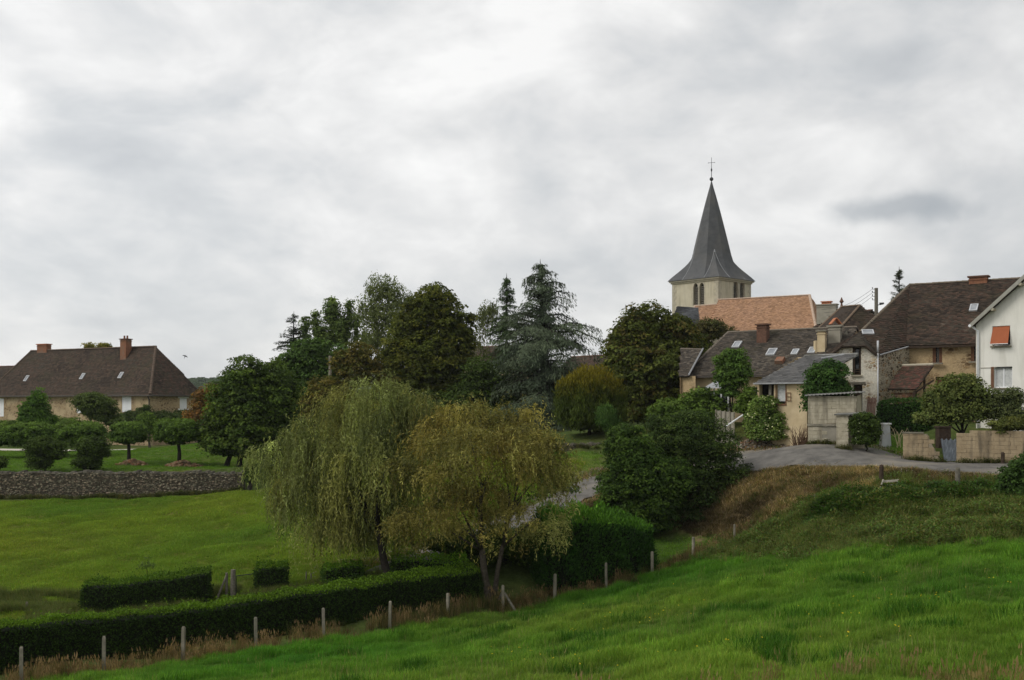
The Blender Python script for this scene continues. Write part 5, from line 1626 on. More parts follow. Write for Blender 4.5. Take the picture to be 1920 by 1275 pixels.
def lobes_px(d, lst):
    """crown masses: (px, py, half width px, half height px[, distance offset, half depth m])"""
    out = []
    for l in lst:
        px, py, rx, ry = l[:4]; dd = l[4] if len(l) > 4 else 0.0
        k = (d + dd) / F
        rd = l[5] if len(l) > 5 else rx * k * 0.95
        out.append((np.array(P(px, py, d + dd)), np.array([rx * k, rd, ry * k])))
    return out

def limbs(mb, base, targets, r0, seed, fork=0.35, n=9):
    """tapered bole that forks into bent limbs"""
    rr = random.Random(seed)
    base = Vector(base)
    top = sum((Vector(t) for t in targets), Vector()) / len(targets)
    fk = base.lerp(top, fork)
    fk = Vector((base.x + (top.x - base.x) * fork * 0.6, base.y + (top.y - base.y) * fork * 0.6, fk.z))
    pts = [base + Vector((0, 0, -0.25)), base + Vector((0, 0, 0.12)), base.lerp(fk, 0.5) + Vector((rr.uniform(-.1, .1), rr.uniform(-.1, .1), 0)), fk]
    mb.tube(pts, [r0 * 1.45, r0 * 1.12, r0 * 0.92, r0 * 0.8], n)
    for t in targets:
        t = Vector(t); L = (t - fk).length
        m1 = fk.lerp(t, 0.4) + Vector((rr.uniform(-.08, .08), rr.uniform(-.08, .08), 0.07)) * L
        m2 = fk.lerp(t, 0.75) + Vector((rr.uniform(-.08, .08), rr.uniform(-.08, .08), 0.05)) * L
        r1 = r0 * 0.6 / (len(targets) ** 0.2)
        mb.tube([fk - Vector((0, 0, 0.1)), m1, m2, t], [r1, r1 * 0.7, r1 * 0.42, r1 * 0.15], 6)
        for q in (m1, m2):
            for _ in range(2):
                e = q + Vector((rr.uniform(-1, 1), rr.uniform(-1, 1), rr.uniform(0.1, 0.8))) * L * 0.3
                mb.tube([q, q.lerp(e, 0.5) + Vector((0, 0, 0.04 * L)), e], [r1 * 0.35, r1 * 0.22, r1 * 0.07], 5)

def tree(name, label, cat, base, lobes, nclump, per, ll, lw, cols, seed, clump_r=0.55, trunk=0.2, mat=None, bark=None,
         rag=0.22, group=None, up=0.5, droop=0.2, inner=0.15, squash=0.6, fork=0.35, extra=None, trunks=None, var=0.22, lowcut=-0.75, fill=5.0):
    r = np.random.default_rng(seed)
    base = Vector(base)
    root = empty(name, base, label, cat, group)
    ctr = np.array([l[0] for l in lobes]); rad = np.array([l[1] for l in lobes])
    rad = np.maximum(rad - 0.4 * clump_r, 0.55 * rad)
    if trunk:
        mb = MB()
        for b in (trunks or [base]):
            limbs(mb, b, [c for c in ctr[np.argsort(-rad.prod(1))][:6]], trunk, seed, fork)
        mb.build("trunk", bark or M["bark_dark"], root, smooth=True)
    area = (rad[:, 0] * rad[:, 1] * rad[:, 2]) ** (2 / 3)
    k = r.choice(len(lobes), size=int(nclump * 1.7), p=area / area.sum())
    dirn = unit(r, len(k))
    keep = dirn[:, 2] > lowcut
    dirn, k = dirn[keep], k[keep]
    # lumpy crown surface
    ph = r.uniform(0, 6.28, (5, 3)); fq = r.normal(size=(5, 3)) * 2.4
    lump = sum(np.sin((dirn + ctr[k] * 0.6) @ fq[i] + ph[i, 0]) for i in range(5)) / 5
    q = np.where(r.random(len(k)) < inner, r.uniform(0.25, 0.8, len(k)), r.uniform(0.84, 1.04, len(k)))
    q = q * (1 + rag * lump)
    c = ctr[k] + dirn * rad[k] * q[:, None]
    # clumps buried in another lobe do not help the outline
    dd = (((c[:, None] - ctr[None]) / rad[None]) ** 2).sum(-1)
    dd[np.arange(len(k)), k] = 9
    bury = dd.min(1) < 0.55
    keep = ~bury | (r.random(len(k)) < 0.12)
    c, dirn = c[keep][:nclump], dirn[keep][:nclump]
    n = len(c)
    cols = np.array(cols)
    cc = cols[r.integers(0, len(cols), n)] * np.exp(r.normal(0, var, n))[:, None]
    cr = clump_r * r.uniform(0.6, 1.35, n)
    m = n * per
    idx = np.repeat(np.arange(n), per)
    ud = unit(r, m); ud[:, 2] = np.where(ud[:, 2] < -0.35, -ud[:, 2], ud[:, 2])
    off = ud * r.uniform(0.55, 1.08, (m, 1)) * np.array([1, 1, squash])
    pos = c[idx] + off * cr[idx][:, None]
    pos[:, 2] -= (off[:, 0] ** 2 + off[:, 1] ** 2) * cr[idx] * 0.35 * droop
    normal = nrm(ud * 0.75 + dirn[idx] * 0.25 + np.array([0, 0, up * 0.7]) + r.normal(size=(m, 3)) * 0.42)
    ax = np.cross(normal, unit(r, m)); ax = nrm(ax + np.array([0, 0, -droop]) + off * 0.4)
    lc = cc[idx] * np.exp(r.normal(0, 0.16, m))[:, None]
    s = r.uniform(0.65, 1.3, m)
    if extra is not None: lc = extra(r, pos, lc, off)
    # oversized inner leaves, colour darkened, added to block light through the crown
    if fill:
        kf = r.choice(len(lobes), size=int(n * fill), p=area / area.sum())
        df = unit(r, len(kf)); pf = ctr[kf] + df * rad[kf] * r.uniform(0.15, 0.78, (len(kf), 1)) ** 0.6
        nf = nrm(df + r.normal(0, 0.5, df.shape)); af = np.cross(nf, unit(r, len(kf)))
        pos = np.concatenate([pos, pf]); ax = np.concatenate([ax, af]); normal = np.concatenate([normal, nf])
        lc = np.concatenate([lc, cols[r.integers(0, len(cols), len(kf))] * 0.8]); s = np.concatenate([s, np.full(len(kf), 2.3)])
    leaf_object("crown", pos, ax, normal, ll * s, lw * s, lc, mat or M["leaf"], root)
    return root

def conifer(name, label, base, top, R, nb, cols, seed, rise=0.25, dr=0.45, power=0.75, dens=26, ll=0.34, lw=0.10, hang=0.5, tz0=0.06, trunk=0.22, spread=0.35, lenf=None, group=None, step=0.28, mat=None, bark=None, jit=(0.7, 1.12)):
    r = np.random.default_rng(seed)
    base, top = Vector(base), Vector(top)
    H = top.z - base.z
    root = empty(name, base, label, "tree", group)
    mb = MB()
    mb.tube([base + Vector((0, 0, -0.3)), base.lerp(top, 0.5), top - Vector((0, 0, 0.15)), top + Vector((0, 0, 0.2))], [trunk * 1.2, trunk * 0.65, 0.035, 0.01], 8)
    t = np.sort(tz0 + (1 - tz0) * (r.random(nb) ** 1.0)) * 0.985
    az = r.uniform(0, 6.283, nb) 
    L = R * (1 - t) ** power * r.uniform(*jit, nb) + 0.12
    if lenf is not None: L = L * lenf(t, az)
    C, A, N, K, S = [], [], [], [], []
    cols = np.array(cols)
    for i in range(nb):
        o = np.array(base.lerp(top, t[i])); h = np.array([math.cos(az[i]), math.sin(az[i]), 0.0])
        ns = max(3, int(L[i] / step))
        s = (np.arange(ns) + 0.6) / ns
        rs = rise * r.uniform(0.6, 1.4) * (0.5 + 1.2 * t[i]); d_ = dr * r.uniform(0.7, 1.3)
        z = L[i] * (rs * s - d_ * s ** 2)
        pts = o + h * (L[i] * s)[:, None] + np.stack([0 * s, 0 * s, z], 1)
        slope = rs - 2 * d_ * s
        tang = nrm(np.stack([h[0] + 0 * s, h[1] + 0 * s, slope], 1))
        if L[i] > 0.8:
            mb.tube([Vector(o), Vector(pts[ns // 2]), Vector(pts[-1])], [0.05 * L[i] ** 0.5, 0.03 * L[i] ** 0.5, 0.008], 4, cap=False)
        lat = np.array([-h[1], h[0], 0.0])
        kk = max(4, int(dens * (0.5 + 0.5 * min(1, L[i] / 2))))
        wdt = spread * L[i] * np.sin(np.clip(s, 0.05, 1) * 2.6) ** 0.7 * 0.55 + 0.10
        u = r.normal(0, 0.55, (ns, kk))
        pos = pts[:, None] + lat * (u * wdt[:, None])[..., None] + tang[:, None] * (np.abs(u) * wdt[:, None] * 0.45)[..., None] + r.normal(0, 0.05, (ns, kk, 3))
        hg = np.abs(r.normal(0, 1, (ns, kk))) * hang * 0.32
        pos[..., 2] -= hg + u ** 2 * wdt[:, None] * 0.18
        ax = tang[:, None] * 0.8 + lat * np.sign(u)[..., None] * 0.75 + np.array([0, 0, -1.0]) * hang + r.normal(0, 0.25, (ns, kk, 3))
        nm = np.array([0, 0, 1.0]) + r.normal(0, 0.35, (ns, kk, 3)) + tang[:, None] * 0.2
        g = cols[r.integers(0, len(cols))] * math.exp(r.normal(0, 0.18))
        m = ns * kk
        C.append(pos.reshape(m, 3)); A.append(ax.reshape(m, 3)); N.append(nm.reshape(m, 3))
        K.append(np.tile(g, (m, 1)) * np.exp(r.normal(0, 0.15, (m, 1)))); S.append(r.uniform(0.7, 1.25, m))
    mb.build("trunk", bark or M["bark_dark"], root, smooth=True)
    S = np.concatenate(S)
    leaf_object("crown", np.concatenate(C), np.concatenate(A), np.concatenate(N), ll * S, lw * S, np.concatenate(K), mat or M["needle"], root)
    return root

def willow(name, label, base, lobes, nstr, cols, seed, lmin, lmax, zfloor, ll, lw, trunks, ds=0.11, curl=0.0, out=0.5, bark=None, rises=0.35, per=1, lowzone=None):
    r = np.random.default_rng(seed)
    base = Vector(base)
    root = empty(name, base, label, "tree")
    ctr = np.array([l[0] for l in lobes]); rad = np.array([l[1] for l in lobes])
    mb = MB()
    for b, tr, which in trunks:
        limbs(mb, b, [ctr[i] for i in which], tr, seed + 1, 0.42)
    area = (rad.prod(1)) ** (2 / 3)
    k = r.choice(len(lobes), size=nstr, p=area / area.sum())
    dirn = unit(r, nstr); dirn[:, 2] = np.abs(dirn[:, 2]) * 1.0 - 0.25
    dirn = nrm(dirn)
    # shoots hang in curtains from branch ends, with gaps between them
    nb = nstr // 24
    q = np.where(r.random(nb) < 0.3, r.uniform(0.3, 0.85, nb), r.uniform(0.8, 1.1, nb))
    hub = ctr[k[:nb]] + dirn[:nb] * rad[k[:nb]] * q[:, None]
    hb = r.integers(0, nb, nstr)
    spread_ = r.uniform(0.16, 0.5, nb)
    st = hub[hb] + r.normal(0, 1, (nstr, 3)) * spread_[hb][:, None] * np.array([1, 1, 0.55])
    dirn = nrm(dirn[:nb][hb] + r.normal(0, 0.25, (nstr, 3)))
    Lb = r.uniform(lmin, lmax, nb)
    Ls = Lb[hb] * r.uniform(0.55, 1.0, nstr)
    h = dirn.copy(); h[:, 2] = 0; h = nrm(h + r.normal(0, 0.5, h.shape) * np.array([1, 1, 0]))
    cols = np.array(cols)
    ncl = 60
    tint = cols[r.integers(0, len(cols), ncl)] * np.exp(r.normal(0, 0.2, ncl))[:, None]
    cen = ctr[r.integers(0, len(ctr), ncl)] + unit(r, ncl) * rad.mean()
    near = np.argmin(((hub[:, None] - cen[None]) ** 2).sum(-1), 1)
    sc = (tint[near] * np.exp(r.normal(0, 0.28, nb))[:, None])[hb] * np.exp(r.normal(0, 0.14, nstr))[:, None]
    ns = int(lmax / ds)
    s = (np.arange(ns) + 0.5) * ds
    hx = out * (1 - np.exp(-s / 0.7))
    zz = rises * (1 - np.exp(-s / 0.35)) - np.maximum(s - 0.15, 0)
    sway = r.normal(0, 0.10 + curl, (nstr, 2)); frq = r.uniform(0.8, 1.6 + 4 * curl, nstr); phs = r.uniform(0, 6.28, nstr)
    w = np.sin(s[None] * frq[:, None] + phs[:, None]) - np.sin(phs)[:, None]
    pos = st[:, None] + h[:, None] * hx[None, :, None] * r.uniform(0.4, 1.5, (nstr, 1, 1))
    pos[:, :, 2] += zz[None] * r.uniform(0.9, 1.05, (nstr, 1))
    lift = np.where(r.random(nstr) < 0.10, r.uniform(0.2, 0.75, nstr), 0.0)      # young shoots arch up before they fall
    pos[:, :, 2] += lift[:, None] * (1 - np.exp(-s / 0.3))[None]
    pos[:, :, 0] += w * sway[:, :1]; pos[:, :, 1] += w * sway[:, 1:]
    okm = (s[None] < Ls[:, None])
    fl = zfloor(pos[:, :, 0]) + r.uniform(-0.4, 0.9, nstr)[:, None]
    okm &= pos[:, :, 2] > fl
    ii, jj = np.nonzero(okm)
    for _ in range(per - 1):
        ii = np.concatenate([ii, ii]); jj = np.concatenate([jj, jj])
    p = pos[ii, jj] + r.normal(0, 0.035, (len(ii), 3))
    p[:, 2] += r.uniform(-ds, ds, len(ii)) * 0.5
    ax = np.array([0, 0, -1.0]) + r.normal(0, 0.42, (len(ii), 3))
    early = s[jj] < 0.5
    ax[early] += h[ii[early]] * 0.9 + np.array([0, 0, 0.7])
    nm = unit(r, len(ii)) * 0.8 + np.array([0, 0, 0.5])
    c = sc[ii] * np.exp(r.normal(0, 0.2, len(ii)))[:, None]
    S = r.uniform(0.7, 1.3, len(ii))
    # some bare hanging twigs
    for i in r.choice(nstr, 160, replace=False):
        m = okm[i].nonzero()[0]
        if len(m) > 6:
            a = pos[i, m[::4]]
            mb.tube([Vector(x) for x in a], [0.008] * len(a), 3, cap=False)
    mb.build("trunk", bark or M["bark_dark"], root, smooth=True)
    leaf_object("crown", p, ax, nm, ll * S, lw * S, c, M["leaf"], root)
    return root

def hedge(name, label, a, b, width, h, cols, seed, dens=420, ll=0.09, lw=0.05, cat="hedge", group=None, rough=0.06, taper=0.0, hfun=None, mat=None, feather=0.0, top_light_gain=None):
    """clipped hedge: leaf faces over an added opaque dark box"""
    r = np.random.default_rng(seed)
    fr = Frame(a, b); L = fr.len
    a = Vector(a); b = Vector(b)
    root = empty(name, fr.pt(0, tz1(a.x, a.y)), label, cat, group)
    d = np.array(fr.d); nn = np.array(fr.n); p0 = np.array(fr.p0)
    hf = hfun or (lambda u: h + 0 * u)
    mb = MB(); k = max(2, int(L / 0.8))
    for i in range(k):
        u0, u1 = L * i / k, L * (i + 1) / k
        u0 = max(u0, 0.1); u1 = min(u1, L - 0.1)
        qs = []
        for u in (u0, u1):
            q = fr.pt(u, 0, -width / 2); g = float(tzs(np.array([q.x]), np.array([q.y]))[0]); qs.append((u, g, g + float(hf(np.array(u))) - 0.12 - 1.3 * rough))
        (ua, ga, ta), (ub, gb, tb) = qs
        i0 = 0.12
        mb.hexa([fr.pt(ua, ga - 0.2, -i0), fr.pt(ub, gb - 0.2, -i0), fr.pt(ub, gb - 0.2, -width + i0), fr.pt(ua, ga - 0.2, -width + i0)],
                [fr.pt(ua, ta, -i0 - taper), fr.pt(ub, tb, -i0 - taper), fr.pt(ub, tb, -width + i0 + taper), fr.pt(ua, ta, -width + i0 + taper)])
    mb.build("branches", M["core"], root)  # solid dark box added so the hedge is not see-through
    hm = float(np.mean(hf(np.linspace(0, L, 20))))
    areas = np.array([L * hm, L * hm * 0.5, L * width, width * hm, width * hm])
    n = int(areas.sum() * dens)
    f = r.choice(5, n, p=areas / areas.sum())
    u = r.uniform(0, L, n); o = -r.uniform(0, width, n); t = r.uniform(0, 1, n) 
    nv = np.zeros((n, 3))
    o = np.where(f == 0, 0, np.where(f == 1, -width, o)); nv[f == 0] = nn; nv[f == 1] = -nn
    t = np.where(f == 2, 1.0, t); nv[f == 2] = (0, 0, 1)
    u = np.where(f == 3, 0, np.where(f == 4, L, u)); nv[f == 3] = -d; nv[f == 4] = d
    H = hf(u)
    o = o + np.where(f == 0, -taper * t, np.where(f == 1, taper * t, 0))
    base_xy = p0[None, :2] + d[None, :2] * u[:, None] + nn[None, :2] * o[:, None]
    g = tzs(base_xy[:, 0], base_xy[:, 1])
    pos = np.concatenate([base_xy, (g + t * H)[:, None]], 1)
    lump = 0.5 * np.sin(u * 2.1 + seed) * np.sin(t * H * 3.1 + o * 2) + 0.5 * np.sin(u * 5.3 + t * 4 + seed * 2)
    # rounded shoulders
    edge = np.minimum(1, np.maximum(0, (t - (1 - 0.18 / H)) / (0.18 / H))) * (f != 2)
    stray = np.where(r.random(n) < 0.03, np.abs(r.normal(0, 0.12, n)), 0)
    rnd = rough * (lump * 1.3 + r.normal(0, 0.7, n)) - 0.1 * edge + stray
    shoot = np.where((f == 2) & (r.random(n) < 0.05), np.abs(r.normal(0, 0.13, n)), 0)
    pos = pos + nv * (rnd + shoot)[:, None]
    pos[:, 2] -= np.where(f == 2, 0.10 * np.clip(np.maximum(-o / width - 0.5, o / width + 0.5) * 2 - 0.4, 0, 1) ** 2, 0) * 1.2
    normal = nrm(nv * 0.8 + np.array([0, 0, 0.25]) + r.normal(0, 0.5, (n, 3)))
    ax = nrm(np.cross(normal, unit(r, n)) + np.array([0, 0, 0.35 + feather]) + nv * (0.3 + feather * 0.5))
    cols = np.array(cols)
    ph = np.sin(u * 1.3 + t * 2 + seed) * 0.5 + 0.5
    c = cols[np.minimum(len(cols) - 1, (r.random(n) * 0.6 + ph * 0.4) * len(cols)).astype(int)] * np.exp(r.normal(0, 0.22, n))[:, None]
    if top_light_gain is not None:        # leaves along the top painted lighter, as the sky would light them
        young = t > 1 - 0.09 * r.random(n)  # topmost leaves, which take the painted sky light
        c[young] = c[young] * np.array(top_light_gain)
    S = r.uniform(0.7, 1.35, n)
    leaf_object("foliage", pos, ax, normal, ll * S, lw * S, c, mat or M["leaf"], root)
    return root

# ------------------------------------------------------------------ trees and shrubs
DK = [(0.022, 0.036, 0.009), (0.03, 0.047, 0.011), (0.037, 0.058, 0.012)]
MID = [(0.045, 0.075, 0.016), (0.058, 0.092, 0.019), (0.072, 0.11, 0.022)]
OLIVE = [(0.046, 0.055, 0.010), (0.058, 0.066, 0.012), (0.074, 0.076, 0.013), (0.035, 0.044, 0.009)]
BROWNG = [(0.062, 0.055, 0.014), (0.078, 0.062, 0.016), (0.052, 0.056, 0.014)]

# the two willows
wl_d = 46.0
zfL = lambda x: np.interp(x, [X(470, wl_d), X(520, wl_d), X(600, wl_d), X(690, wl_d), X(800, wl_d), X(850, wl_d)], [P(0, 905, wl_d).z, P(0, 1035, wl_d).z, P(0, 1055, wl_d).z, P(0, 1045, wl_d).z, P(0, 1035, wl_d).z, P(0, 960, wl_d).z])
willow("weeping_willow", "large weeping willow trailing pale green curtains nearly to the pasture, left of the pair", G(728, 45.2),
       lobes_px(wl_d, [(690,770,62,52),(760,790,50,48),(610,830,58,50,0.5),(545,855,34,38,0.8),(505,870,20,36,1.0),(690,870,72,70,-0.6),(590,920,52,56),(680,950,78,60,1.0),(545,950,26,50,0.4),(640,985,64,48,0.6),(745,960,40,55,0.8),(650,745,24,24,0.5),(730,735,24,26),(785,762,20,22,-0.3),(560,810,22,20,0.3)]),
       5200, [(0.11, 0.122, 0.046), (0.13, 0.14, 0.052), (0.105, 0.12, 0.048), (0.14, 0.138, 0.048), (0.092, 0.108, 0.046)], 11, 0.9, 4.2, zfL, 0.17, 0.034,
       [(G(728, 45.2), 0.17, [0, 1, 2, 5, 6, 7, 3])], ds=0.085, out=0.55)
wr_d = 44.0
zfR = lambda x: np.interp(x, [X(730, wr_d), X(790, wr_d), X(900, wr_d), X(1000, wr_d), X(1060, wr_d), X(1090, wr_d)], [P(0, 1030, wr_d).z, P(0, 1055, wr_d).z, P(0, 1050, wr_d).z, P(0, 1040, wr_d).z, P(0, 1035, wr_d).z, P(0, 940, wr_d).z])
willow("golden_willow", "yellow-brown willow with forked trunk and twisted shoots, right of the pair", G(920, 44.3),
       lobes_px(wr_d, [(880,830,85,65),(960,830,75,60),(1015,870,50,60),(830,880,70,60),(910,880,100,60,-0.6),(990,900,75,60),(800,985,55,35,-0.5),(870,990,60,35,-0.8),(1010,980,55,40,-0.6),(950,960,50,30,0.8),(870,780,32,34),(985,788,34,30),(925,790,30,26),(1040,830,28,34),(770,900,36,50,0.3),(760,1000,30,36,0.2),(1050,930,26,50),(830,1020,50,28,0.4),(900,940,80,50,0.8),(1020,1010,45,30,0.4),(960,1020,50,24,0.9)]),
       6100, [(0.132, 0.116, 0.038), (0.146, 0.126, 0.042), (0.12, 0.111, 0.038), (0.108, 0.11, 0.042), (0.155, 0.128, 0.04)], 12, 0.35, 1.6, zfR, 0.145, 0.036,
       [(G(918, 44.3), 0.16, [0, 3, 6, 7, 10, 4]), (G(926, 44.4), 0.11, [1, 2, 5, 8, 11])], ds=0.07, curl=0.12, out=0.42, rises=0.25, bark=M["bark"])

tree("sapling", "small dark-leaved sapling at the lane edge right of the golden willow", "tree", G(1022, 50.5), lobes_px(50.5, [(1045,915,38,20),(1010,930,30,18),(1075,920,18,12)]), 70, 14, 0.16, 0.08, DK, 13, 0.35, 0.05, inner=0.3, fill=0)

# big shrubs right of the lane bend
tree("leafy_shrub", "broad bright green leafy shrub left of the dark hawthorn by the lane", "shrub", G(1190, 53.5), lobes_px(53.5, [(1175,840,45,45),(1195,890,68,60),(1160,930,40,55),(1225,945,55,50),(1180,965,55,35),(1250,905,45,45),(1165,822,28,22),(1215,985,50,22)]),
     900, 56, 0.14, 0.085, [(0.027, 0.05, 0.011), (0.037, 0.064, 0.013), (0.048, 0.08, 0.015), (0.02, 0.038, 0.009)], 14, 0.42, 0.1, rag=0.3)
tree("hawthorn", "dense dark hawthorn bush hanging over the bank beside the lane", "shrub", G(1320, 55.8), lobes_px(55.5, [(1275,830,70,55),(1325,850,65,65),(1370,900,42,55),(1300,920,80,60),(1355,945,50,42),(1250,860,45,60),(1290,965,75,28),(1235,800,30,24),(1300,795,42,26)]),
     950, 50, 0.11, 0.065, [(0.025, 0.042, 0.012), (0.034, 0.054, 0.015), (0.045, 0.066, 0.018), (0.018, 0.030, 0.010)], 15, 0.42, 0.1, rag=0.32)

# conifer screen behind the fence and small shrub
hedge("conifer_screen", "tall feathery dark green cypress hedge block behind the fence, right of the willows", G(1030, 45.9), G(1226, 47.7), 1.7, 2.7, [(0.014, 0.036, 0.008), (0.02, 0.05, 0.010), (0.028, 0.066, 0.012)], 16, dens=520, ll=0.17, lw=0.055,
      rough=0.16, feather=0.5, hfun=lambda u: 3.0 - 0.22 * u + 0.25 * np.sin(np.clip(u / 4.8, 0, 1) * 3.14) + 0.07 * np.sin(u * 4), mat=M["needle"], top_light_gain=(2.2, 2.1, 1.2))
tree("young_cypress", "small bright cypress bush poking up left of the conifer screen", "shrub", G(1065, 49.8), lobes_px(49.8, [(1062,990,25,22),(1060,1010,30,20)]), 120, 30, 0.16, 0.05, [(0.03, 0.07, 0.014)], 17, 0.28, 0.05, up=0.2, droop=-0.5)

# trees of the big clump
tree("hornbeam", "dark spreading hornbeam with low branches at the end of the stone wall", "tree", G(428, 79), lobes_px(79, [(470,725,58,58),(425,755,40,50),(520,740,48,60),(470,790,80,60),(405,810,32,48),(535,800,38,60),(440,835,60,32),(500,845,55,25)]),
     900, 36, 0.24, 0.13, [(0.03, 0.05, 0.011), (0.042, 0.066, 0.013), (0.058, 0.086, 0.016), (0.022, 0.036, 0.009)], 21, 0.62, 0.2, rag=0.28, trunks=[G(425, 79), G(449, 79.5)], fork=0.25)
tree("copper_shrub", "rusty red-brown shrub between the farmhouse gable and the hornbeam", "shrub", G(380, 106), lobes_px(106, [(384,752,22,30),(372,780,22,26),(395,735,14,18)]), 130, 26, 0.28, 0.16, [(0.10, 0.055, 0.02), (0.08, 0.06, 0.02), (0.13, 0.065, 0.02)], 22, 0.6, 0.1)
conifer("dark_spruce", "small blackish spruce at the left end of the tree skyline", G(548, 101), P(551, 587, 101), 4.4, 150, [(0.022, 0.034, 0.02), (0.03, 0.042, 0.024)], 23, rise=0.2, dr=0.25, hang=0.3, spread=0.2, dens=20, ll=0.26, lw=0.07)
tree("poplar", "light green poplar with upright plumes left of the birch", "tree", G(620, 113), lobes_px(113, [(624,590,16,34),(655,588,9,30),(592,612,9,32),(640,628,20,34),(606,640,22,30),(667,622,10,36),(573,622,10,34),(683,640,9,28)]),
     420, 34, 0.24, 0.15, [(0.062, 0.09, 0.027), (0.078, 0.106, 0.03), (0.05, 0.076, 0.024)], 24, 0.62, 0.2, rag=0.3, bark=M["bark"], up=0.2, fill=2.0)
tree("green_maple", "round fresh green tree in front of the spruce and poplar", "tree", G(585, 97), lobes_px(97, [(580,672,45,42),(545,690,26,36),(620,700,28,40),(580,730,55,50),(642,672,26,28)]), 420, 36, 0.26, 0.16, [(0.034, 0.062, 0.016), (0.044, 0.075, 0.018)], 25, 0.6, 0.2, rag=0.15)
tree("elder_thicket", "brownish green thicket behind the weeping willow's crown", "shrub", G(650, 90), lobes_px(90, [(665,700,40,42),(672,668,34,28),(640,680,24,26),(620,745,52,42),(700,690,26,34),(570,780,50,42),(650,790,70,50),(720,740,30,50)]), 620, 36, 0.24, 0.13, BROWNG, 26, 0.55, 0.12, rag=0.3)
tree("silver_birch", "tall airy birch with white trunk between the poplar and the lime tree", "tree", G(722, 106), lobes_px(106, [(722,548,34,32),(745,575,28,40),(700,585,26,40),(722,605,44,42),(680,585,14,26),(765,570,12,30),(760,625,22,40),(705,640,40,30)]),
     520, 22, 0.28, 0.09, [(0.072, 0.088, 0.034), (0.088, 0.104, 0.04), (0.058, 0.072, 0.028)], 27, 0.6, 0.16, bark=M["bark_birch"], fill=1.5, rag=0.4, droop=1.0, squash=1.2, up=0.1, inner=0.3)
tree("lime_tree", "broad domed lime tree with yellowish olive crown, tallest of the broadleaf trees", "tree", G(805, 94), lobes_px(94, [(812,575,48,46),(840,615,44,52),(778,610,46,50),(755,650,42,42),(850,665,45,55),(800,680,80,62),(735,685,30,34),(882,600,14,22),(880,640,20,35),(770,740,75,50),(850,745,60,55)]),
     1150, 34, 0.26, 0.16, OLIVE, 28, 0.62, 0.28, rag=0.22)
tree("shaded_holly", "nearly black evergreen mass under the lime tree and spruce", "tree", G(905, 91), lobes_px(91, [(905,715,50,50),(880,760,60,50),(940,760,55,55),(820,775,60,40)]), 480, 34, 0.24, 0.13, DK, 29, 0.6, 0.15)
tree("weeping_birch", "thin drooping birch beside the pointed spruce", "tree", G(905, 104), lobes_px(104, [(912,605,16,34),(905,640,14,40),(922,590,12,22)]), 110, 22, 0.3, 0.08, [(0.07, 0.082, 0.03), (0.055, 0.066, 0.026)], 30, 0.55, 0.1, rag=0.3, droop=1.4, squash=1.6, up=0.0, fill=0)
conifer("pointed_spruce", "pointed dark spruce just left of the cedar", G(950, 100), P(950, 516, 100), 4.6, 230, [(0.03, 0.05, 0.022), (0.04, 0.062, 0.026)], 31, rise=0.18, dr=0.34, hang=0.45, spread=0.22, dens=24, power=0.9, ll=0.26, lw=0.07)
def cedar_len(t, az):
    right = np.clip(np.cos(az - 0.0), 0, 1); left = np.clip(-np.cos(az), 0, 1)
    return 1 + 0.45 * right * np.exp(-((t - 0.62) / 0.16) ** 2) + 0.25 * right * np.exp(-((t - 0.85) / 0.1) ** 2) + 0.1 * left
conifer("blue_cedar", "blue-grey cedar with layered drooping branches in the middle of the skyline", G(1025, 88), P(1013, 490, 88), 5.6, 215, [(0.046, 0.06, 0.042), (0.056, 0.071, 0.05), (0.034, 0.046, 0.033)], 32, rise=0.36, dr=0.52, power=0.72, hang=0.9, jit=(0.45, 1.28), spread=0.36, dens=33, ll=0.27, lw=0.07, lenf=cedar_len, trunk=0.32)
def gold_tip(r, pos, lc, off):
    t = np.clip(((pos[:, 2] - pos[:, 2].min()) / np.ptp(pos[:, 2]) - 0.55) / 0.4 + off[:, 2] * 0.25, 0, 0.9)[:, None]
    return lc * (1 - t) + np.array([0.105, 0.086, 0.008]) * t * np.exp(r.normal(0, 0.2, (len(pos), 1)))
tree("golden_yew", "rounded clipped yew with golden yellow tips below the cedar", "shrub", G(1105, 73), lobes_px(73, [(1105,752,58,58),(1068,765,30,50),(1145,770,30,46),(1105,785,66,34)]), 520, 40, 0.26, 0.06, [(0.026, 0.038, 0.008), (0.034, 0.046, 0.009)], 33, 0.42, 0.12, extra=gold_tip, droop=-1.4, squash=1.7, up=0.0, rag=0.12, mat=M["needle"])
tree("juniper", "small upright green juniper at the foot of the golden yew", "shrub", G(1137, 70), lobes_px(70, [(1135,785,20,22),(1145,800,18,16)]), 110, 30, 0.2, 0.05, [(0.03, 0.06, 0.016), (0.04, 0.074, 0.018)], 34, 0.3, 0.05, droop=-1.2, squash=1.6, up=0.0, mat=M["needle"])
tree("horse_chestnut", "wide dark horse chestnut left of the church", "tree", G(1225, 82), lobes_px(82, [(1212,625,58,54),(1170,665,46,58),(1262,640,48,52),(1230,700,92,70),(1168,730,44,50),(1300,660,30,42),(1285,725,45,48),(1215,770,70,34)]),
     1050, 34, 0.30, 0.14, [(0.036, 0.047, 0.012), (0.048, 0.058, 0.014), (0.06, 0.068, 0.015), (0.06, 0.05, 0.015)], 35, 0.6, 0.3, rag=0.2)
tree("brown_elm", "low brownish tree crown in front of the orange nave roof", "tree", G(1335, 88), lobes_px(88, [(1330,620,36,24),(1368,628,22,16),(1310,640,30,30)]), 220, 26, 0.22, 0.11, [(0.05, 0.044, 0.018), (0.042, 0.046, 0.016)], 36, 0.5, 0.12, rag=0.35)

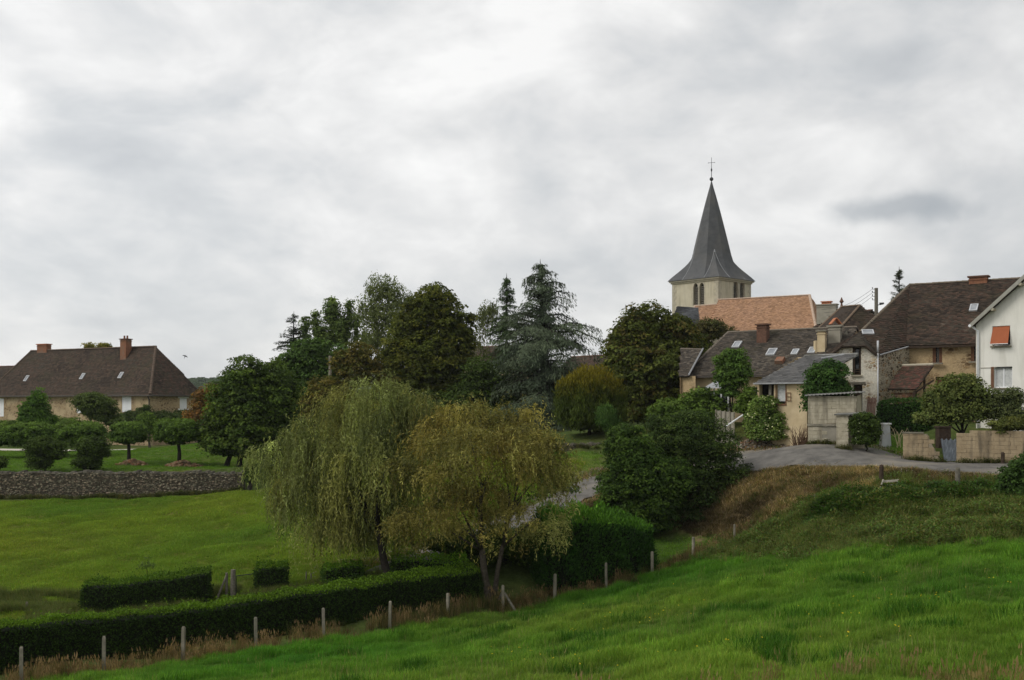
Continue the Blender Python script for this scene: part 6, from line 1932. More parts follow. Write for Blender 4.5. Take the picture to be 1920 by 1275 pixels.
# village gardens
tree("round_ash", "small lollipop-shaped bright green tree before the mossy cottage", "tree", G(1372, 69), lobes_px(69, [(1373,680,31,28),(1375,705,33,28),(1368,730,20,22)]), 260, 34, 0.19, 0.09, [(0.045, 0.082, 0.019), (0.06, 0.10, 0.022)], 41, 0.36, 0.09, rag=0.22)
tree("laurel_mass", "dark laurel bushes at the left foot of the mossy cottage", "shrub", G(1290, 71), lobes_px(71, [(1265,770,45,28),(1310,750,35,22),(1335,770,40,26),(1295,780,60,22)]), 380, 32, 0.19, 0.11, MID, 42, 0.42, 0.08, rag=0.25)
tree("porch_shrub", "small green shrub between the round tree and the outhouse", "shrub", G(1400, 68), lobes_px(68, [(1402,745,18,22),(1395,765,20,16)]), 90, 28, 0.18, 0.1, MID, 43, 0.34, 0.05)
def cream_flowers(r, pos, lc, off):
    f = (r.random(len(pos)) < 0.07) & (off[:, 2] > 0.15)
    lc[f] = np.array([0.52, 0.5, 0.36]); return lc
tree("elder_bush", "pale green elder bush dotted with cream flower heads by the rubble", "shrub", G(1442, 65), lobes_px(65, [(1435,760,30,20),(1420,780,24,22),(1456,788,30,24),(1445,805,40,16),(1430,800,30,20),(1442,818,40,12)]), 480, 30, 0.15, 0.1, [(0.075, 0.115, 0.028), (0.058, 0.092, 0.024), (0.095, 0.13, 0.036)], 44, 0.32, 0.05, extra=cream_flowers)
tree("round_bay", "round glossy dark bay tree behind the block shed", "shrub", G(1552, 61.5), lobes_px(61.5, [(1552,705,38,30),(1545,735,40,34),(1565,740,34,30),(1520,755,16,30)]), 380, 36, 0.17, 0.08, [(0.02, 0.045, 0.012), (0.03, 0.06, 0.014)], 45, 0.36, 0.08, rag=0.16)
def white_dots(r, pos, lc, off):
    f = r.random(len(pos)) < 0.006
    lc[f] = np.array([0.6, 0.6, 0.56]); return lc
tree("camellia", "dark round bush with a few white blooms right of the block shed", "shrub", G(1624, 55.6), lobes_px(55.6, [(1622,795,26,22),(1612,805,16,20),(1628,812,22,18),(1624,826,24,12)]), 280, 34, 0.13, 0.07, DK, 46, 0.27, 0.05, extra=white_dots, rag=0.14)
hedge("clipped_privet", "dark clipped hedge in front of the rubble barn wall", G(1645, 63), G(1742, 61.5), 0.9, 1.2, [(0.016, 0.038, 0.009), (0.024, 0.05, 0.011)], 47, dens=330, ll=0.12, lw=0.07, hfun=lambda u: P(0, 753, 62).z - tz(np.array(X(1690, 62.)), np.array(62.)) + 0 * u)
tree("plum_tree", "wide bushy plum tree in the garden below the ochre barn wall", "tree", G(1808, 56.5), lobes_px(56.5, [(1800,730,42,30),(1770,755,42,36),(1835,755,36,34),(1800,775,60,26),(1745,785,36,18),(1815,712,16,14)]), 520, 30, 0.15, 0.08, [(0.05, 0.066, 0.021), (0.064, 0.08, 0.025), (0.078, 0.09, 0.028)], 48, 0.4, 0.12, rag=0.35)
tree("rose_shrub", "loose greyish shrub under the white house's lower window", "shrub", G(1880, 56), lobes_px(56, [(1870,760,26,30),(1900,750,22,24),(1885,775,36,20)]), 260, 26, 0.13, 0.07, [(0.045, 0.058, 0.026), (0.06, 0.07, 0.03)], 49, 0.35, 0.06, rag=0.4)
tree("wall_hedge", "rounded yellowish hedge spilling over the right end of the lane wall", "hedge", G(1900, 52.6), lobes_px(52.6, [(1885,798,32,14),(1920,795,40,18),(1880,810,22,12),(1960,795,40,20)]), 320, 32, 0.12, 0.05, [(0.06, 0.065, 0.018), (0.05, 0.06, 0.018)], 50, 0.24, 0.05)
tree("blackthorn", "dark leafy thorn bush at the right picture edge below the lane", "shrub", G(1925, 44), lobes_px(44, [(1910,900,36,42),(1903,950,38,45),(1950,920,50,60),(1920,985,46,28),(1935,875,30,34)]), 640, 32, 0.13, 0.075, [(0.022, 0.042, 0.011), (0.03, 0.056, 0.013)], 51, 0.32, 0.07, rag=0.4)
conifer("lone_spruce", "slim far spruce beside the utility pole", G(1686, 112), P(1686, 503, 112), 2.7, 170, [(0.04, 0.052, 0.028), (0.048, 0.06, 0.032)], 52, rise=0.4, dr=0.2, hang=0.25, spread=0.3, power=0.85, dens=20, tz0=0.3, ll=0.3, lw=0.07)

# farmhouse garden
TOP = [(0.04, 0.07, 0.014), (0.055, 0.092, 0.017), (0.028, 0.05, 0.012)]
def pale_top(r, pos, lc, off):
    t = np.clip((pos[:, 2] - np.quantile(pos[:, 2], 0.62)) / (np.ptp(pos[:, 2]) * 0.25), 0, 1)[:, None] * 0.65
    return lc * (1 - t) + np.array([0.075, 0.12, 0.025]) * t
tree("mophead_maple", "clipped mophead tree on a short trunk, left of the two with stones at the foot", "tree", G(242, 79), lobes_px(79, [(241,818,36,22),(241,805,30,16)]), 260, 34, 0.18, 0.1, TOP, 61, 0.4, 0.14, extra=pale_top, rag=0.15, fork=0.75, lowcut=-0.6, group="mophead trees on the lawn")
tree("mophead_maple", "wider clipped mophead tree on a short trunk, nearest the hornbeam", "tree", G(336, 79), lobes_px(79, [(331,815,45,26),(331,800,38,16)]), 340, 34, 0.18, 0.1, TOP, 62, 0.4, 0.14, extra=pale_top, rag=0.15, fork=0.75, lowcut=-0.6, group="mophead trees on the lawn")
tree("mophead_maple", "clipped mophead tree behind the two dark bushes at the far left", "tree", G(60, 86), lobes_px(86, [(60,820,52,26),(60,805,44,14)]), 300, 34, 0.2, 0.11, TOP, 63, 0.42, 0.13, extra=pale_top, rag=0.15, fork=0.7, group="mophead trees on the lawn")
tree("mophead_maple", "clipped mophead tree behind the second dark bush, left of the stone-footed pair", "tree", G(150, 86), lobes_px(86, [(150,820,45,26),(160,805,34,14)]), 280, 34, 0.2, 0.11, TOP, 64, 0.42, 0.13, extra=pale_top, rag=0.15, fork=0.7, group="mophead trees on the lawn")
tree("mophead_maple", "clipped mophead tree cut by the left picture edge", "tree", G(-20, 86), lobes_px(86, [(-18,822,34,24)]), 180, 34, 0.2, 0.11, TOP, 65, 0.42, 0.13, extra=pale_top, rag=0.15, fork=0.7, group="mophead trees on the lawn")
tree("dark_bush", "dark open bush leaning over the stone wall, left of the pair", "shrub", G(85, 74), lobes_px(74, [(85,842,36,24),(75,865,26,22),(105,850,20,18)]), 230, 30, 0.16, 0.09, DK, 66, 0.36, 0.06, rag=0.3)
tree("dark_bush", "dark open bush leaning over the stone wall, right of the pair", "shrub", G(170, 74), lobes_px(74, [(172,840,36,24),(165,865,28,22),(190,850,16,16)]), 230, 30, 0.16, 0.09, DK, 67, 0.36, 0.06, rag=0.3)
tree("low_bush", "low dark bush on the wall at the left picture edge", "shrub", G(-2, 74), lobes_px(74, [(-6,870,16,16)]), 60, 30, 0.16, 0.09, DK, 68, 0.34, 0.04)
tree("hazel", "bright upright hazel in front of the farmhouse, between the first two white shutters", "shrub", G(70, 96), lobes_px(96, [(68,770,26,26),(72,748,14,20),(68,790,32,20),(52,780,16,20)]), 280, 30, 0.22, 0.12, [(0.038, 0.074, 0.016), (0.05, 0.09, 0.018)], 69, 0.45, 0.08, rag=0.35, up=0.1, droop=-0.6)
tree("apple_tree", "round grey-green apple tree covering the middle white shutter", "tree", G(180, 98), lobes_px(98, [(178,762,38,26),(165,752,28,18),(195,778,28,18)]), 320, 30, 0.2, 0.11, [(0.04, 0.058, 0.018), (0.05, 0.068, 0.02)], 70, 0.45, 0.1, rag=0.25)
tree("rose_arch", "mixed climbing shrubs against the farmhouse gable end", "shrub", G(280, 108), lobes_px(108, [(250,785,40,16),(300,785,40,16),(345,785,34,16),(272,772,16,14),(215,790,30,14)]), 420, 30, 0.2, 0.11, [(0.03, 0.045, 0.014), (0.022, 0.036, 0.011), (0.04, 0.055, 0.017)], 71, 0.42, 0.08, rag=0.3)
tree("slender_cherry", "thin young tree with pale trunk behind the stone-footed mopheads", "tree", G(281, 96), lobes_px(96, [(276,790,16,18),(282,805,12,14)]), 80, 24, 0.2, 0.1, MID, 72, 0.38, 0.09, bark=M["bark"], fork=0.6)
tree("yellow_oak", "yellowing treetops showing over the farmhouse ridge", "tree", (X(182, 150), 150, -4.4), lobes_px(150, [(166,652,12,10),(195,652,14,10),(178,668,28,16)]), 150, 22, 0.32, 0.2, [(0.13, 0.11, 0.02), (0.10, 0.1, 0.02)], 73, 0.7, 0.2, rag=0.3)
tree("vine", "low green hedge of shrubs along the foot of the farmhouse wall", "shrub", G(110, 112), lobes_px(112, [(20,800,40,14),(100,795,40,14),(140,800,40,16)]), 260, 28, 0.22, 0.12, MID, 74, 0.45, 0.06)

# clipped hedges of the drive
HC = [(0.013, 0.027, 0.005), (0.018, 0.035, 0.007), (0.010, 0.02, 0.0045)]
HT_ = (3.6, 3.3, 1.5)
def long_hedge_h(u):
    return 1.50 - 0.009 * u + 0.05 * np.sin(u * 0.7) + 0.03 * np.sin(u * 3.1)
hedge("long_clipped_hedge", "long clipped hedge running behind the post row across the lower left", (X(-40, 33.2), 33.2), (X(905, 44.2), 44.2), 1.0, 1.7, HC, 81, dens=640, ll=0.085, lw=0.045, hfun=long_hedge_h, top_light_gain=HT_)
hedge("boxy_hedge", "boxy clipped hedge block with a flat top on the pasture edge", G(152, 43.4), G(393, 44.4), 1.1, 1.1, HC, 82, dens=480, ll=0.09, lw=0.05, hfun=lambda u: 1.24 + 0.08 * u / 5.4 + 0.03 * np.sin(u * 3), top_light_gain=(2.6, 2.5, 1.3))
hedge("hedge_cube", "small cube of clipped hedge right of the wire gate", G(478, 45.3), G(538, 45.5), 1.0, 1.0, HC, 83, dens=480, ll=0.09, lw=0.05, hfun=lambda u: 1.1 + 0.03 * np.sin(u * 3), top_light_gain=(2.6, 2.5, 1.3))
hedge("hedge_cube", "clipped hedge block left of the visible bit of lane, under the willow", G(606, 45), G(680, 45.2), 1.0, 1.25, [(0.03, 0.06, 0.011), (0.024, 0.05, 0.010)], 84, dens=480, ll=0.09, lw=0.05, hfun=lambda u: 0.92 + 0.03 * np.sin(u * 3), top_light_gain=(2.2, 2.2, 1.2))
hedge("low_hedge", "low clipped hedge behind the long hedge, between the two willow trunks", G(738, 45.6), G(880, 46.2), 1.2, 1.5, [(0.034, 0.068, 0.012), (0.028, 0.058, 0.011)], 85, dens=420, ll=0.09, lw=0.05, hfun=lambda u: 0.85 + 0.05 * np.sin(u * 2), top_light_gain=(2.6, 2.5, 1.3))
tree("field_maple", "shaded thicket in the darkness behind the willow trunks", "shrub", G(960, 48.5), lobes_px(48.5, [(850,1020,60,30),(930,1020,60,40),(990,1030,50,50),(1020,1060,30,40),(890,1050,60,20)]), 420, 30, 0.15, 0.08, DK, 86, 0.4, 0.08)
tree("field_sapling", "wispy sapling standing behind the boxy hedge", "tree", G(276, 48), lobes_px(48, [(276,1062,16,10),(278,1048,6,9)]), 26, 9, 0.1, 0.05, [(0.05, 0.075, 0.02)], 87, 0.2, 0.02, inner=0.4, fill=0)

# wooded far ridge
def far_wood():
    r = np.random.default_rng(91)
    n = 420
    x = r.uniform(-340, -180, n); y = 950 + r.uniform(-150, 30, n)
    top = np.interp(x, HX, HT)
    z = top * np.interp(y - 950, [-260, -140, -60, 0, 120], [-0.2, 0.45, 0.8, 1, 0.8])
    per = 60
    C = np.repeat(np.stack([x, y, z + 3.5], 1), per, 0)
    dv = unit(r, len(C)); dv[:, 2] = np.abs(dv[:, 2])
    C = C + dv * np.repeat(r.uniform(3.0, 5.5, n), per)[:, None] * np.array([1, 1, 1.0])
    col = np.repeat(np.array([[0.03, 0.05, 0.018]]) * np.exp(r.normal(0, 0.3, (n, 1))), per, 0)
    nm = nrm(dv + r.normal(0, 0.4, dv.shape)); ax = np.cross(nm, unit(r, len(C)))
    o = leaf_object("far_wood", C, ax, nm, 2.4, 1.6, col, M["leaf"], None)
    tag(o, "distant wood covering the ridge behind the farmhouse", "wood", kind="stuff")
far_wood()

# ------------------------------------------------------------------ fence posts
def post_mesh(name, h, w, lean, mat, seed, cap=True, round_=False):
    rr = random.Random(seed)
    mb = MB(); n = 10 if round_ else 4
    hs = [-0.3, 0.0, h * 0.33, h * 0.66, h - 0.05, h]
    vs, fs = [], []
    for k, z in enumerate(hs):
        s = w / 2 * (1.0 if k < 4 else (0.98 if k == 4 else 0.66)) * (1 if not round_ else rr.uniform(0.9, 1.08))
        for i in range(n):
            a = 6.2832 * (i + 0.5) / n
            q = s * (1.41 if n == 4 else 1)
            vs.append((math.cos(a) * q + rr.uniform(-.004, .004), math.sin(a) * q + rr.uniform(-.004, .004), z + (rr.uniform(-.03, .03) if round_ and k == 5 else 0)))
    for k in range(len(hs) - 1):
        for i in range(n): fs.append((k * n + i, k * n + (i + 1) % n, (k + 1) * n + (i + 1) % n, (k + 1) * n + i))
    fs.append(tuple(range((len(hs) - 1) * n, len(hs) * n)))
    me = bpy.data.meshes.new(name); me.from_pydata(vs, [], fs); me.materials.append(mat)
    return me
CM = [post_mesh("fence_post", 1.22, 0.1, 0, M["concrete"], s) for s in range(3)]
ORD = ["first", "second", "third", "fourth", "fifth", "sixth", "seventh"]
def put_post(me, name, p, label, cat, group=None, rot=0.0, tilt=(0, 0), sc=1.0):
    o = bpy.data.objects.new(name, me); COL.objects.link(o)
    o.location = p; o.rotation_euler = (tilt[0], tilt[1], rot); o.scale = (1, 1, sc)
    return tag(o, label, cat, group)
rr_ = random.Random(4)
tops = {40:1213,195:1193,343:1175,480:1157,607:1140,731:1127,840:1112,1040:1076,1137:1055,1223:1034,1300:1007,1377:983}
left_i = right_i = 0
for px, d in FENCE:
    if px == 943: continue
    g = G(px, d); top = P(px, tops[px], d).z
    if px < 943:
        lab = f"pale concrete fence post in front of the long hedge, {ORD[left_i]} from the left"; left_i += 1
    else:
        lab = f"pale concrete fence post right of the braced post, {ORD[right_i]} from it"; right_i += 1
    put_post(CM[(left_i + right_i) % 3], "fence_post", g, lab, "fence post", "concrete posts of the meadow fence", rr_.uniform(0, 1.5), (rr_.uniform(-.02, .02), rr_.uniform(-.025, .025)), max(0.7, (top - g.z) / 1.22))

def braced_post():
    g = G(943, 43.5); root = empty("braced_post", g, "concrete corner post with two slanting wooden braces right of the long hedge", "fence post")
    h = P(0, 1097, 43.5).z - g.z
    me = post_mesh("post", h, 0.115, 0, M["concrete"], 7); o = bpy.data.objects.new("post", me); COL.objects.link(o); o.parent = root
    for dx, dy in ((0.65, -0.2), (-0.25, 0.9)):
        e = Vector((g.x + dx, g.y + dy, 0)); e.z = tz1(e.x, e.y) - 0.1
        mb = MB(); mb.tube([g + Vector((dx * 0.1, dy * 0.1, h * 0.72)), e], [0.05, 0.055], 7); mb.build("brace", M["wood_grey"], root)
braced_post()

def gate():
    root = empty("gate_post", G(437, 45.3), "stout weathered gate post with a slanting stay between the hedge blocks", "gate post")
    b = G(437, 45.3); h = P(0, 1068, 45.3).z - b.z
    mb = MB(); mb.tube([b - Vector((0, 0, .3)), b + Vector((0, 0, h * .5)), b + Vector((0.01, 0, h))], [0.12, 0.11, 0.10], 9); mb.build("post", M["wood_grey"], root)
    c = G(425, 45.4); mb = MB(); mb.tube([c - Vector((0, 0, .3)), c + Vector((0, 0, P(0, 1074, 45.4).z - c.z))], [0.06, 0.055], 8); mb.build("side_post", M["wood_grey"], root)
    e = G(404, 45.0); mb = MB(); mb.tube([e, c + Vector((0, 0, (P(0, 1078, 45.4).z - c.z)))], [0.05, 0.045], 7); mb.build("stay", M["wood_grey"], root)
    a, b2 = G(443, 45.4), G(479, 46.0)
    root = empty("wire_gate", a, "wire mesh gate hung between the gate post and the hedge cube", "gate")
    zt = P(0, 1079, 45.5).z
    fr = Frame(a, b2); zb = a.z + 0.08
    mb = MB(); mb.tube([fr.pt(0, zt), fr.pt(fr.len, zt)], [0.022, 0.022], 6); mb.tube([fr.pt(0, zb), fr.pt(fr.len, zb)], [0.018, 0.018], 6)
    for u in (0, fr.len): mb.tube([fr.pt(u, zb), fr.pt(u, zt)], [0.02, 0.02], 6)
    mb.build("frame", M["iron"], root)
    mb = MB(); k = 16
    for i in range(1, k): u = fr.len * i / k; mb.tube([fr.pt(u, zb), fr.pt(u, zt)], [0.003, 0.003], 3)
    for i in range(1, 14): z = zb + (zt - zb) * i / 14; mb.tube([fr.pt(0, z), fr.pt(fr.len, z)], [0.003, 0.003], 3)
    o = mb.build("wire_mesh", M["iron"], root); o["kind"] = "stuff"
gate()
WP = [post_mesh("wooden_post", 1.0, 0.2, 0, M["wood_moss"] if "wood_moss" in M else M["wood_grey"], s, round_=True) for s in (1, 2)]
def wpost(px, d, py_top, label, w=1.0, name="wooden_post", mat=None, cat="post"):
    g = G(px, d); h = P(0, py_top, d).z - g.z
    me = post_mesh(name, h, 0.2 * w, 0, mat or M["wood_grey"], px, round_=True)
    return put_post(me, name, g, label, cat, None, 0.3, (0.01, 0.015))
wpost(50, 43.5, 1129, "short grey post in the long grass at the lower left", 0.55)
wpost(574, 46.5, 1072, "thin stake under the willow curtain, left of the two", 0.35, "stake", cat="stake")
wpost(583, 46.6, 1074, "thin stake under the willow curtain, right of the two", 0.3, "stake", cat="stake")
wpost(1652, 47.2, 872, "dark mossy old post beside the broken plank trestle", 1.0, mat=M["wood_dark"])
wpost(1795, 46, 877, "thick weathered grey post standing alone at the lane's near edge", 1.05)
wpost(1880, 51.6, 848, "stubby dark marker post at the foot of the lane wall", 0.9, mat=M["wood_dark"])
wpost(1355, 50.6, 1003, "thin dark iron stake on the grass below the hawthorn", 0.22, "stake", M["iron"], "stake")
wpost(1098, 64, 885, "short dark stake at the lane edge in front of the garden wall", 0.55, "stake", M["wood_dark"], "stake")
wpost(1527, 48.2, 928, "thin grey stake in the dry bank below the lane", 0.3, "stake", cat="stake")

def trestle():
    b = G(1668, 46.6); root = empty("plank_trestle", b, "broken pale plank trestle half sunk in the bank beside the mossy post", "trestle")
    for i, (y0, y1) in enumerate(((903, 901), (911, 910))):
        a, c = P(1655, y0, 46.6), P(1685, y1, 46.4 - 0.2 * i)
        mb = MB(); fr = Frame(a, c)
        mb.hexa([a + Vector((0, 0, -.05)), c + Vector((0, 0, -.05)), c + Vector((0, .04, -.05)), a + Vector((0, .04, -.05))], [a + Vector((0, 0, .05)), c + Vector((0, 0, .05)), c + Vector((0, .04, .05)), a + Vector((0, .04, .05))])
        mb.build("rail", M["wood_pale"], root)
    for x0, x1 in ((1656, 1648), (1684, 1678)):
        a, c = P(x0, 899, 46.55), P(x1, 922, 46.3)
        mb = MB(); mb.tube([a, c], [0.035, 0.035], 5); mb.build("leg", M["wood_pale"], root)
M["wood_pale"] = mat_noise("bleached_wood", (0.3, 0.27, 0.22), (0.48, 0.44, 0.37), 9, 0.9, 0.4)
trestle()

def cement_pillar():
    b = G(1659, 58.8); zt = P(0, 793, 58.8).z
    root = empty("cement_pillar", b, "pale tapered cement pillar with a flat cap between the camellia and the lawn", "pillar")
    mb = MB()
    mb.hexa([(b.x - .3, b.y - .25, b.z - .3), (b.x + .3, b.y - .25, b.z - .3), (b.x + .3, b.y + .25, b.z - .3), (b.x - .3, b.y + .25, b.z - .3)],
            [(b.x - .12, b.y - .16, zt - .08), (b.x + .22, b.y - .16, zt - .08), (b.x + .22, b.y + .16, zt - .08), (b.x - .12, b.y + .16, zt - .08)]); mb.build("shaft", M["zinc"], root)
    mb = MB(); mb.box(b.x - .16, b.x + .3, b.y - .22, b.y + .22, zt - .078, zt); mb.build("cap", M["white_paint"], root)
    root = empty("dry_canes", G(1682, 58.2), "arching straw-coloured canes beside the cement pillar", "canes")
    r = random.Random(8)
    for i in range(9):
        a = G(1690 + r.uniform(-8, 10), 58 + r.uniform(-.3, .3)); h = r.uniform(0.7, 1.3); dx = r.uniform(-1.0, -0.3) if i % 2 else r.uniform(.2, .5)
        mb = MB(); mb.tube([a, a + Vector((dx * .25, 0, h * .7)), a + Vector((dx * .6, 0, h)), a + Vector((dx, -.1, h * .75))], [0.02, 0.016, 0.012, 0.006], 5)
        mb.build("cane", M["straw"], root)
    p0, p1 = P(1627, 0, 66.2), P(1641, 0, 65.9)
    fr = Frame(p0, p1); g = tz1(p0.x, p0.y)
    root = empty("slatted_pallet", fr.pt(0, g), "reddish slatted pallet leaning against the white barn wing", "pallet")
    z1 = P(0, 744, 66).z; z0 = min(g, P(0, 770, 66).z)
    for i in range(6):
        u = fr.len * i / 5; mb = MB()
        mb.hexa([fr.pt(u - .03, z0, .35), fr.pt(u + .04, z0, .35), fr.pt(u + .04, z0, .32), fr.pt(u - .03, z0, .32)], [fr.pt(u + .02, z1 - .04 * (i % 3), .06), fr.pt(u + .09, z1 - .04 * (i % 3), .06), fr.pt(u + .09, z1 - .04 * (i % 3), .03), fr.pt(u + .02, z1 - .04 * (i % 3), .03)])
        mb.build("slat", M["wood_red"], root)
    for t in (0.3, 0.75):
        z = z0 + (z1 - z0) * t; o = .335 - .29 * t; mb = MB(); fr.box(mb, 0, fr.len, z, z + .08, o - .06, o - .025); mb.build("crossbar", M["wood_red"], root)
M["straw"] = mat_noise("straw", (0.34, 0.28, 0.16), (0.5, 0.42, 0.27), 9, 0.9, 0.2)
M["wood_red"] = mat_noise("reddish_wood", (0.13, 0.07, 0.05), (0.22, 0.13, 0.1), 9, 0.9, 0.3)
cement_pillar()

def heap(name, label, cat, px, d, w, h, size, n, pal, seed, mat):
    r = random.Random(seed); c = G(px, d)
    mb = MB()
    for i in range(n):
        a = r.uniform(0, 6.28); t = math.sqrt(r.random())
        x, y = c.x + math.cos(a) * t * w, c.y + math.sin(a) * t * w * 0.8
        z = tz1(x, y) + h * (1 - t) * r.uniform(0.6, 1.0)
        s = size * r.uniform(0.5, 1.4)
        vs = []
        for sz in (-1, 1):
            for k in range(5):
                b = 6.283 * k / 5 + r.uniform(-.3, .3); q = s * r.uniform(0.6, 1.0)
                vs.append((x + math.cos(b) * q, y + math.sin(b) * q, z + sz * s * r.uniform(0.25, 0.55)))
        g = r.uniform(0.7, 1.25); col = r.choice(pal)
        mb.mesh(vs, [(4, 3, 2, 1, 0), (5, 6, 7, 8, 9)] + [(k, (k + 1) % 5, (k + 1) % 5 + 5, k + 5) for k in range(5)], tuple(q * g for q in col))
    root = empty(name, c, label, cat)
    o = mb.build("stones", mat, root); o["kind"] = "stuff"
TAN = [(0.24, 0.16, 0.09), (0.32, 0.22, 0.13), (0.18, 0.13, 0.08), (0.22, 0.11, 0.06)]
heap("stone_heap", "low heap of tan stones round the foot of the left mophead tree", "stone heap", 249, 78.2, 1.15, 0.4, 0.16, 90, TAN, 1, M["drystone"])
heap("stone_heap", "low heap of tan stones round the foot of the mophead tree nearest the hornbeam", "stone heap", 345, 78.2, 1.35, 0.45, 0.17, 110, TAN, 2, M["drystone"])
heap("rubble_heap", "heap of broken tiles and rubble in front of the elder bush", "rubble heap", 1412, 65.5, 1.5, 0.4, 0.1, 260, [(0.3, 0.17, 0.1), (0.32, 0.26, 0.2), (0.12, 0.1, 0.08), (0.4, 0.36, 0.3)], 3, M["drystone"])
heap("rubble_heap", "scatter of broken stone along the far edge of the lane", "rubble heap", 1462, 63.8, 1.3, 0.14, 0.07, 200, [(0.36, 0.3, 0.23), (0.3, 0.2, 0.13), (0.5, 0.46, 0.4)], 4, M["drystone"])

def brushwood():
    root = empty("brushwood_pile", G(1500, 60.2), "upright bundle of bare brown branches against the left side of the block shed", "brushwood")
    r = random.Random(6); mb = MB()
    for i in range(70):
        a = G(1490 + r.uniform(0, 24), 60.2 + r.uniform(-.4, .4)); h = r.uniform(0.6, 1.5); dx, dy = r.uniform(-.5, .5), r.uniform(-.3, .3)
        mb.tube([a, a + Vector((dx * .4 + r.uniform(-.1, .1), dy * .5, h * .55)), a + Vector((dx, dy, h))], [0.02, 0.014, 0.004], 4)
    o = mb.build("branches", M["wood_twig"], root); o["kind"] = "stuff"
    p0, p1 = G(1343, 67.5), G(1377, 66.8); fr = Frame(p0, p1)
    root = empty("panel_fence", p0, "grey sheet panel fence below the laurel bushes", "fence")
    k = 4
    for i in range(k):
        mb = MB(); u = fr.len * i / k; g = p0.z.__class__(min(p0.z, p1.z)) - .2
        fr.box(mb, u + .01, u + fr.len / k - .01, g, P(0, 770 + i, 67).z, -.02, .02); mb.build("panel", M["render_grey"], root)
    for i in range(k + 1):
        mb = MB(); u = fr.len * i / k; fr.box(mb, u - .04, u + .04, min(p0.z, p1.z) - .2, P(0, 768 + i, 67).z, .022, .08); mb.build("post", M["concrete"], root)
    mb = MB(); mb.tube([P(1362, 799, 66), P(1393, 778, 66.3)], [0.05, 0.05], 7)
    tag(mb.build("leaning_pole", M["white_paint"], None), "white pole leaning in front of the grey panel fence", "pole")
M["wood_twig"] = mat_noise("twigs", (0.09, 0.055, 0.035), (0.16, 0.1, 0.065), 9, 0.95, 0.2)
brushwood()
tree("ivy_post", "dark ivy-smothered pillar at the right end of the stone wall", "pillar", G(468, 71.4), lobes_px(71.4, [(468,890,10,20),(472,875,9,10)]), 70, 30, 0.14, 0.09, DK, 93, 0.26, 0.16, fork=0.8)

def poles():
    b = G(1643, 95); zt = P(0, 540, 95).z
    root = empty("utility_pole", b, "dark wooden utility pole with insulators and lamp left of the far spruce", "utility pole")
    mb = MB(); mb.tube([b, Vector((b.x, b.y, zt))], [0.2, 0.15], 8); mb.build("pole", M["wood_grey"], root)
    for i in range(4):
        z = zt - 0.1 - i * 0.32; mb = MB()
        mb.tube([Vector((b.x - .12, b.y, z)), Vector((b.x - .34, b.y, z)), Vector((b.x - .34, b.y, z + .16))], [.025, .025, .05], 6); mb.build("insulator", M["iron"], root)
    z = P(0, 570, 95).z; mb = MB()
    mb.tube([Vector((b.x + .1, b.y, z - .15)), Vector((b.x + .3, b.y - .1, z))], [.03, .03], 6); mb.tube([Vector((b.x + .25, b.y - .1, z)), Vector((b.x + .62, b.y - .2, z + .04))], [.12, .08], 8); mb.build("lamp", M["iron"], root)
    for i in range(3):
        s = Vector((b.x - .34, b.y, zt - 0.1 - i * .32)); e = P(1540 + 5 * i, 580 + 6 * i, 104)
        pts = [s.lerp(e, k / 8) - Vector((0, 0, .5 * math.sin(math.pi * k / 8))) for k in range(9)]
        mb = MB(); mb.tube(pts, [.013] * 9, 4); mb.build("wire", M["iron"], root)
    b = G(619, 93.5); root = empty("utility_pole", b, "grey concrete utility pole rising from the brownish thicket", "utility pole")
    mb = MB(); zt = P(0, 667, 93.5).z; b2 = G(619, 93.5); mb.tube([b2, Vector((b2.x, b2.y, zt))], [.19, .13], 8); mb.build("pole", M["concrete"], root)
    mb = MB(); mb.box(b2.x - .25, b2.x + .05, b2.y - .16, b2.y - .05, zt - .75, zt - .6); mb.build("bracket", M["iron"], root)
poles()

def bird():
    c = P(347, 668, 62); mb = MB()
    ax = Vector((0.35, 0.1, 0.93)).normalized(); sd = Vector((0.9, -0.2, -0.3)).normalized(); up = ax.cross(sd)
    pr = [(-.09, .004), (-.06, .016), (-.01, .026), (.04, .022), (.065, .016), (.085, .003)]
    mb.tube([c + ax * a for a, _ in pr], [r for _, r in pr], 8)
    body = mb.build("swallow", mat_plain("bird_dark", (0.03, 0.03, 0.035)), None, smooth=True)
    tag(body, "tiny dark swallow in flight right of the farmhouse roof", "bird")
    for s in (-1, 1):
        mb = MB(); a = c + ax * .03
        mb.slab([a + sd * s * .01, a + sd * s * .09 + ax * .03, a + sd * s * .19 - ax * .06, a + sd * s * .08 - ax * .035, a + sd * s * .01 - ax * .05], .004); mb.build("wing", body.data.materials[0], body)
    mb = MB(); mb.slab([c - ax * .07, c - ax * .15 + sd * .03, c - ax * .11, c - ax * .15 - sd * .03], .003); mb.build("tail", body.data.materials[0], body)
bird()

# ------------------------------------------------------------------ grass, weeds and litter (uncountable)
def blade_object(name, blades, mat):
    """blades: list of (base, tip, mid, width, colour) -> one small tuft mesh, never linked on its own"""
    mb = MB()
    for base, mid, tip, w, c in blades:
        t = (Vector(tip) - Vector(base)); s = Vector((-t.y, t.x, 0.0))
        s = s.normalized() if s.length > 1e-4 else Vector((1, 0, 0))
        b, m_, e = Vector(base), Vector(mid), Vector(tip)
        mb.mesh([b - s * w * .5, b + s * w * .5, m_ + s * w * .42, m_ - s * w * .42, e], [(0, 1, 2, 3), (3, 2, 4)], c)
    me = bpy.data.meshes.new(name)
    me.from_pydata(mb.v, [], mb.f)
    ca = me.color_attributes.new("Col", "FLOAT_COLOR", "CORNER")
    arr = []
    for f, c in zip(mb.f, mb.c): arr.extend([c[0], c[1], c[2], 1.0] * len(f))
    ca.data.foreach_set("color", arr)
    me.materials.append(mat)
    return bpy.data.objects.new(name, me)

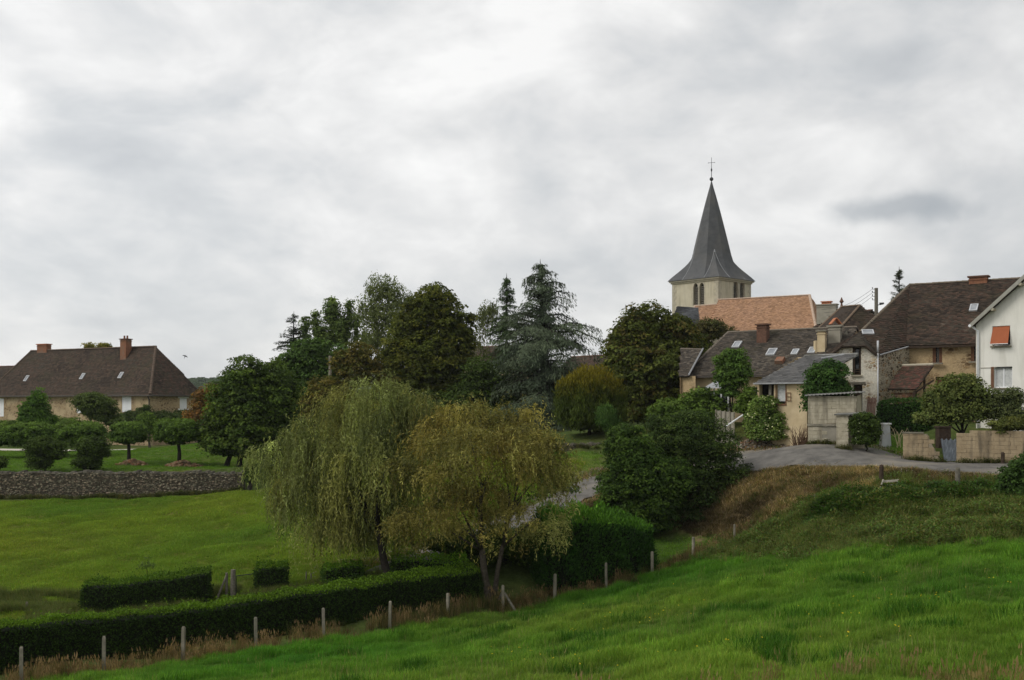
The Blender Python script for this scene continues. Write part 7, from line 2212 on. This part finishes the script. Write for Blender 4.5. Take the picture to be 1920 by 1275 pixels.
def tuft(name, n, h, spread, w, cols, seed, lean=0.5, seedhead=None):
    r = random.Random(seed); bl = []
    for i in range(n):
        a = r.uniform(0, 6.283); q = spread * math.sqrt(r.random())
        x, y = math.cos(a) * q, math.sin(a) * q
        hh = h * r.uniform(0.5, 1.15); b = r.uniform(0, 6.283); ln = lean * hh * r.uniform(0.2, 1.0)
        c = r.choice(cols); g = r.uniform(0.75, 1.25); c = tuple(k * g for k in c)
        mid = (x + math.cos(b) * ln * .35, y + math.sin(b) * ln * .35, hh * .6); tip = (x + math.cos(b) * ln, y + math.sin(b) * ln, hh)
        bl.append(((x, y, -.03), mid, tip, w * r.uniform(.7, 1.3), c))
        if seedhead and r.random() < 0.35:
            e = Vector(tip); bl.append((tuple(e - Vector((0, 0, .02))), tuple(e + Vector((0.01, 0, .05))), tuple(e + Vector((.02, 0.01, .12))), w * 2.6, seedhead))
    return blade_object(name, bl, M["blade"])

def leafy(name, n, h, spread, ll, lw, cols, seed):
    r = random.Random(seed); bl = []
    for i in range(n):
        a = r.uniform(0, 6.283); q = spread * math.sqrt(r.random()); z = h * r.uniform(.15, 1) * (1 - .5 * (q / spread) ** 2)
        b = Vector((math.cos(a) * q, math.sin(a) * q, z)); d = Vector((math.cos(a) + r.uniform(-.6, .6), math.sin(a) + r.uniform(-.6, .6), r.uniform(-.2, .8))).normalized()
        c = r.choice(cols); g = r.uniform(.75, 1.25)
        bl.append((b, b + d * ll * .55 + Vector((0, 0, .01)), b + d * ll, lw, tuple(k * g for k in c)))
    for i in range(max(3, n // 12)):
        a = r.uniform(0, 6.283); q = spread * .6 * r.random(); b = (math.cos(a) * q * .4, math.sin(a) * q * .4, -.03)
        bl.append((b, (math.cos(a) * q * .8, math.sin(a) * q * .8, h * .5), (math.cos(a) * q, math.sin(a) * q, h * .95), .02, (0.06, 0.05, 0.025)))
    return blade_object(name, bl, M["blade"])

def scatter(name, label, cat, pts, scl, tint, variants, seed, tilt=0.12, weights=None):
    r = np.random.default_rng(seed); n = len(pts)
    me = bpy.data.meshes.new(name)
    me.vertices.add(n); me.vertices.foreach_set("co", np.asarray(pts, float).ravel())
    def attr(nm, typ, arr, key="value"):
        a = me.attributes.new(nm, typ, "POINT"); a.data.foreach_set(key, np.asarray(arr).ravel())
    rot = np.stack([r.normal(0, tilt, n), r.normal(0, tilt, n), r.uniform(0, 6.283, n)], 1)
    attr("rot", "FLOAT_VECTOR", rot.astype(np.float32), "vector"); attr("scl", "FLOAT", np.asarray(scl, np.float32))
    attr("tint", "FLOAT_VECTOR", np.asarray(tint, np.float32), "vector"); attr("pick", "INT", r.choice(len(variants), n, p=weights).astype(np.int32))
    me.materials.append(M["blade"])
    o = link(name, me, None, (0, 0, 0))
    ng = bpy.data.node_groups.new(name + "_scatter", "GeometryNodeTree")
    ng.interface.new_socket("Geometry", in_out="INPUT", socket_type="NodeSocketGeometry"); ng.interface.new_socket("Geometry", in_out="OUTPUT", socket_type="NodeSocketGeometry")
    N, L = ng.nodes, ng.links
    gi, go = N.new("NodeGroupInput"), N.new("NodeGroupOutput")
    mp = N.new("GeometryNodeMeshToPoints"); L.new(gi.outputs[0], mp.inputs["Mesh"])
    ip = N.new("GeometryNodeInstanceOnPoints"); ip.inputs["Pick Instance"].default_value = True
    jn = N.new("GeometryNodeJoinGeometry")
    for v in variants:
        oi = N.new("GeometryNodeObjectInfo"); oi.inputs["Object"].default_value = v; oi.inputs["As Instance"].default_value = True
        L.new(oi.outputs["Geometry"], jn.inputs[0])
    L.new(mp.outputs[0], ip.inputs["Points"]); L.new(jn.outputs[0], ip.inputs["Instance"])
    for nm, typ, sock in (("pick", "INT", "Instance Index"), ("rot", "FLOAT_VECTOR", "Rotation"), ("scl", "FLOAT", "Scale")):
        a = N.new("GeometryNodeInputNamedAttribute"); a.data_type = typ; a.inputs["Name"].default_value = nm
        L.new(a.outputs["Attribute"], ip.inputs[sock])
    L.new(ip.outputs[0], go.inputs[0])
    md = o.modifiers.new("scatter", "NODES"); md.node_group = ng
    return tag(o, label, cat, kind="stuff")

def vnoise(x, y, s, seed):
    r = np.random.default_rng(seed); v = np.zeros_like(x)
    for k in range(7):
        a = r.uniform(0, 6.283); f = s * r.uniform(0.5, 1.9)
        v = v + np.sin((x * math.cos(a) + y * math.sin(a)) * f + 1.3 * np.sin((y * math.cos(a) - x * math.sin(a)) * f * .6 + r.uniform(0, 6.28)) + r.uniform(0, 6.28))
    return v / 7

def frustum_pts(r, n, d0, d1, x0=-60, x1=1980, power=1.0):
    d = d0 + (d1 - d0) * r.random(n) ** power
    px = r.uniform(x0, x1, n)
    return (px - 960) / F * d, d

GR = [(0.10, 0.215, 0.024), (0.125, 0.25, 0.028), (0.085, 0.18, 0.02), (0.15, 0.235, 0.035)]
STRAW = [(0.34, 0.26, 0.125), (0.40, 0.315, 0.16), (0.25, 0.18, 0.085)]
V_GRASS = [tuft("grass_tuft", 26, 0.20, 0.17, 0.011, GR, s, 0.75) for s in range(5)]
V_SHORT = [tuft("short_tuft", 20, 0.085, 0.26, 0.016, GR, 20 + s, 0.9) for s in range(4)]
V_DRY = [tuft("dry_tuft", 26, 0.55, 0.2, 0.014, STRAW, 30 + s, 0.55, (0.34, 0.25, 0.13)) for s in range(4)]
V_SEDGE = [tuft("sedge_tuft", 34, 0.6, 0.22, 0.015, [(0.12, 0.14, 0.045), (0.16, 0.155, 0.055), (0.2, 0.165, 0.075), (0.09, 0.125, 0.035)], 40 + s, 0.6) for s in range(4)]
V_WEED = [leafy("weed", 60, 0.55, 0.32, 0.13, 0.06, [(0.075, 0.115, 0.028), (0.09, 0.13, 0.032), (0.12, 0.105, 0.04)], 50 + s) for s in range(4)]
V_BRAM = [leafy("bramble", 80, 0.5, 0.4, 0.11, 0.075, [(0.045, 0.095, 0.018), (0.06, 0.12, 0.022)], 60 + s) for s in range(3)]
V_LITTER = [tuft("dry_litter", 22, 0.22, 0.3, 0.02, [(0.32, 0.24, 0.13), (0.25, 0.18, 0.095), (0.42, 0.32, 0.18), (0.16, 0.115, 0.065), (0.14, 0.15, 0.05)], 70 + s, 2.2) for s in range(4)]

V_STEM = [tuft("seed_stem", 5, 0.5, 0.15, 0.006, [(0.30, 0.28, 0.12), (0.22, 0.24, 0.09)], 80 + s, 0.4, (0.3, 0.24, 0.12)) for s in range(3)]
V_FLOW = [blade_object("flower", [((0, 0, 0), (.01, 0, .12), (.015, 0, .22), .006, (0.1, 0.2, 0.03)), ((-.012, 0, .22), (.005, .008, .235), (.022, 0, .225), .035, (0.62, 0.48, 0.03))], M["blade"])]
V_PEB = [blade_object("pebble", [((-.04, 0, 0), (0, .01, .03), (.045, .005, .005), .06, (0.26, 0.23, 0.18)), ((.03, .05, 0), (.05, .06, .02), (.08, .05, 0), .04, (0.2, 0.17, 0.13)), ((-.06, -.06, 0), (-.03, -.07, .025), (0, -.06, 0), .05, (0.3, 0.26, 0.2))], M["blade"])]

def fence_side(x, y):
    """signed distance (m, + = towards the camera) from the fence line"""
    best = np.full(x.shape, 1e9); sg = np.zeros(x.shape)
    pts = pxpoly([(-200, 29)] + FENCE + [(1450, 49.5)])
    for (x0, y0), (x1, y1) in zip(pts[:-1], pts[1:]):
        dx, dy = x1 - x0, y1 - y0; L2 = dx * dx + dy * dy
        t = np.clip(((x - x0) * dx + (y - y0) * dy) / L2, 0, 1)
        q = np.hypot(x - x0 - t * dx, y - y0 - t * dy)
        s = np.sign((x - x0) * dy - (y - y0) * dx)
        m = q < best; best = np.where(m, q, best); sg = np.where(m, s, sg)
    return best * sg

def grasses():
    r = np.random.default_rng(101)
    # meadow in front of the fence
    x, y = frustum_pts(r, 95000, 11, 50, power=0.85)
    ok = inpoly(x, y, Z_MEADOW) & (fence_side(x, y) > 0.25) & ~inpoly(x, y, Z_WEEDS)
    x, y = x[ok], y[ok]
    a = vnoise(x, y, 0.55, 1); b = vnoise(x, y, 2.6, 2); c = vnoise(x, y, 0.23, 3)
    s = (0.72 + 0.55 * b + 0.4 * a) * r.uniform(0.7, 1.25, len(x))
    s = np.clip(s, 0.3, 1.7) * np.clip(0.75 + (y - 12) / 60, 0.75, 1.25)
    t = np.stack([0.93 + 0.75 * c + 0.2 * a, 0.93 + 0.22 * c + 0.26 * a, 0.9 + 0.5 * c], 1) * np.clip(1.08 + 0.42 * b, .5, 1.6)[:, None] * r.uniform(.85, 1.15, (len(x), 1))
    scatter("meadow_grass", "lush green meadow grass in the foreground", "grass", np.stack([x, y, tz(x, y)], 1), s, t, V_GRASS, 1)
    # rank tussocks in the meadow, tint darkened to stand for shadow patches
    x, y = frustum_pts(r, 12000, 16, 46)
    ok = inpoly(x, y, Z_MEADOW) & (fence_side(x, y) > 0.8) & ~inpoly(x, y, Z_WEEDS) & (vnoise(x, y, 1.3, 5) + 0.12 * np.clip((x / y * F) / 900, -1, 1) > 0.36)
    x, y = x[ok], y[ok]
    scatter("meadow_tussocks", "rank tussocks scattered over the meadow, darkened to stand for shadow patches", "grass", np.stack([x, y, tz(x, y)], 1), r.uniform(0.9, 1.7, len(x)), np.tile([0.42, 0.58, 0.45], (len(x), 1)) * r.uniform(.8, 1.2, (len(x), 1)), V_GRASS, 2)
    # thin seeding stems and a few yellow flowers standing over the meadow
    x, y = frustum_pts(r, 2600, 13, 46)
    ok = inpoly(x, y, Z_MEADOW) & (fence_side(x, y) > 0.5) & (vnoise(x, y, .6, 61) > 0.0); x, y = x[ok], y[ok]
    scatter("seed_stems", "thin straw-coloured seed stems standing over the meadow", "grass", np.stack([x, y, tz(x, y)], 1), r.uniform(.5, 1.1, len(x)), np.tile([.9, .95, .8], (len(x), 1)) * r.uniform(.6, 1.2, (len(x), 1)), V_STEM, 21)
    x, y = frustum_pts(r, 450, 13, 40, x0=900)
    ok = inpoly(x, y, Z_MEADOW) & (vnoise(x, y, .8, 62) > 0.1); x, y = x[ok], y[ok]
    scatter("buttercups", "tiny yellow flowers dotted over the meadow", "flowers", np.stack([x, y, tz(x, y)], 1), r.uniform(.7, 1.2, len(x)), np.ones((len(x), 3)), V_FLOW, 22)
    # loose gravel along the lane
    ex, ey = [], []
    for (x0, y0), (x1, y1) in zip(LANE, LANE[1:] + LANE[:1]):
        k = int(math.hypot(x1 - x0, y1 - y0) * 40); t_ = r.random(k)
        ex.append(x0 + (x1 - x0) * t_); ey.append(y0 + (y1 - y0) * t_)
    x = np.concatenate(ex) + r.normal(0, .55, sum(map(len, ex))); y = np.concatenate(ey) + r.normal(0, .55, len(x))
    scatter("lane_gravel", "loose gravel and dirt along the lane edges", "gravel", np.stack([x, y, tz(x, y) + .075], 1), r.uniform(.5, 1.6, len(x)), np.ones((len(x), 3)) * r.uniform(.6, 1.3, (len(x), 1)), V_PEB, 23, tilt=1.0)
    # pasture and lawns
    x, y = frustum_pts(r, 90000, 40.5, 73, x1=1180)
    ok = inpoly(x, y, Z_PASTURE)
    x, y = x[ok], y[ok]
    a = vnoise(x, y, 0.5, 7); b = vnoise(x, y, 2.2, 8); c = vnoise(x, y, 0.2, 9)
    s = np.clip((1.0 + 0.5 * b) * r.uniform(.7, 1.4, len(x)), .4, 2.0)
    t = np.stack([1.55 + 0.85 * c + 0.35 * a, 1.16 + 0.2 * c + 0.17 * a, 1.15 + 0.25 * c], 1) * np.clip(1 + 0.25 * b, .6, 1.4)[:, None]
    scatter("pasture_grass", "short yellowish green pasture grass on the left", "grass", np.stack([x, y, tz(x, y)], 1), s, t, V_SHORT, 3)
    x, y = frustum_pts(r, 70000, 46, 112)
    ok = (inpoly(x, y, Z_LAWN) & (y < 99)) | inpoly(x, y, Z_VERGE) | inpoly(x, y, Z_SHEDLAWN) | inpoly(x, y, Z_MIDLAWN)
    x, y = x[ok], y[ok]
    scatter("lawn_grass", "mown lawn grass of the gardens and verge", "grass", np.stack([x, y, tz(x, y)], 1), r.uniform(.6, 1.2, len(x)), np.tile([1.05, 1.0, .95], (len(x), 1)) * r.uniform(.75, 1.25, (len(x), 1)), V_SHORT, 4)
    # long grass along the fence, straw on the left, sedge in the middle
    x, y = frustum_pts(r, 60000, 29, 51, x0=-40, x1=1480)
    f = fence_side(x, y); px = x / y * F + 960
    wd = np.interp(px, [0, 300, 600, 900, 1000, 1250, 1400], [0.55, 0.6, 0.5, 0.65, 0.6, 0.7, 0.9])
    ok = (f > -0.75) & (f < wd) & (r.random(len(x)) < np.interp(px, [0, 700, 760, 930, 1000, 1400], [0.36, 0.4, 0.9, 0.95, 0.45, 0.8]) * np.clip(.55 + .9 * vnoise(x, y, 1.4, 33), .08, 1))
    x, y, px, f = x[ok], y[ok], px[ok], f[ok]
    sed = r.random(len(x)) < np.interp(px, [0, 560, 700, 780, 930, 980, 1150, 1300], [0.12, 0.25, .5, .85, .85, .35, .55, .65])
    for m, nm, lab, V, sd in ((~sed, "dry_fence_grass", "straw-coloured long grass along the fence posts", V_DRY, 5), (sed, "fence_sedge", "olive sedge and rank grass along the fence posts", V_SEDGE, 6)):
        s = np.where(m[m], 1, 1) * r.uniform(.25, 1.0, m.sum()) * np.interp(px[m], [0, 760, 850, 930, 1000, 1400], [1, 1, 1.2, 1.15, .8, .95]) * np.clip(1 - f[m] / 1.3, .35, 1)
        scatter(nm, lab, "grass", np.stack([x[m], y[m], tz(x[m], y[m])], 1), s, np.tile([.8, .74, .72], (m.sum(), 1)) * r.uniform(.45, 1.2, (m.sum(), 1)), V, sd)
    # rank weeds under the lane
    x, y = frustum_pts(r, 26000, 34, 51, x0=1300, x1=2000)
    ok = inpoly(x + r.normal(0, .7, len(x)), y + r.normal(0, 1.0, len(x)), Z_WEEDS) & (r.random(len(x)) < .8 + .4 * vnoise(x, y, .9, 31)); x, y = x[ok], y[ok]
    a = vnoise(x, y, .7, 11)
    m = r.random(len(x)) < 0.45 + 0.3 * a
    scatter("rank_weeds", "tangle of olive weeds and nettles below the lane bank", "weeds", np.stack([x[m], y[m], tz(x[m], y[m])], 1), r.uniform(.35, .95, m.sum()) * (1 + .3 * a[m]), np.tile([1.25, 1.4, 1.1], (m.sum(), 1)) * r.uniform(.6, 1.3, (m.sum(), 1)), V_WEED, 7)
    scatter("weedy_grass", "seeding long grass among the weeds below the lane", "grass", np.stack([x[~m], y[~m], tz(x[~m], y[~m])], 1), r.uniform(.35, .9, (~m).sum()), np.tile([1.1, 1.28, .95], ((~m).sum(), 1)) * r.uniform(.6, 1.2, ((~m).sum(), 1)), V_SEDGE + V_GRASS[:2], 8)
    x, y = frustum_pts(r, 3000, 42, 49, x0=1520, x1=1900)
    ok = vnoise(x, y, .9, 12) + 0.9 - np.abs(y - np.interp(x / y * F + 960, [1520, 1640, 1750, 1900], [46, 45.4, 45.2, 44])) * .7 > 0.25
    x, y = x[ok], y[ok]
    scatter("brambles", "brighter green bramble clumps around the two old posts", "brambles", np.stack([x, y, tz(x, y)], 1), r.uniform(.5, 1.1, len(x)), np.tile([1.0, 1.0, 1.0], (len(x), 1)) * r.uniform(.6, 1.3, (len(x), 1)), V_BRAM, 9)
    # dry litter on the bank and along the lane
    x, y = frustum_pts(r, 52000, 44, 60, x0=900, x1=1980)
    ok = inpoly(x, y, Z_BANK) | inpoly(x, y, Z_BANK2); x, y = x[ok], y[ok]
    a = vnoise(x, y, 1.0, 13)
    scatter("dry_brush", "dead bracken and straw litter covering the bank", "dead brush", np.stack([x, y, tz(x, y)], 1), r.uniform(.35, 1.0, len(x)) * (1 + .3 * a), np.tile([1.02, 1.0, .95], (len(x), 1)) * np.clip(.9 + 1.1 * a, .3, 1.6)[:, None] * r.uniform(.6, 1.3, (len(x), 1)), V_LITTER, 10)
    x, y = frustum_pts(r, 900, 44, 58, x0=1300, x1=1960)
    ok = inpoly(x, y, Z_BANK) & (vnoise(x, y, .9, 71) > 0.08); x, y = x[ok], y[ok]
    scatter("bank_weeds", "green and olive weeds sprouting on the dry bank", "weeds", np.stack([x, y, tz(x, y)], 1), r.uniform(.25, .7, len(x)), np.ones((len(x), 3)) * r.uniform(.7, 1.3, (len(x), 1)), V_WEED[:2] + V_SEDGE[:2], 24)
    # seed heads close to the camera at the bottom right
    x, y = frustum_pts(r, 170, 11.5, 15.5, x0=1000, x1=1960)
    ok = r.random(len(x)) < np.clip((vnoise(x, y, 1.5, 14) + .35), 0, 1); x, y = x[ok], y[ok]
    scatter("seed_grass", "straw seed heads at the lower right picture edge", "grass", np.stack([x, y, tz(x, y)], 1), r.uniform(.3, .6, len(x)), np.tile([.8, .8, .7], (len(x), 1)) * r.uniform(.6, 1.2, (len(x), 1)), V_DRY, 11)
    # ragged verges of the lane and growth at the foot of the walls
    ex, ey = [], []
    for (x0, y0), (x1, y1) in zip(LANE, LANE[1:] + LANE[:1]):
        k = int(math.hypot(x1 - x0, y1 - y0) * 22); t_ = r.random(k)
        ex.append(x0 + (x1 - x0) * t_); ey.append(y0 + (y1 - y0) * t_)
    x = np.concatenate(ex) + r.normal(0, .28, sum(map(len, ex))); y = np.concatenate(ey) + r.normal(0, .28, len(x))
    ok = vnoise(x, y, 1.1, 41) > -0.2; x, y = x[ok], y[ok]
    scatter("verge_tufts", "ragged tufts along both edges of the lane", "grass", np.stack([x, y, tz(x, y)], 1), r.uniform(.4, 1.2, len(x)), np.tile([1.15, .95, .9], (len(x), 1)) * r.uniform(.6, 1.2, (len(x), 1)), V_LITTER[:2] + V_SHORT[:2] + V_GRASS[:1], 13)
    wx, wy = [], []
    for a_, b_, k in ((P(-60, 0, 72), P(456, 0, 71.5), 500), (P(1693, 0, 54.4), P(1771, 0, 53.4), 60), (P(1793, 0, 53.2), P(1990, 0, 50.6), 120), (P(1512, 0, 58), P(1568, 0, 57.5), 50), (P(1566, 0, 56), P(1594, 0, 55.7), 30), (P(985, 0, 70.3), P(1122, 0, 69.6), 90)):
        t_ = r.random(k); wx.append(a_.x + (b_.x - a_.x) * t_); wy.append(a_.y + (b_.y - a_.y) * t_ - np.abs(r.normal(0, .16, k)))
    x, y = np.concatenate(wx), np.concatenate(wy)
    scatter("wall_foot_weeds", "weeds and dry grass at the foot of the walls", "weeds", np.stack([x, y, tz(x, y)], 1), r.uniform(.25, .7, len(x)), np.tile([.9, .9, .85], (len(x), 1)) * r.uniform(.6, 1.2, (len(x), 1)), V_SEDGE[:2] + V_WEED[:2], 14)
    # rough grass around the boxy hedges and along the lower pasture edge
    x, y = frustum_pts(r, 14000, 40, 48, x0=-60, x1=720)
    px = x / y * F + 960
    ok = (inpoly(x, y, Z_PASTURE) | (fence_side(x, y) < -1.6)) & (vnoise(x, y, .8, 15) > -0.15) & (y < 46.5 + px * 0.0)
    x, y = x[ok], y[ok]
    scatter("rough_grass", "uncut olive grass between the hedges and the pasture", "grass", np.stack([x, y, tz(x, y)], 1), r.uniform(.3, .75, len(x)), np.tile([.85, 1.0, .8], (len(x), 1)) * r.uniform(.6, 1.2, (len(x), 1)), V_SEDGE, 12)
grasses()

# ------------------------------------------------------------------ moist air
def haze():
    mb = MB(); mb.box(-2750, 2750, -450, 4350, -14, 62)
    m = bpy.data.materials.new("moist_air"); m.use_nodes = True
    n, l = m.node_tree.nodes, m.node_tree.links; n.clear()
    out = n.new("ShaderNodeOutputMaterial"); v = n.new("ShaderNodeVolumePrincipled")
    v.inputs["Color"].default_value = (0.84, 0.87, 0.90, 1); v.inputs["Density"].default_value = 0.00013; v.inputs["Anisotropy"].default_value = 0.2
    l.new(v.outputs[0], out.inputs["Volume"])
    o = mb.build("haze", m, None)
    tag(o, "thin moist air over the whole valley", "haze", kind="stuff")
haze()
